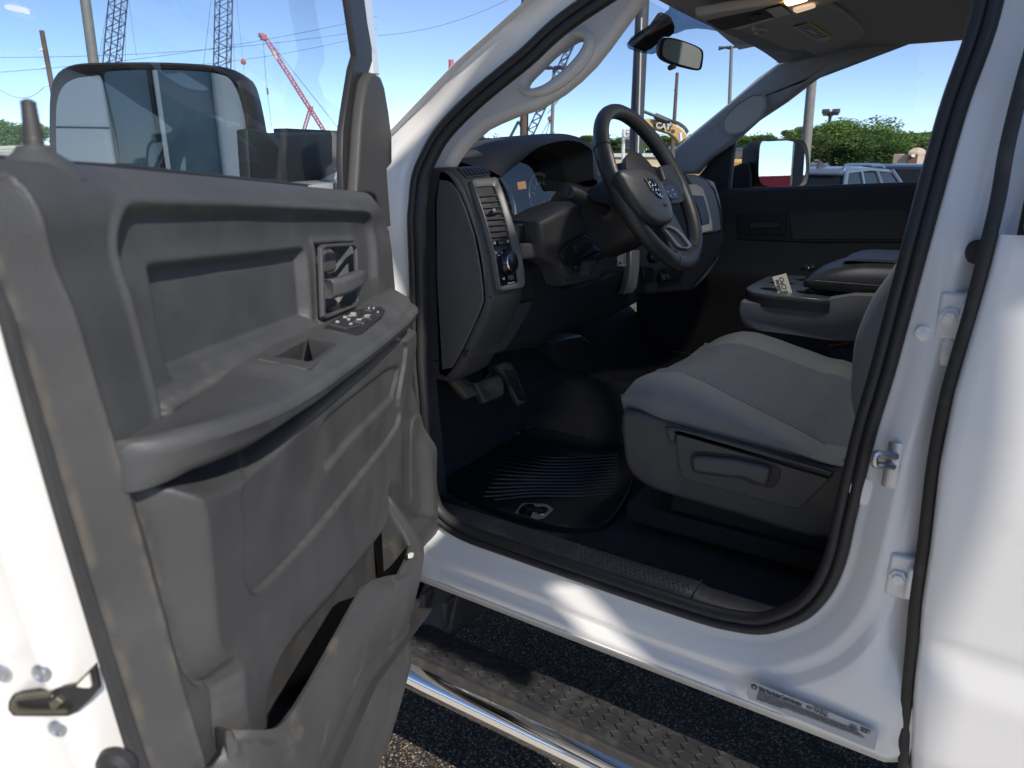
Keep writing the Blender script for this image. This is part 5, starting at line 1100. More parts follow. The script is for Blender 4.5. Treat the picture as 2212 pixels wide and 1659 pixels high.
# black corner sail and window rail
plate('window_corner', [X(a, b, 1.76) for a, b in R3([(345, 1195), (398, 1180), (416, 1000), (430, 895), (430, 870), (385, 905), (300, 960), (240, 1040), (200, 1090), (290, 1150)])], 'dash_black', pd, (-1, 0, 0), depth=.02, bevel=.003)
plate('division_bar', [X(a, b, 1.755) for a, b in R3([(378, 1185), (390, 1183), (412, 1000), (424, 885), (414, 890), (398, 1000)])], 'dash_brown', pd, (-1, 0, 0), depth=.012, bevel=.002)
# far mirror
MN = np.array([-.56, -.83, .03]); MN /= np.linalg.norm(MN); MPt = X(*R3([(720, 1010)])[0], 2.12)
def FM(z, o=0.): return [PL(a, b, MPt+MN*o, MN) for a, b in R3(z)]
hq = resamp(catm(FM([(590, 866), (640, 860), (800, 858), (850, 866), (872, 900), (884, 960), (886, 1060), (872, 1120), (845, 1150), (700, 1166), (610, 1160), (570, 1130), (562, 1050), (566, 960), (574, 890)]), 4, True), 60)
hc3 = hq.mean(0)
def fs(f, d, sx=0.): return [hc3+(p-hc3)*f-MN*d+np.array([-sx, 0, 0]) for p in hq]
mb = MB(); mb.loft([fs(.92, .004), fs(.98, -.002), fs(1.0, .004), fs(1.0, .03), fs(.97, .06, .01), fs(.85, .10, .03), fs(.5, .12, .04)]); fm = obj('passenger_mirror', mb, 'rubber', truck, angle=60)
plate('mirror_glass', catm(FM([(590, 880), (640, 873), (790, 875), (792, 960), (782, 1060), (775, 1148), (700, 1152), (610, 1146), (580, 1110), (574, 1050), (578, 960)], .004), 3, True), 'mirror', fm, MN, depth=.003)
plate('convex_mirror', catm(FM([(797, 880), (830, 885), (850, 915), (862, 970), (864, 1050), (850, 1110), (830, 1138), (782, 1146), (788, 1060), (798, 960)], .004), 3, True), 'mirror', fm, MN, depth=.003)
plate('mirror_arm', [X(a, b, 2.0) for a, b in R3([(400, 1180), (405, 1030), (470, 1005), (515, 1003), (530, 1090), (520, 1165)])], 'rubber', fm, (-1, 0, 0), depth=.08, bevel=.01)

# ------------------------------------------------------------------ PILLARS, ROOF LINING, WINDSCREEN
pA = RT([(1590, 372), (1610, 390), (1590, 420), (1400, 555), (1190, 738), (900, 975), (790, 1075), (800, 1180), (850, 1255), (960, 1252), (1050, 1150), (1240, 1010), (1400, 865), (1600, 732), (1800, 578), (2000, 445), (2110, 405), (2212, 372)])+R3([(1000, 420), (1150, 350), (1400, 268), (1700, 228), (1880, 214), (2000, 205), (2000, -60), (1500, -60), (760, 300)])
pAq = [X(a, b, 1.72) for a, b in pA]; 
plate('passenger_pillar_trim', pAq, 'headliner', truck, (-1, 0, 0), depth=.05, bevel=.014)
ppt = [o for o in SC.objects if o.name == 'passenger_pillar_trim'][0]
plate('pillar_recess', catm([X(a, b, 1.694) for a, b in R3([(358, 780), (370, 720), (430, 660), (520, 600), (570, 592), (605, 605), (608, 660), (580, 720), (480, 800), (420, 818), (375, 812)])], 4, True), 'beige_trim', ppt, (-1, 0, 0), depth=.003, bevel=.001)
mb = MB(); rc_ = [X(a, b, 1.694) for a, b in R3([(352, 785), (365, 718), (430, 652), (520, 592), (572, 583), (613, 600), (616, 662), (585, 728), (482, 808), (420, 826), (370, 820)])]; mb.tube(catm(rc_, 5, True), .004, 8, True); obj('recess_rim', mb, 'headliner', ppt)
# driver side A pillar trim with grab handle loop
gA = [(1290, -44), (1215, 15), (1080, 130), (985, 225), (945, 300), (920, 350), (930, 375), (965, 368)]+R2([(570, 1012), (600, 960), (650, 892), (700, 842), (770, 785), (850, 745), (950, 703), (1100, 655), (1250, 562), (1350, 480), (1450, 380), (1540, 265), (1620, 155), (1740, -5), (1770, -40)])
gh = R2([(1320, 238), (1360, 232), (1395, 240), (1402, 275), (1385, 330), (1340, 392), (1270, 455), (1200, 510), (1130, 540), (1070, 546), (1035, 540), (1028, 505), (1050, 470), (1110, 410), (1200, 320)])
def GAp(px, py): return PL(px, py, (.17, .75, 1.6), (-1, -.12, .2))
gAn = np.array([-1, -.12, .2]); gAn /= np.linalg.norm(gAn)
plate('driver_pillar_trim', [GAp(a, b) for a, b in gA], 'beige_trim', truck, gAn, holes=[catm([GAp(a, b) for a, b in gh], 4, True)], depth=.035, bevel=.012); dpt = [o for o in SC.objects if o.name == 'driver_pillar_trim'][0]
mb = MB(); hl = catm([GAp(a, b)+gAn*.006 for a, b in R2([(1012, 560), (1060, 578), (1150, 565), (1240, 515), (1330, 440), (1395, 365), (1432, 290), (1425, 240), (1390, 215), (1330, 215)])], 6); k_ = len(hl); mb.tube(hl, [.004+.008*math.sin(math.pi*i/(k_-1)) for i in range(k_)], 10); obj('grab_handle', mb, 'beige_trim', dpt)
# roof lining
mb = MB()
def rf(u, v):
    x = .20+u*1.52; c = ((x-.96)/.76); yf = .70-.05*c*c; y = yf-v*(yf+1.6)
    z = 1.885-.035*c**4 - .03*sst((.12-v)/.12)**1; return (x, y, z)
mb.grid(rf, 40, 50); hd_ = obj('headliner', mb, 'headliner', truck, angle=80)
mb = MB(); mb.loft([[(.19, y, 1.87), (.20, y, 1.84), (.26, y, 1.86), (.3, y, 1.88)] for y in (-1.6, 0, .2, .4)], False, False); obj('headliner_edge', mb, 'headliner', hd_)
# windscreen glass with frit band
WSN = np.array([0, .55, .80])
wl_ = [(.11, .955, 1.515), (.12, .90, 1.56), (.14, .79, 1.655), (.16, .68, 1.735), (.20, .57, 1.82), (.24, .50, 1.87)]
wc_ = [(1.36+.10*0, 1.43), (1.27, 1.49), (1.13, 1.60), (1.0, 1.70), (.86, 1.80), (.76, 1.875)]
def wsf(u, v):
    t = v*5; i = min(int(t), 4); f = t-i; L_ = np.array(wl_[i])*(1-f)+np.array(wl_[i+1])*f; c0 = wc_[i][0]*(1-f)+wc_[i+1][0]*f; c1 = wc_[i][1]*(1-f)+wc_[i+1][1]*f
    x = L_[0]+(1.90-2*L_[0])*u; k = 1-abs(2*u-1)**2.6; return (x, L_[1]+(c0-L_[1])*k, L_[2]+(c1-L_[2])*k)
wsp = [(.10, 1.38, 1.42), (.95, 1.46, 1.43), (1.80, 1.38, 1.42), (1.66, .72, 1.855), (.95, .78, 1.885), (.24, .72, 1.855)]
mb = MB(); mb.grid(wsf, 28, 12); ws = obj('windscreen', mb, 'wind_glass', truck)
WN = np.cross(np.array(wsp[1])-np.array(wsp[0]), np.array(wsp[5])-np.array(wsp[0])); WN /= np.linalg.norm(WN)
def WSP(z, conv=RT, lift=.01):
    P = np.array([.95, 1.12, 1.66])-np.array([0, .55, .80])*lift; return [PL(a, b, P, (0, .56, .83)) for a, b in conv(z)]
fo = WSP([(790, -40), (760, 70), (700, 120), (640, 170), (560, 220), (490, 270), (458, 320), (470, 350), (540, 378), (640, 392), (700, 370), (730, 260), (820, 240), (880, 215), (960, 205), (1040, 212), (1110, 225), (1350, 310), (1510, 378), (1545, 410), (1548, 440), (1530, 460), (1600, 400), (1605, 378), (1560, 358), (1350, 270), (1100, 200), (1000, 150), (900, 60), (800, -40)])
plate('frit_band', fo, 'frit', ws, (0, -.56, -.83), depth=.001)
# rear view mirror and its mount
RMN = np.array([-.62, -.76, -.10]); RMN /= np.linalg.norm(RMN); RMP = Y(*RT([(850, 390)])[0], .72)
def RV(z, o=0.): return [PL(a, b, RMP+RMN*o, RMN) for a, b in RT(z)]
rq = resamp(catm(RV([(740, 270), (790, 272), (880, 298), (960, 330), (1000, 358), (1010, 390), (1005, 450), (995, 495), (975, 508), (930, 502), (800, 468), (730, 438), (700, 410), (685, 360), (700, 300), (718, 275)]), 4, True), 60); rc = rq.mean(0)
def rs(f, d): return [rc+(p-rc)*f-RMN*d for p in rq]
mb = MB(); mb.loft([rs(.93, 0), rs(.99, -.001), rs(1.0, .004), rs(.97, .018), rs(.8, .032), rs(.4, .038)]); rvm = obj('rear_view_mirror', mb, 'dash_black', truck, angle=60)
plate('mirror_glass', catm(RV([(742, 285), (790, 283), (880, 308), (960, 340), (990, 368), (996, 400), (988, 455), (975, 492), (930, 487), (800, 450), (735, 418), (716, 390), (722, 320)], .003), 3, True), 'mirror_dull', rvm, RMN, depth=.002)
mb = MB(); mb.tube([Y(*RT([(800, 480)])[0], .72), Y(*RT([(770, 487)])[0], .70)], [.006, .007], 8); obj('mirror_tab', mb, 'dash_black', rvm)
plate('sensor_cover', [PL(a, b, (.95, .86, 1.80), (-.3, -.75, -.6)) for a, b in RT([(498, 345), (560, 290), (660, 215), (720, 130), (745, 120), (790, 140), (812, 190), (808, 240), (770, 275), (720, 275), (700, 310), (640, 360), (590, 382)])], 'dash_black', rvm, (-.3, -.75, -.6), depth=.03, bevel=.008)
# overhead console
OC = np.array([.0, -.12, -1.0]); OC /= np.linalg.norm(OC); OP = np.array([.95, .55, 1.822])
def OH(z, o=0.): return [PL(a, b, OP+OC*o, OC) for a, b in RT(z)]
plate('overhead_console', catm(OH([(955, 120), (990, 112), (1200, 75), (1400, 45), (1560, 10), (1620, -20), (2030, -20), (2000, 0), (1900, 30), (1700, 80), (1500, 130), (1300, 190), (1160, 225), (1090, 200), (1010, 160)], .012), 3, True), 'visor', truck, OC, depth=.02, bevel=.006, up=(0, 1, 0)); oc_ = [o for o in SC.objects if o.name == 'overhead_console'][0]
plate('console_insert', OH([(1030, 158), (1200, 122), (1450, 68), (1590, 30), (1650, 98), (1500, 130), (1300, 185), (1150, 222), (1120, 212)], .015), 'dash_dark', oc_, OC, depth=.006, bevel=.002, up=(0, 1, 0))
plate('console_button', catm(OH([(1345, 120), (1380, 108), (1425, 108), (1425, 122), (1390, 132), (1352, 132)], .018), 3, True), 'dash_black', oc_, OC, depth=.004, up=(0, 1, 0))
plate('sunglass_bin', OH([(1455, 70), (1570, 42), (1640, 98), (1530, 125)], .0175), 'black_gloss', oc_, OC, depth=.004, up=(0, 1, 0))
plate('reading_lamp', catm(OH([(1595, 22), (1630, 8), (1700, -14), (1760, -8), (1750, 10), (1680, 30), (1620, 44)], .0185), 3, True), 'lamp_glow', oc_, OC, depth=.005, bevel=.001, up=(0, 1, 0))
plate('reading_lamp', catm(OH([(1655, 78), (1690, 65), (1790, 40), (1812, 45), (1808, 58), (1720, 85), (1680, 95)], .0185), 3, True), 'lamp_lens', oc_, OC, depth=.005, bevel=.001, up=(0, 1, 0))
# sun visor
VN = np.array([.0, -.25, -1.0]); VN /= np.linalg.norm(VN); VP_ = np.array([1.4, .62, 1.808])
def VS(z, o=0.): return [PL(a, b, VP_+VN*o, VN) for a, b in RT(z)]
plate('sun_visor', catm(VS([(1195, 210), (1300, 200), (1500, 140), (1700, 90), (1860, 40), (1940, 55), (2050, 120), (2150, 200), (2195, 260), (2200, 300), (2170, 335), (2050, 370), (1950, 400), (1860, 410), (1800, 400), (1760, 378), (1730, 360), (1660, 362), (1580, 350), (1400, 270), (1290, 235)]), 4, True), 'visor', truck, VN, depth=.018, bevel=.007, up=(0, 1, 0)); sv = [o for o in SC.objects if o.name == 'sun_visor'][0]
plate('visor_label', VS([(1652, 196), (1770, 160), (1952, 276), (1840, 310)], .003), 'paper_white', sv, VN, depth=.0008, up=(0, 1, 0))
plate('label_band', VS([(1752, 166), (1770, 160), (1952, 276), (1933, 283)], .0038), 'yellow', sv, VN, depth=.0006, up=(0, 1, 0))
rng = random.Random(3)
for k in range(9):
    a = (1668+k*19.5, 200+k*12.6-2); mb = MB()
    for seg in ((.08, .44), (.56, .92)) if k in (3, 4, 5) else ((.08, .92),):
        q = VS([(a[0]-8+110*seg[0], a[1]-6-33*seg[0]), (a[0]-8+110*seg[1]-rng.uniform(0, 16), a[1]-6-33*seg[1]+3), (a[0]-1+110*seg[1]-rng.uniform(0, 10), a[1]-1-33*seg[1]+4), (a[0]-1+110*seg[0], a[1]-1-33*seg[0])], .0037); mb.prism(q, VN*.0003)
    if k < 8: obj('label_line', mb, 'label_grey_ink', sv, smooth=False)
mb = MB(); mb.tube(VS([(1370, 205), (1400, 215), (1440, 212), (1462, 218), (1420, 240), (1385, 232)], .006), .006, 8); obj('visor_clip', mb, 'visor', sv)

# ------------------------------------------------------------------ RUNNING BOARD
mb = MB(); zb = .462; path = [np.array([-.024, y, zb]) for y in (1.16, 1.12, 1.0, .5, 0, -.6, -1.05)]; path[0] = np.array([.06, 1.20, zb]); path[1] = np.array([.0, 1.16, zb])
R = []
for p in catm(path, 5):
    ring = []
    for t in np.linspace(0, 2*math.pi, 28, endpoint=False):
        c, s_ = math.cos(t), math.sin(t); ring.append(p+np.array([.060*np.sign(c)*abs(c)**.8, 0, .034*np.sign(s_)*abs(s_)**.8]))
    R.append(ring)
mb.loft(R); rbd = obj('running_board', mb, 'chrome', truck, angle=70)
PZ = .515
pdl = [Z(a, b, PZ) for a, b in RB([(560, 500), (600, 487), (640, 490), (1000, 640), (1400, 800), (2300, 1180), (2600, 1310), (2560, 1500), (2300, 1440), (1700, 1210), (1100, 940), (700, 760), (480, 680), (425, 650), (430, 620)])]
y1 = max(p[1] for p in pdl)
mb = MB(); R = []
X0, X1 = -.050, .042
for y, i0 in ((.912, .03), (.905, .012), (.89, .003), (.87, 0), (.2, 0), (.165, 0), (.145, .004), (.13, .02)):
    R.append([(X0-.004+i0, y, PZ-.035), (X0+i0, y, PZ-.006), (X0+.006+i0, y, PZ), (X1-.008-i0, y, PZ), (X1-i0, y, PZ-.006), (X1-i0, y, PZ-.05)])
mb.loft(R); sp_ = obj('step_pad', mb, 'pad', rbd, angle=40)
mb = MB(); s_ = .0185; hw = s_*math.sqrt(3)/2
ha, hb_ = .0118, .0195; wx_ = ha*math.sqrt(3)
for i in range(30):
    for j in range(5):
        cx = X0+.010+j*wx_+(wx_/2 if i % 2 else 0); cy = .885-i*hb_*1.5
        if cx > X1-.004 or cy < .165: continue
        P6 = [np.array([cx+ha*math.cos(t), cy+hb_*math.sin(t), PZ]) for t in np.radians([30, 90, 150, 210, 270, 330])]
        P6 = [np.array([min(max(p[0], X0+.005), X1-.007), p[1], p[2]]) for p in P6]; c_ = sum(P6)/6
        mb.loft([[p-np.array([0, 0, .001]) for p in P6], [c_+(p-c_)*.95+np.array([0, 0, .0016]) for p in P6], [c_+(p-c_)*.88+np.array([0, 0, .0004]) for p in P6]])
obj('tread_hexagons', mb, 'pad', sp_, smooth=False)
mb = MB(); mb.box((X0-.004, .52, PZ-.020), (.004, .38, .014)); obj('pad_skirt', mb, 'board_plastic', sp_, bevel=.002)

# ------------------------------------------------------------------ THINGS LYING IN THE CAB
# rubber mat with ribs
MZ = .748
mt_px = [(935, 905), (960, 895), (1040, 888), (1052, 895), (1080, 925), (1120, 940), (1145, 925), (1240, 945), (1345, 962), (1360, 975), (1368, 1020), (1362, 1060), (1335, 1110), (1305, 1138), (1270, 1148), (1215, 1145), (1150, 1130), (1060, 1102), (1000, 1078), (966, 1055), (950, 1020), (940, 960)]
mq = catm([Z(a, b, MZ) for a, b in mt_px], 5, True); mc = sum(mq)/len(mq)
mb = MB(); mb.loft([[p-np.array([0, 0, .004]) for p in mq], [p+np.array([0, 0, .008]) for p in mq], [mc+(p-mc)*.985+np.array([0, 0, .010]) for p in mq], [mc+(p-mc)*.965+np.array([0, 0, .003]) for p in mq], [mc+(p-mc)*.5+np.array([0, 0, .001]) for p in mq]]); matt = obj('floor_mat', mb, 'floor_mat', None, angle=60)
tag(matt, 'black ribbed rubber mat on the driver side floor below the pedals', 'floor mat')
for k in range(13):
    q = RM([(690-k*8, 1312+k*29), (790-k*14, 1345+k*27), (1000-k*8, 1400+k*20), (1250-k*6, 1400+k*20), (1500-k*5, 1385+k*20)]) if True else 0
    pts = [Z(a, b, MZ+.003) for a, b in q]
    pts = [p for p in resamp(catm(pts, 8), 60, False) if sdf([(m_[0], m_[1]) for m_ in mq], np.array([p[0]]), np.array([p[1]]))[0] < -.035]
    if len(pts) > 6: mb = MB(); mb.tube(pts, .0042, 6, flat=.8); obj('mat_rib', mb, 'floor_mat', matt)
for r in range(7):
    for c in range(9):
        px, py = RM([(385+c*27+r*6, 1275-c*11.5+r*55+c*2)])[0] if r < 6 else RM([(400+c*30, 1560-c*12)])[0]
        p = Z(px, py, MZ+.003)
        if sdf([(m_[0], m_[1]) for m_ in mq], np.array([p[0]]), np.array([p[1]]))[0] < -.015 and c*27+r*6 < 250:
            mb = MB(); mb.box(p, (.010, .0012, .0012)); mb.box(p+np.array([.009, -.006, 0]), (.0012, .006, .0012)); obj('mat_nub', mb, 'floor_mat', matt, smooth=False)
for z in ([(1112, 1108), (1128, 1086), (1180, 1088), (1196, 1100), (1176, 1118), (1150, 1124)],):
    q = [Z(a, b, MZ+.006) for a, b in z]; plate('mat_badge', q, 'label_grey_ink', matt, (0, 0, 1), depth=.003, bevel=.001, up=(0, 1, 0))
    q = catm([Z(a, b, MZ+.009) for a, b in ((1120, 1106), (1132, 1090), (1150, 1088), (1158, 1094), (1178, 1094), (1186, 1102), (1170, 1112), (1152, 1106), (1146, 1118))], 3, True); plate('badge_relief', q, 'chrome_soft', matt, (0, 0, 1), depth=.003, bevel=.001, up=(0, 1, 0))
# note cards
def card(nm, z, conv, P, n, m='paper', d=.0008): 
    q = [PL(a, b, P, n) for a, b in conv(z)]; plate(nm, q, m, None, n, depth=d, smooth=False); return [o for o in SC.objects if o.name.startswith(nm)][-1]
cP = X(*R5([(1060, 400)])[0], .835); cN = np.array([-.75, -.60, .25])
c1 = card('note_card', [(975, 287), (1060, 264), (1102, 396), (1016, 404)], R5, cP, cN)
tag(c1, 'cream paper card handwritten Blue CPO standing in the cup tray', 'note card')
cn_ = cN/np.linalg.norm(cN)
def wr(body, z, z2, size, **k):
    a_ = PL(*R5([z])[0], cP, cN)+cn_*.0008; b_ = PL(*R5([z2])[0], cP, cN)+cn_*.0008; text('handwriting', body, 'ink', c1, a_, b_-a_, cn_, size, .0003, shear=.25, bold=.006, **k)
wr('Blue', (1032, 374), (1015, 318), .017); wr('CPO', (1064, 364), (1048, 314), .016)
q = [PL(a, b, cP, cN)+cn_*.0007 for a, b in R5([(1018, 378), (1068, 372), (1072, 394), (1022, 402)])]; plate('printed_block', q, 'label_grey_ink', c1, cN, depth=.0005)
c2 = card('note_card', [(1165, 320), (1238, 255), (1256, 285), (1220, 322)], R5, X(*R5([(1200, 320)])[0], 1.0), np.array([-.6, -.6, .5]), 'paper_white'); tag(c2, 'small lilac paper slip leaning against the console lid', 'paper slip'); c2.name = 'paper_slip'
c3 = card('key_tag', [(520, 1170), (582, 1160), (585, 1262), (572, 1282), (476, 1272), (478, 1235)], RW, np.array([.74, .775, 1.2]), CSN, 'paper'); tag(c3, 'cream stock tag with grid lines hanging below the steering column', 'tag')
for k in range(4):
    q = [PL(a, b, (.74, .775, 1.2), CSN)+np.array([-.0008, -.002, 0]) for a, b in RW([(552, 1182+k*22), (578, 1180+k*22), (578, 1188+k*22), (552, 1190+k*22)])]; plate('tag_print', q, 'label_grey_ink', c3, CSN, depth=.0004)
for a, b, w_ in ((500, 1245, 30), (492, 1262, 24)):
    q = [PL(x, y, (.74, .775, 1.2), CSN)+np.array([-.0008, -.002, 0]) for x, y in RW([(a, b), (a+w_, b-3), (a+w_, b), (a, b+4)])]; plate('tag_print', q, 'ink', c3, CSN, depth=.0004)
mb = MB(); kc2 = PL(*RW([(527, 1252)])[0], (.74, .772, 1.2), CSN); mb.lathe([(.0035, 0), (.0035, .001), (0, .001)], kc2, CSN, 12); obj('tag_hole', mb, 'ink', c3)
mb = MB(); mb.tube([PL(a, b, (.72, .78, 1.2), CSN) for a, b in RW([(425, 1275), (440, 1295), (465, 1302), (490, 1295), (494, 1282)])], .0018, 6); ring = obj('key_ring', mb, 'chrome', None); tag(ring, 'bright metal key ring hanging under the column', 'key ring')
yl = [X(a, b, .30) for a, b in R6([(563, 404), (580, 402), (697, 438), (690, 450), (640, 440), (570, 422)])]
plate('yellow_tag', yl, 'yellow', None, (-1, 0, .3), depth=.002); yo = bpy.data.objects['yellow_tag']; tag(yo, 'yellow plastic strip poking out under the driver seat', 'yellow strip')

# ------------------------------------------------------------------ GROUND, BACKGROUND
def gz(x, y):
    r = math.hypot(x-.5, y-.5); return -.75*float(sst((r-3)/30.))
mb = MB(); rad = [0, 1, 2, 3, 4.5, 6, 8, 10, 13, 16, 20, 25, 30, 36, 44, 55, 80, 150, 400, 1200]; na = 72; vs = []
for r in rad:
    for k in range(na): a = 2*math.pi*k/na; x = .5+r*math.cos(a); y = .5+r*math.sin(a); vs.append((x, y, gz(x, y)))
mb.add(vs, [(i*na+k, i*na+(k+1) % na, (i+1)*na+(k+1) % na, (i+1)*na+k) for i in range(len(rad)-1) for k in range(na)])
gr_ = obj('ground', mb, 'asphalt', None); tag(gr_, 'asphalt lot of mixed brown and grey stones', kind='structure')

mat('concrete', (.56, .51, .43), .85, bump=.3, bscale=60, var=.06, vscale=2)
mb = MB(); mb.prism([(-.50, -7, .0), (-.50, 7, .0), (-4.78, 7, .0), (-4.78, -7, .0)], (0, 0, .006)); pv = obj('bounce_slab', mb, 'concrete', None); tag(pv, 'unseen pale slab added on the asphalt to bounce light', kind='structure')  # unseen slab added to bounce warm sunlight onto white paint and into cab
def at(px, py, dist): return DEP(px, py, dist)
def foot(px, dist): 
    p = DEP(px, 350, dist); return np.array([p[0], p[1], gz(p[0], p[1])])
def pole(nm, p_top, p_bot, dist, r0, r1, m, label, cat, group=None, ext=True):
    t = at(*p_top, dist); b = at(*p_bot, dist); 
    d = t-b; 
    k = (gz(t[0], t[1])-.3-t[2])/(b[2]-t[2]) ; b = t+(b-t)*k
    r = empty(nm, (b[0], b[1], b[2])); tag(r, label, cat, group); mb = MB(); mb.tube([b, b+(t-b)*.5, t], [r0, (r0+r1)/2, r1], 12); obj('shaft', mb, m, r); return r, t, b
U = 'wooden utility poles'
p, t, b = pole('utility_pole', (90, 66), (110, 174), 45, .16, .11, 'pole_wood', 'short wooden utility pole with side insulators at the far left', 'utility pole', U)
for px, py in ((84, 109), (90, 146), (98, 186)):
    c = at(px, py, 45); mb = MB(); mb.tube([c, at(px+10, py-3, 45)], .05, 6); obj('insulator', mb, 'crane_white', p)
p, t, b = pole('light_pole', (176, -60), (202, 134), 16, .10, .085, 'pole_grey', 'plain grey light pole rising behind the door mirror', 'light pole')
pole('utility_pole', (1135, -40), (1132, 300), 40, .24, .20, 'pole_wood', 'thick brown pole seen through the pillar handle', 'utility pole', U)
pole('utility_pole', (974.5, 129), (975, 340), 60, .22, .2, 'crane_red', 'rusty red post tip above the white windscreen pillar', 'utility pole', U)
p, t, b = pole('parking_lamp', (1197, 147), (1192, 292), 38, .10, .08, 'pole_grey', 'slim parking lamp with two flat heads inside the pillar handle opening', 'parking lamp', 'parking lot lamps')
for s in (-1, 1):
    c = at(1197+s*15, 146, 38); mb = MB(); mb.tube([t, c, at(1197+s*20, 145, 38)], [.05, .05, .05], 6); mb.box(c, (.35, .2, .06)); obj('lamp_head', mb, 'pole_dark', p)
p, t, b = pole('light_pole', (1392, -80), (1372, 346), 14, .135, .115, 'pole_dark', 'thick dark square light pole straight behind the steering wheel', 'light pole')
mb = MB(); mb.tube([at(1386, 38, 13.8), at(1378, 340, 13.8)], .012, 6); obj('conduit', mb, 'crane_white', p)
p, t, b = pole('utility_pole', (1463, 157), (1454, 300), 50, .17, .10, 'pole_wood', 'thin bare wooden pole right of the steering wheel', 'utility pole', U)
for px, py in ((1456, 195), (1458, 220), (1454, 252)): mb = MB(); mb.tube([at(px, py, 50), at(px+5, py, 50)], .05, 6); obj('peg', mb, 'pole_wood', p)
p, t, b = pole('parking_lamp', (1580.5, 102), (1576, 220), 34, .10, .07, 'pole_grey', 'tall parking lamp with a wide T head in the right of the windscreen', 'parking lamp', 'parking lot lamps')
for x0, x1, y0, y1 in ((1552, 1580, 104.5, 103), (1580, 1613, 103, 98)): mb = MB(); mb.tube([at(x0, y0, 34), at((x0+x1)/2, (y0+y1)/2-1, 34), at(x1, y1, 34)], [.09, .05, .09] if x0 < 1570 else [.05, .05, .1], 6); obj('lamp_head', mb, 'pole_dark', p)
pole('light_pole', (1762, 80), (1742, 308), 22, .15, .12, 'pole_grey', 'large grey light pole seen through the passenger window beside its mirror', 'light pole')
p, t, b = pole('flood_light', (1794, 248), (1791, 266), 45, .09, .09, 'pole_dark', 'twin floodlight on a short mast above the round green trees', 'floodlight')
mb = MB(); mb.tube([at(1787, 250, 45), at(1800, 249, 45)], .05, 6); obj('cross_arm', mb, 'pole_dark', p)
for c, s in ((at(1785, 243, 45), -.3), (at(1805, 242, 45), .35)): mb = MB(); mb.box(c, (.26, .2, .11), [[math.cos(s), 0, -math.sin(s)], [0, 1, 0], [math.sin(s), 0, math.cos(s)]]); obj('lamp_head', mb, 'pole_dark', p, bevel=.04)

def boom(nm, L0, L1, R0, R1, dist, m, label, group, n=26, th=.05, cat='crane'):
    """lattice boom between left chord L0-L1 and right chord R0-R1 (pixels)"""
    a0, a1, b0, b1 = at(*L0, dist), at(*L1, dist), at(*R0, dist), at(*R1, dist); dn = np.array([cf[0], cf[1], 0]); dn /= np.linalg.norm(dn); w_ = np.linalg.norm(a0-b0)
    root = empty(nm, tuple((a0+b0)/2)); tag(root, label, cat, group)
    mb = MB(); ch = []
    for s in (0, 1):
        for p, q in ((a0, a1), (b0, b1)): p, q = p+dn*w_*s, q+dn*w_*s; mb.tube([p, q], th, 6); ch.append((p, q))
    for f in ((0, 1), (2, 3), (0, 2), (1, 3)):
        (p0, p1), (q0, q1) = ch[f[0]], ch[f[1]]
        for k in range(n):
            u, v = k/n, (k+1)/n
            A_, B_ = (p0+(p1-p0)*u, q0+(q1-q0)*v) if k % 2 else (q0+(q1-q0)*u, p0+(p1-p0)*v); mb.tube([A_, B_], th*.5, 4)
    obj('boom', mb, m, root); return root
def ropes(root, L, dist, r=.03, m='wire'):
    for (a, b) in L: mb = MB(); mb.tube([at(*a, dist), at(*b, dist)], r, 4); obj('cable', mb, m, root, smooth=False)
G_ = 'lattice boom cranes'
r = boom('crane', (205, 330), (240, -60), (232, 330), (268, -60), 60, 'crane_dark', 'dark lattice crane boom leaning right above the mirror left half', G_, 30)
ropes(r, [((218, 134), (236, 0)), ((212, 134), (232, 20)), ((270, 0), (271, 134)), ((278, 0), (295, 122)), ((264, 30), (258, 130))], 60, .012)
r = boom('crane', (457, 330), (466, -60), (484, 330), (494, -60), 55, 'crane_dark', 'dark upright lattice crane boom above the mirror right half', G_, 30)
ropes(r, [((456, 0), (440, 138)), ((500, 0), (507, 150)), ((511, 0), (524, 125)), ((524, 125), (531, 190))], 55, .012)
mb = MB(); mb.lathe([(0, -.18), (.16, -.1), (.18, .05), (.08, .2), (0, .22)], at(526, 134, 55), (0, 0, 1), 10); obj('hook_ball', mb, 'crane_red', r)
r = boom('crane', (700, 290), (568, 82), (706, 288), (577, 82), 90, 'crane_red', 'red and white crane boom leaning left above the mirror arm', G_, 34, .07)
for a, b, c_ in (((566, 77), (572, 84), .30), ((562, 74), (566, 78), .22)):
    mb = MB(); mb.box((at(*a, 90)+at(*b, 90))/2, (c_, .3, c_)); obj('boom_head', mb, 'crane_red', r, bevel=.1)
plate('name_plate', [at(a, b, 89) for a, b in ((589, 111), (594, 110), (601, 126), (597, 128))], 'crane_white', r, -cf*np.array([1, 1, 0]), depth=.1)
ropes(r, [((578, 84), (733, 280)), ((568, 84), (576, 190)), ((576, 190), (587, 275))], 90, .03); mb = MB(); mb.tube([at(577, 190, 90), at(579, 204, 90)], .1, 6); obj('hook_block', mb, 'crane_dark', r)
r = boom('crane', (651, 286), (668, 230), (657, 287), (675, 230), 130, 'crane_red', 'small distant red crane tip behind the leaning red boom', G_, 14, .06)
r = boom('crane', (1103, 360), (1233, 84), (1122, 358), (1247, 82), 70, 'crane_dark', 'dark lattice crane boom crossing the pillar handle opening', G_, 30, .075)
ropes(r, [((1245, 60), (1200, 225)), ((1183, 245), (1208, 215)), ((1190, 255), (1170, 290)), ((1189, 258), (1180, 290)), ((1187, 262), (1198, 290))], 70, .03)
mb = MB(); mb.lathe([(0, -.25), (.25, -.1), (.25, .15), (0, .3)], at(1189, 257, 70), (0, 0, 1), 10); obj('hook_ball', mb, 'crane_red', r)
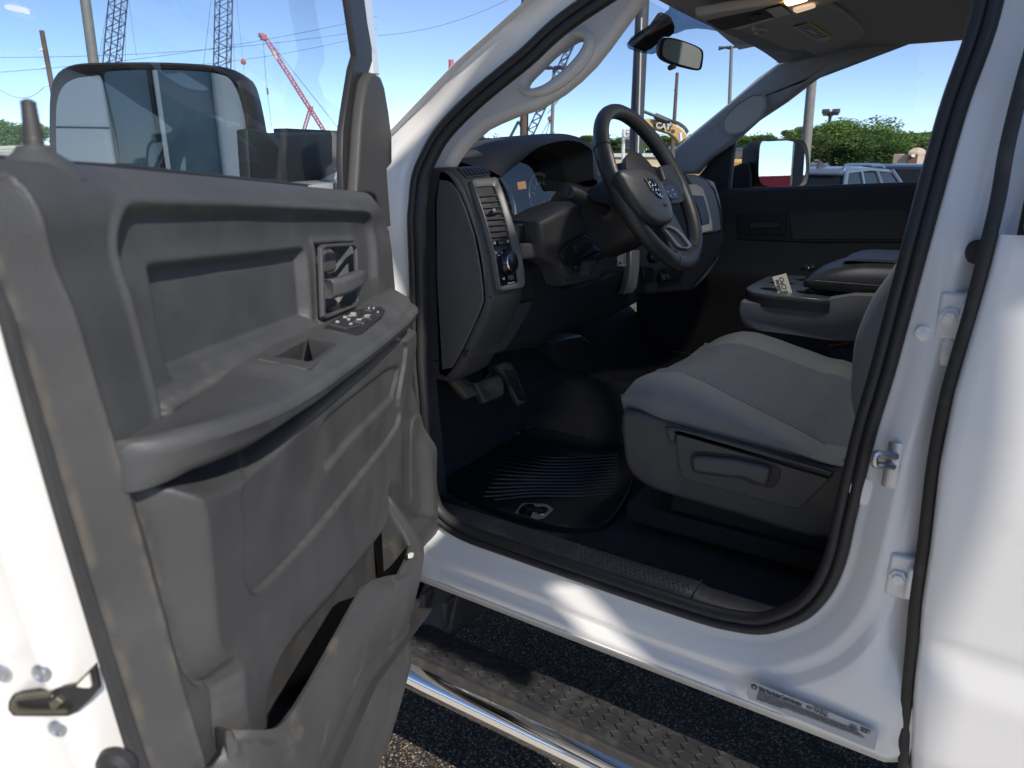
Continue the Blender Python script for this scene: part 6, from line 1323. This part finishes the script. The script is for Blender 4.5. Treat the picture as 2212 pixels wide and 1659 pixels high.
root = empty('crane', tuple(foot(1045, 75))); tag(root, 'dark crane gantry with hoist ropes just above the dashboard at left', 'crane', G_)
mb = MB()
for q in (((1036, 296), (1036, 345)), ((1036, 297), (1056, 345)), ((1036, 296), (1042, 293)), ((1042, 293), (1062, 340)), ((1120, 262), (1090, 320)), ((1122, 262), (1150, 350)), ((1120, 262), (1175, 350)), ((1118, 266), (1128, 266))): mb.tube([at(*q[0], 75), at(*q[1], 75)], .16, 6)
obj('gantry', mb, 'crane_dark', root)
for a, b in (((1042, 295), (1078, 255)), ((1042, 295), (1084, 257)), ((1042, 295), (1074, 257)), ((1090, 320), (1122, 262)), ((1100, 300), (1122, 262))): mb = MB(); mb.tube([at(*a, 75), at(*b, 75)], .03, 4); obj('cable', mb, 'wire', root, smooth=False)
# overhead power lines
GW = 'overhead power lines'
for k, (a, b, d, lab) in enumerate((((0, 124), (815, 62), 60, 'topmost long thin power line crossing the door window'), ((0, 156), (815, 35), 60, 'power line sloping up steeply across the door window'), ((0, 194), (96, 187), 50, 'short power line at the far left insulators'), ((815, 77), (1100, -2), 60, 'thin power line above the white windscreen pillar'), ((230, 150), (760, 85), 65, 'lowest power line behind the red crane'))):
    mb = MB(); A_, B_ = at(*a, d), at(*b, d); mb.tube([A_+(B_-A_)*u-np.array([0, 0, 4*u*(1-u)*.5]) for u in np.linspace(0, 1, 12)], .014, 4); o = obj('power_line', mb, 'wire', None); tag(o, lab, 'power line', GW)

# trees
def leafcloud(clumps, n, size, rng, up=.2):
    c = rng.integers(0, len(clumps), n); P = []; C = np.array([k[0] for k in clumps]); Rr = np.array([k[1] for k in clumps])
    v = rng.normal(size=(n, 3)); v /= np.linalg.norm(v, axis=1)[:, None]; rad_ = rng.random(n)**.38
    P = C[c]+v*(Rr[c]*rad_[:, None]); 
    a = rng.normal(size=(n, 3)); a /= np.linalg.norm(a, axis=1)[:, None]; b = np.cross(a, rng.normal(size=(n, 3))); b /= np.linalg.norm(b, axis=1)[:, None]; s = size*(.6+.8*rng.random(n))[:, None]
    V = np.stack([P-a*s, P+b*s*.6, P+a*s, P-b*s*.6], 1).reshape(-1, 3); I = np.arange(n*4).reshape(n, 4); mb = MB(); mb.v = V.tolist(); mb.f = I.tolist(); return mb
def mktree(seed, H, W, m, kind, n=17000, leaf=.095):
    rng = np.random.default_rng(seed); root = empty('tree', (0, 0, 0)); cl = []
    if kind == 'round':
        for k in range(34):
            t = rng.random(); a = rng.random()*6.28; r = W*.5*math.sqrt(rng.random())*math.sin(math.pi*(.15+.8*t))**.6; cl.append(((r*math.cos(a), r*math.sin(a), H*(.18+.78*t)), np.array([W*.15, W*.15, W*.13])*(.7+.6*rng.random())))
    else:
        for k in range(30):
            t = rng.random()**.8; a = rng.random()*6.28; r = W*.42*rng.random()*(1.05-t)**.5; cl.append(((r*math.cos(a), r*math.sin(a), H*(.12+.86*t)), np.array([W*.12, W*.12, H*.07])*(.6+.7*rng.random())))
    mb = leafcloud(cl, n, leaf, rng); crown = obj('crown', mb, m, root, smooth=False)
    mb = MB(); mb.tube([(0, 0, -.5), (.05*W*.2, 0, H*.3), (0, .04*W, H*.75)], [.05*W*.6+.05, .04*W*.5+.04, .03], 8)
    for c, r in cl[:10]: mb.tube([(0, 0, H*.25), (c[0]*.6, c[1]*.6, (c[2]+H*.25)/2), c], [.08, .05, .02], 5)
    obj('trunk', mb, 'bark', root); return root
protos = {}
def tree(kind, m, px, dist, H, W, label, group='trees behind the lot', seed=0):
    key = (kind, m, seed)
    if key not in protos: protos[key] = mktree(seed+5, 10., 8. if kind == 'round' else 5., m, kind); r = protos[key]; kids = []
    else:
        src = protos[key]; r = src.copy(); SC.collection.objects.link(r)
        for ch in list(src.children): c = ch.copy(); SC.collection.objects.link(c); c.parent = r
    f = foot(px, dist); r.location = f; H = H*(.97 if kind == 'round' else .95); r.scale = (W/(8. if kind == 'round' else 5.), W/(8. if kind == 'round' else 5.), H/10.); r.rotation_euler = (0, 0, px*.37 % 6.28); tag(r, label, 'tree', group); r.name = 'tree'; return r
def Ht(py, dist): return (1.5+(352-py)/FPX*dist*1.05+.75)*.90
spec = [('round', 'leaf', 30, 60, 268, 9, 'small round tree above the block wall at the far left', 0),
 ('round', 'leaf_light', -20, 62, 275, 9, 'tree cut by the left photo edge above the block wall', 1),
 ('tall', 'leaf', 1012, 85, 305, 7, 'tree left of the dark crane gantry', 0), ('tall', 'leaf', 1030, 90, 308, 7, 'tree right behind the dark crane gantry', 1),
 ('tall', 'leaf', 1068, 80, 300, 7, 'tree right of the crane gantry, above the dashboard', 0), ('tall', 'leaf', 1090, 85, 296, 6, 'tree under the dark boom base', 1), ('round', 'leaf', 1110, 80, 302, 7, 'tree left of the thick brown pole', 1),
 ('tall', 'leaf', 1268, 90, 292, 6, 'tree just left of the steering wheel rim', 1), ('tall', 'leaf_dark', 1322, 75, 300, 6, 'darker tree inside the wheel rim beside the sign post', 0), ('tall', 'leaf', 1345, 80, 296, 6, 'tree inside the wheel rim behind the white sign', 1),
 ('tall', 'leaf_light', 1425, 85, 292, 6, 'pale tree below the yellow excavator arm', 0), ('tall', 'leaf', 1440, 80, 296, 6, 'tree under the bend of the excavator arm', 1), ('tall', 'leaf', 1462, 85, 298, 6, 'tree beside the passenger windscreen pillar', 0),
 ('tall', 'leaf', 1600, 70, 292, 5, 'leftmost tree in the passenger window', 0), ('tall', 'leaf_light', 1625, 75, 294, 5, 'pale tree above the far mirror left edge', 1), ('tall', 'leaf', 1648, 70, 292, 5, 'tree above the middle of the far mirror', 1), ('tall', 'leaf', 1675, 72, 298, 5, 'low tree above the far mirror right edge', 0),
 ('tall', 'leaf_light', 1713, 60, 275, 5, 'tall pale poplar left of the large grey pole', 0), ('tall', 'leaf', 1735, 62, 285, 4, 'poplar crossed by the large grey pole', 1), ('tall', 'leaf', 1757, 62, 282, 4, 'poplar just right of the large grey pole', 0),
 ('round', 'leaf_dark', 1790, 34, 272, 6.2, 'big dark round tree left of the middle of the window group', 0), ('round', 'leaf', 1830, 36, 262, 6.5, 'tallest round tree under the floodlight', 1), ('round', 'leaf_dark', 1865, 34, 290, 5, 'dark lower round tree above the silver car roof', 1), ('round', 'leaf', 1895, 37, 276, 5.5, 'round tree right of the tallest one', 0), ('round', 'leaf_light', 1930, 37, 278, 5, 'paler round tree left of the portable toilet', 0), ('round', 'leaf_dark', 1950, 36, 300, 5, 'dark low tree directly behind the portable toilet', 0),
 ('tall', 'leaf', 1985, 60, 290, 6, 'tree right of the portable toilet', 1), ('tall', 'leaf_light', 2010, 62, 290, 6, 'pale tree farthest right in the passenger window', 0), ('tall', 'leaf', 2040, 60, 290, 6, 'tree hidden partly by the near door pillar', 1)]
for k, m, px, d, py, W, lab, sd in spec: tree(k, m, px, d, Ht(py, d), W, lab, seed=sd)

# block wall at the far left
root = None
mb = MB(); A_, B_ = at(-60, 317, 45), at(115, 312, 45); dn = np.array([cf[0], cf[1], 0])
mb.prism([A_, B_, B_-np.array([0, 0, 3.5]), A_-np.array([0, 0, 3.5])], dn/np.linalg.norm(dn)*.3); bw = obj('block_wall', mb, 'block_wall_mat' if 'block_wall_mat' in MT else 'block', None); tag(bw, 'pale split-face block wall with spikes at the far left', 'wall')
for r_ in range(5):
    for c in range(22):
        u0 = (c+(r_ % 2)*.5)/22; p = A_+(B_-A_)*min(u0, .98); q = A_+(B_-A_)*min(u0+.9/22, 1); z = -.04-r_*.14
        mb = MB(); mb.prism([p+np.array([0, 0, z]), q+np.array([0, 0, z]), q+np.array([0, 0, z-.115]), p+np.array([0, 0, z-.115])], -dn*.05)
        if r_ < 4: obj('wall_block', mb, 'block', bw, smooth=False)

# tan dealership building with blue fascia
def bld(nm, px0, px1, py0, d0, d1, label, m='tan_wall', wins=(), band='blue_band', bh=.5):
    A_, B_ = at(px0, py0, d0), at(px1, py0, d1); e = (B_-A_); e[2] = 0; nrm = np.array([e[1], -e[0], 0]); nrm /= np.linalg.norm(nrm)
    if nrm @ (C0-A_) < 0: nrm = -nrm
    root = empty(nm, (A_[0], A_[1], gz(*A_[:2]))); tag(root, label, 'building'); zt = A_[2]; zb = gz(*A_[:2])-.5
    mb = MB(); q = [np.array([A_[0], A_[1], zb]), np.array([B_[0], B_[1], zb]), np.array([B_[0], B_[1], zt]), np.array([A_[0], A_[1], zt])]; mb.prism(q, -nrm*8); obj('wall', mb, m, root)
    mb = MB(); q = [A_+nrm*.15+np.array([0, 0, .02]), B_+nrm*.15+np.array([0, 0, zt-B_[2]+.02]), B_+nrm*.15+np.array([0, 0, zt-B_[2]-bh]), A_+nrm*.15-np.array([0, 0, bh])]; mb.prism(q, -nrm*.13); obj('fascia', mb, band, root)
    for u0, u1, z0, z1 in wins:
        p = A_+e*u0; r2 = A_+e*u1; mb = MB(); mb.prism([np.array([p[0], p[1], zb+z0])+nrm*.05, np.array([r2[0], r2[1], zb+z0])+nrm*.05, np.array([r2[0], r2[1], zb+z1])+nrm*.05, np.array([p[0], p[1], zb+z1])+nrm*.05], -nrm*.04); w_ = obj('window', mb, 'car_glass', root)
    return root
W4 = [(u, u+.06, 1.2, 3.0) for u in (.1, .2, .35, .5, .62, .8)]
bld('showroom_building', 1590, 1690, 320, 50, 44, 'tan low building with a blue roof edge behind the far mirror', wins=W4, bh=.15)
bld('showroom_building', 1445, 1505, 318, 52, 52, 'tan building end with blue edge beside the windscreen pillar', wins=W4, bh=.15)
bld('warehouse', 1270, 1445, 332, 48, 48, 'long cream building seen through the steering wheel', wins=[(.2, .26, 1., 2.2), (.3, .36, 1., 2.2), (.72, .78, .8, 2.4)], band='white_wall', bh=.2)
bld('warehouse', 985, 1015, 290, 60, 60, 'white narrow building end at the left windscreen corner', m='white_wall', band='white_wall')
# sign by the dark pole
r = empty('pylon_sign', tuple(foot(1358, 30))); tag(r, 'white pylon sign with dark lower box left of the dark pole', 'sign'); fn = -np.array([cf[0], cf[1], 0])
plate('sign_panel', [at(a, b, 30) for a, b in R2([(1640, 795), (1690, 800), (1690, 862), (1640, 858)])], 'crane_white', r, fn, depth=.2)
plate('sign_box', [at(a, b, 30) for a, b in R2([(1625, 868), (1690, 868), (1690, 920), (1625, 915)])], 'pole_dark', r, fn, depth=.3)
pz = at(*R2([(1646, 850)])[0], 29.7); text('sign_lettering', 'SALES', 'ink', r, pz, cr, fn, .26, .01); pz = at(*R2([(1646, 830)])[0], 29.7); text('sign_lettering', 'OPEN', 'ink', r, pz, cr, fn, .26, .01)
mb = MB(); mb.tube([at(*R2([(1638, 795)])[0], 30), foot(*R2([(1638, 795)])[0][:1], 30)], .07, 6); obj('post', mb, 'crane_white', r)
# flag
r = empty('flag', tuple(at(*R2([(1800, 790)])[0], 60))); tag(r, 'small striped flag hanging behind the excavator arm', 'flag')
for k in range(5): plate('flag_stripe', [at(a, b, 60) for a, b in R2([(1800, 786+k*4), (1845, 788+k*4), (1845, 792+k*4), (1800, 790+k*4)])], 'red' if k % 2 == 0 else 'crane_white', r, fn, depth=.02)

# excavator arm
r = empty('excavator', tuple(foot(1450, 26))); tag(r, 'yellow excavator whose curved arm shows right of the steering wheel', 'excavator')
ea = R2([(1750, 735), (1790, 730), (1860, 740), (1920, 755), (1960, 765), (2000, 785), (2030, 815), (2048, 850), (2020, 862), (1990, 885), (1965, 850), (1930, 825), (1880, 810), (1820, 790), (1770, 770), (1752, 750)])
plate('arm', [at(a, b, 26) for a, b in ea], 'dozer_yellow', r, fn, depth=.5, bevel=.04)
mb = MB(); mb.tube([at(*R2([(1748, 683)])[0], 26), at(*R2([(1830, 715)])[0], 26)], .05, 8); mb.tube([at(*R2([(1828, 714)])[0], 26), at(*R2([(1925, 755)])[0], 26)], .10, 8); obj('hydraulic_ram', mb, 'pole_dark', r)
for k in range(3): mb = MB(); mb.tube(catm([at(a, b, 25.6) for a, b in R2([(1905+k*8, 745-k*2), (1960+k*6, 762-k*4), (2005+k*5, 790-k*4), (2030+k*4, 825-k*5)])], 4), .03, 5); obj('hose', mb, 'pole_dark', r)
mb = MB(); mb.tube([at(*R2([(1985, 820)])[0], 25.6), at(*R2([(1988, 870)])[0], 25.6)], .07, 6); obj('bucket_ram', mb, 'crane_white', r)
lg = [at(a, b, 25.6) for a, b in R2([(1815, 765), (1885, 765), (1898, 785), (1885, 805), (1825, 785)])]; plate('logo_patch', lg, 'black_gloss', r, fn, depth=.06)
text('logo_lettering', 'CAT', 'crane_white', r, at(*R2([(1833, 787)])[0], 25.5), at(*R2([(1880, 795)])[0], 25.5)-at(*R2([(1833, 787)])[0], 25.5), fn, .25, .01, bold=.02)
plate('logo_triangle', [at(a, b, 25.45) for a, b in R2([(1845, 792), (1858, 775), (1866, 796)])], 'dozer_yellow', r, fn, depth=.01)
for c in R2([(1915, 800), (1940, 812), (1925, 775)]): mb = MB(); mb.lathe([(.07, 0), (.07, .04), (0, .04)], at(*c, 25.55), fn, 12); obj('pin', mb, 'pole_dark', r)
mb = MB(); b_ = at(*R2([(2030, 850)])[0], 26.4); mb.box(b_+np.array([2.0, -1.0, -1.6]), (1.6, 1.2, .9)); obj('cab_body', mb, 'dozer_yellow', r, bevel=.1)
mb = MB(); mb.box(np.array([b_[0]+2, b_[1]-1, gz(b_[0], b_[1])+.4]), (2.0, 1.4, .4)); obj('track', mb, 'tire', r, bevel=.2)
# yellow box sign right of the far mirror
r = empty('yellow_sign', tuple(foot(1752, 40))); tag(r, 'square yellow sign at the right edge of the far mirror', 'sign'); plate('sign_face', [at(a, b, 40) for a, b in R3([(875, 898), (902, 898), (902, 944), (875, 944)])], 'yellow', r, fn, depth=.3); mb = MB(); mb.tube([at(1749, 330, 40), foot(1749, 40)], .06, 6); obj('post', mb, 'pole_dark', r)

# vehicles
def car(label, px, dist, heading, L, W, H, paint, rails=False, suv=True, nm='parked_car', group='vehicles parked beyond the truck', cab=None):
    f = foot(px, dist); root = empty(nm, tuple(f)); root.rotation_euler = (0, 0, 0); tag(root, label, 'car' if nm == 'parked_car' else 'pickup truck', group)
    ch, sh_ = math.cos(heading), math.sin(heading)
    def T(x, y, z): return (f[0]+x*ch-y*sh_, f[1]+x*sh_+y*ch, f[2]+z)
    sec = cab or [(-L/2, .75), (-L/2+.05, 1.0), (L/2-1.3, 1.02), (L/2-.2, .92), (L/2, .7)]
    mb = MB(); R = []
    belt = 1.05 if suv else 1.15
    for x, zt in [(-L/2, .9), (-L/2+.06, belt), (-L/2+.5, belt+.02), (L/2-1.5, belt), (L/2-.5, belt-.12), (L/2-.08, belt-.25), (L/2, belt-.5)]:
        R.append([T(x, s*W/2*k, z) for s, k, z in ((-1, .86, .32), (-1, 1.0, .5), (-1, 1.0, .85), (-1, .94, zt-.02), (-1, .85, zt), (1, .85, zt), (1, .94, zt-.02), (1, 1.0, .85), (1, 1.0, .5), (1, .86, .32))])
    mb.loft(R); obj('body', mb, paint, root, bevel=.03)
    mb = MB(); R = []
    g0, g1, r0, r1 = (-L/2+.12, L/2-1.35, -L/2+.45, L/2-2.15) if suv else (-L/2+2.1, L/2-1.6, -L/2+2.25, L/2-2.3)
    for (xb, xt) in ((g0, r0),): pass
    lo = [T(g0, -W*.44, belt), T(g0, W*.44, belt), T(g1, W*.44, belt), T(g1, -W*.44, belt)]; hi = [T(r0, -W*.36, H-.06), T(r0, W*.36, H-.06), T(r1, W*.36, H-.06), T(r1, -W*.36, H-.06)]
    mb.loft([lo, hi]); obj('glasshouse', mb, 'car_glass', root, bevel=.04)
    mb = MB(); R = []
    for x, dz in ((r0-.06, -.05), (r0+.1, -.01), ((r0+r1)/2, .03), (r1-.1, -.01), (r1+.08, -.05)):
        R.append([T(x, s*W*k, z) for s, k, z in ((-1, .375, H-.09+dz), (-1, .36, H-.03+dz), (-1, .25, H+dz), (1, .25, H+dz), (1, .36, H-.03+dz), (1, .375, H-.09+dz))])
    mb.loft(R); obj('roof', mb, paint, root, bevel=.02)
    for s in (-1, 1):
        for xa, xb in ((g0, r0), (g1, r1), (g0+(g1-g0)*.33, r0+(r1-r0)*.30), (g0+(g1-g0)*.62, r0+(r1-r0)*.64)):
            mb = MB(); mb.tube([T(xa, s*W*.443, belt), T(xb, s*W*.365, H-.06)], .045 if xa in (g0, g1) else .035, 6); obj('pillar', mb, paint, root)
        if rails: mb = MB(); mb.tube(catm([T(r0+.15, s*W*.30, H-.02), T(r0+.3, s*W*.30, H+.06), T(r1-.4, s*W*.30, H+.06), T(r1-.1, s*W*.30, H-.0)], 4), .028, 6); obj('roof_rail', mb, 'chrome_soft', root)
        for x in (-L/2+.9, L/2-.95):
            mb = MB(); c = T(x, s*(W/2-.12), .36); mb.lathe([(.2, -.11), (.34, -.11), (.37, -.06), (.37, .06), (.34, .11), (.2, .11)], c, (-sh_*s, ch*s, 0), 24); w_ = obj('wheel', mb, 'tire', root); mb = MB(); mb.lathe([(0, .09), (.2, .10), (.23, .115), (.23, 0), (0, 0)], c, (-sh_*s, ch*s, 0), 20); obj('rim', mb, 'chrome_soft', w_)
        mb = MB(); c = np.array(T(-L/2-.01, s*W*.42, .95)); mb.box(c, (.05, .05, .12)); obj('tail_light', mb, 'sign_red', root, bevel=.01)
        mb = MB(); c = np.array(T(g1-.1, s*(W/2+.08), belt+.05)); mb.box(c, (.08, .09, .07)); obj('wing_mirror', mb, paint, root, bevel=.03)
    if rails: mb = MB(); mb.prism([T(r0+.25, -.03, H+.0), T(r0+.6, -.03, H+.02), T(r0+.3, -.03, H+.14)], np.array([0, .05, 0])); obj('roof_aerial', mb, 'pole_dark', root)
    mb = MB(); mb.hexa([T(r0-.10, -W*.33, H-.10), T(r0+.0, -W*.33, H-.04), T(r0+.0, W*.33, H-.04), T(r0-.10, W*.33, H-.10), T(r0-.08, -W*.33, H-.07), T(r0+.02, -W*.33, H-.02), T(r0+.02, W*.33, H-.02), T(r0-.08, W*.33, H-.07)]); obj('rear_spoiler', mb, paint, root)
    return root
hd0 = math.atan2(ray(1840, 360)[1], ray(1840, 360)[0])
car('silver blue sport utility car with roof rails directly right of the far mirror', 1846, 17.5, hd0-math.radians(24), 4.7, 1.95, 1.68, 'car_blue', rails=True)
car('dark navy pickup beyond the silver blue car, at the window right end', 1950, 23, hd0+math.radians(172), 5.6, 2.0, 1.92, 'car_navy', suv=False, nm='parked_pickup')
car('white sedan glimpsed at the left edge of the passenger window', 1600, 40, hd0+math.radians(60), 4.7, 1.85, 1.5, 'car_white')
# portable toilet
TD = 29; r = empty('portable_toilet', tuple(foot(1984, TD))); tag(r, 'brown portable toilet with pale roof and side between trees at right', 'portable toilet')
tl = [at(a, b, TD) for a, b in R3([(1497, 950), (1562, 950)])]; c0_ = tl[0]; c1_ = tl[1]; c2_ = at(*R3([(1605, 952)])[0], TD+.9); zb = gz(c0_[0], c0_[1])+.1
for nm, A_, B_, m in (('door', c0_, c1_, 'toilet'), ('side_wall', c1_, c2_, 'toilet_pale')):
    e = B_-A_; nr = np.array([e[1], -e[0], 0]); nr /= np.linalg.norm(nr)
    if nr @ (C0-A_) < 0: nr = -nr
    mb = MB(); mb.prism([np.array([A_[0], A_[1], zb]), np.array([B_[0], B_[1], zb]), np.array([B_[0], B_[1], A_[2]]), np.array([A_[0], A_[1], A_[2]])], -nr*.8); obj(nm, mb, m, r, bevel=.03)
mb = MB(); cc3 = (c0_+c2_)/2; 
mb.loft([[np.array([*(cc3+(np.array(q)-cc3)*f)[:2], c0_[2]+h]) for q in (c0_, c1_, c2_, c0_+(c2_-c1_))] for f, h in ((1.06, -.05), (1.06, .06), (.9, .13), (.5, .2), (.2, .21))]); obj('roof', mb, 'toilet_pale', r, bevel=.03)
plate('door_emblem', [at(a, b, TD-.1) for a, b in R3([(1515, 958), (1530, 952), (1545, 955), (1548, 966), (1530, 970), (1518, 966)])], 'crane_white', r, fn, depth=.03)

# ------------------------------------------------------------------ DEALERSHIP BUILDING ON THE DRIVER SIDE AND ADDED SHADE CANOPY BEHIND
FX = -5.0
def refl(px, py, X_=FX):
    d = ray(px, py); P = HH-.17*dd; t = ((P-C0) @ dd)/(d @ dd); p = C0+t*d; r = d-2*(d @ dd)*dd; return p+r*((X_-p[0])/r[0])
fac = empty('dealership_building', (FX, 0, 0)); tag(fac, 'white panelled dealership building with tall dark windows beside the truck', 'building')
def fpl(nm, y0, y1, z0, z1, x0, x1, m, bev=.0): 
    mb = MB(); mb.box(((x0+x1)/2, (y0+y1)/2, (z0+z1)/2), (abs(x1-x0)/2, abs(y1-y0)/2, abs(z1-z0)/2)); return obj(nm, mb, m, fac, bevel=bev)
yw = lambda px: refl(px, 250)[1]
mat('pane_blue', (.10, .17, .22), .15, spec=.8); mat('white_panel', (.74, .76, .74), .35, coat=.2)
fpl('window_wall', yw(236), yw(520), 0, 2.9, FX-.3, FX-.2, 'pane_blue')
fpl('window_mullion', yw(354), yw(343), 0, 2.9, FX-.2, FX-.02, 'white_panel', .01)
fpl('window_mullion', yw(342), yw(332), 0, 2.9, FX-.2, FX-.1, 'pole_dark', .01)
fpl('wall_panel', yw(235), yw(-60), 0, 2.9, FX-.3, FX+.2, 'white_panel', .05)
fpl('roof_panel', yw(-60), yw(760), 2.9, 3.1, FX-.4, FX+.3, 'white_panel', .05)
fpl('wall_panel', yw(530), yw(470), 0, 2.9, FX-.2, FX+.05, 'white_panel', .05)
fpl('wall_panel', yw(760), yw(540), 0, 2.9, FX-.3, FX+.1, 'white_panel', .05)
fpl('building_core', yw(760), yw(-60), 0, 2.85, FX-4, FX-.32, 'white_wall')
for z in (1.15, 1.72, 2.3): 
    fpl('panel_joint', yw(235), yw(-60), z-.006, z+.006, FX+.19, FX+.204, 'pole_dark'); fpl('panel_joint', yw(760), yw(540), z-.006, z+.006, FX+.09, FX+.104, 'pole_dark')
# unseen added canopy, outline cut to shade the cab and light a rocker patch
CZ = 3.3; kx, ky = SUN[0]/SUN[2]*CZ, SUN[1]/SUN[2]*CZ
cpo = [(.25, 1.56), (.25, 1.15), (.335, 1.19), (.405, 1.40), (.435, 1.34), (.325, 1.03), (.335, .665), (.70, 1.44), (.72, .7), (1.45, .7), (1.6, 2.6), (.74, 2.5), (.66, 2.15), (.55, 1.95), (.45, 1.60)]
can = empty('added_shade_canopy', (kx+1.5, ky, 0)); tag(can, 'unseen flat white canopy added behind the truck cab to shade it', 'canopy')
mb = MB(); mb.prism([np.array([a+kx, b+ky, CZ]) for a, b in cpo], (0, 0, .08)); obj('shade_roof', mb, 'white_wall', can, smooth=False)
for a, b in ((.80, .75), (1.4, .75)): mb = MB(); mb.tube([(a+kx, b+ky, 0), (a+kx, b+ky, CZ)], .04, 10); obj('post', mb, 'pole_grey', can)

shop = empty('shop_building', (8, -22, 0)); tag(shop, 'low shop with a long red fascia reflected in the passenger mirror', 'building')
mb = MB(); mb.box((9, -24, .4), (8, 2, 1.6)); obj('wall', mb, 'white_wall', shop)
mb = MB(); mb.box((9, -21.9, 1.75), (8.1, .1, .30)); obj('fascia', mb, 'sign_red', shop)
lpz = empty('light_pole', (5.1, -15, -.4)); tag(lpz, 'dark square light pole reflected in the passenger mirror', 'light pole'); mb = MB(); mb.box((5.1, -15, 3.6), (.12, .12, 4.0)); obj('shaft', mb, 'pole_dark', lpz); mb = MB(); mb.box((5.45, -15, 4.6), (.25, .08, .9)); obj('sign_board', mb, 'crane_white', lpz, bevel=.02)

ll = bpy.data.lights.new('reading_lamp_light', 'SPOT'); ll.energy = 2.8; ll.color = (1.0, .96, .90); ll.shadow_soft_size = .03; ll.spot_size = math.radians(150); ll.spot_blend = .4
lo_ = bpy.data.objects.new('reading_lamp_light', ll); SC.collection.objects.link(lo_); lo_.location = tuple(OH([(1680, 40)], .06)[0])

# far woods behind the lot, one mass nobody could count
rngw = np.random.default_rng(11); cl = []
for x0, x1, y_ in ((-60, 60, 292), (985, 1125, 308), (1262, 1510, 304), (1585, 1760, 305), (1940, 2070, 300)):
    for px in np.arange(x0, x1, 3.2):
        t_ = at(px, y_+rngw.normal()*5, 115+rngw.random()*12); top = t_[2]; zg = -.8
        for k in range(3): z = zg+(top-zg)*(.3+.3*k); cl.append(((t_[0], t_[1], z), np.array([1.1, 1.1, (top-zg)*.22])))
mbw = leafcloud(cl, 60000, .17, rngw); wd_ = obj('distant_woods', mbw, 'leaf', None, smooth=False); tag(wd_, 'far green tree line beyond the lot', kind='stuff')
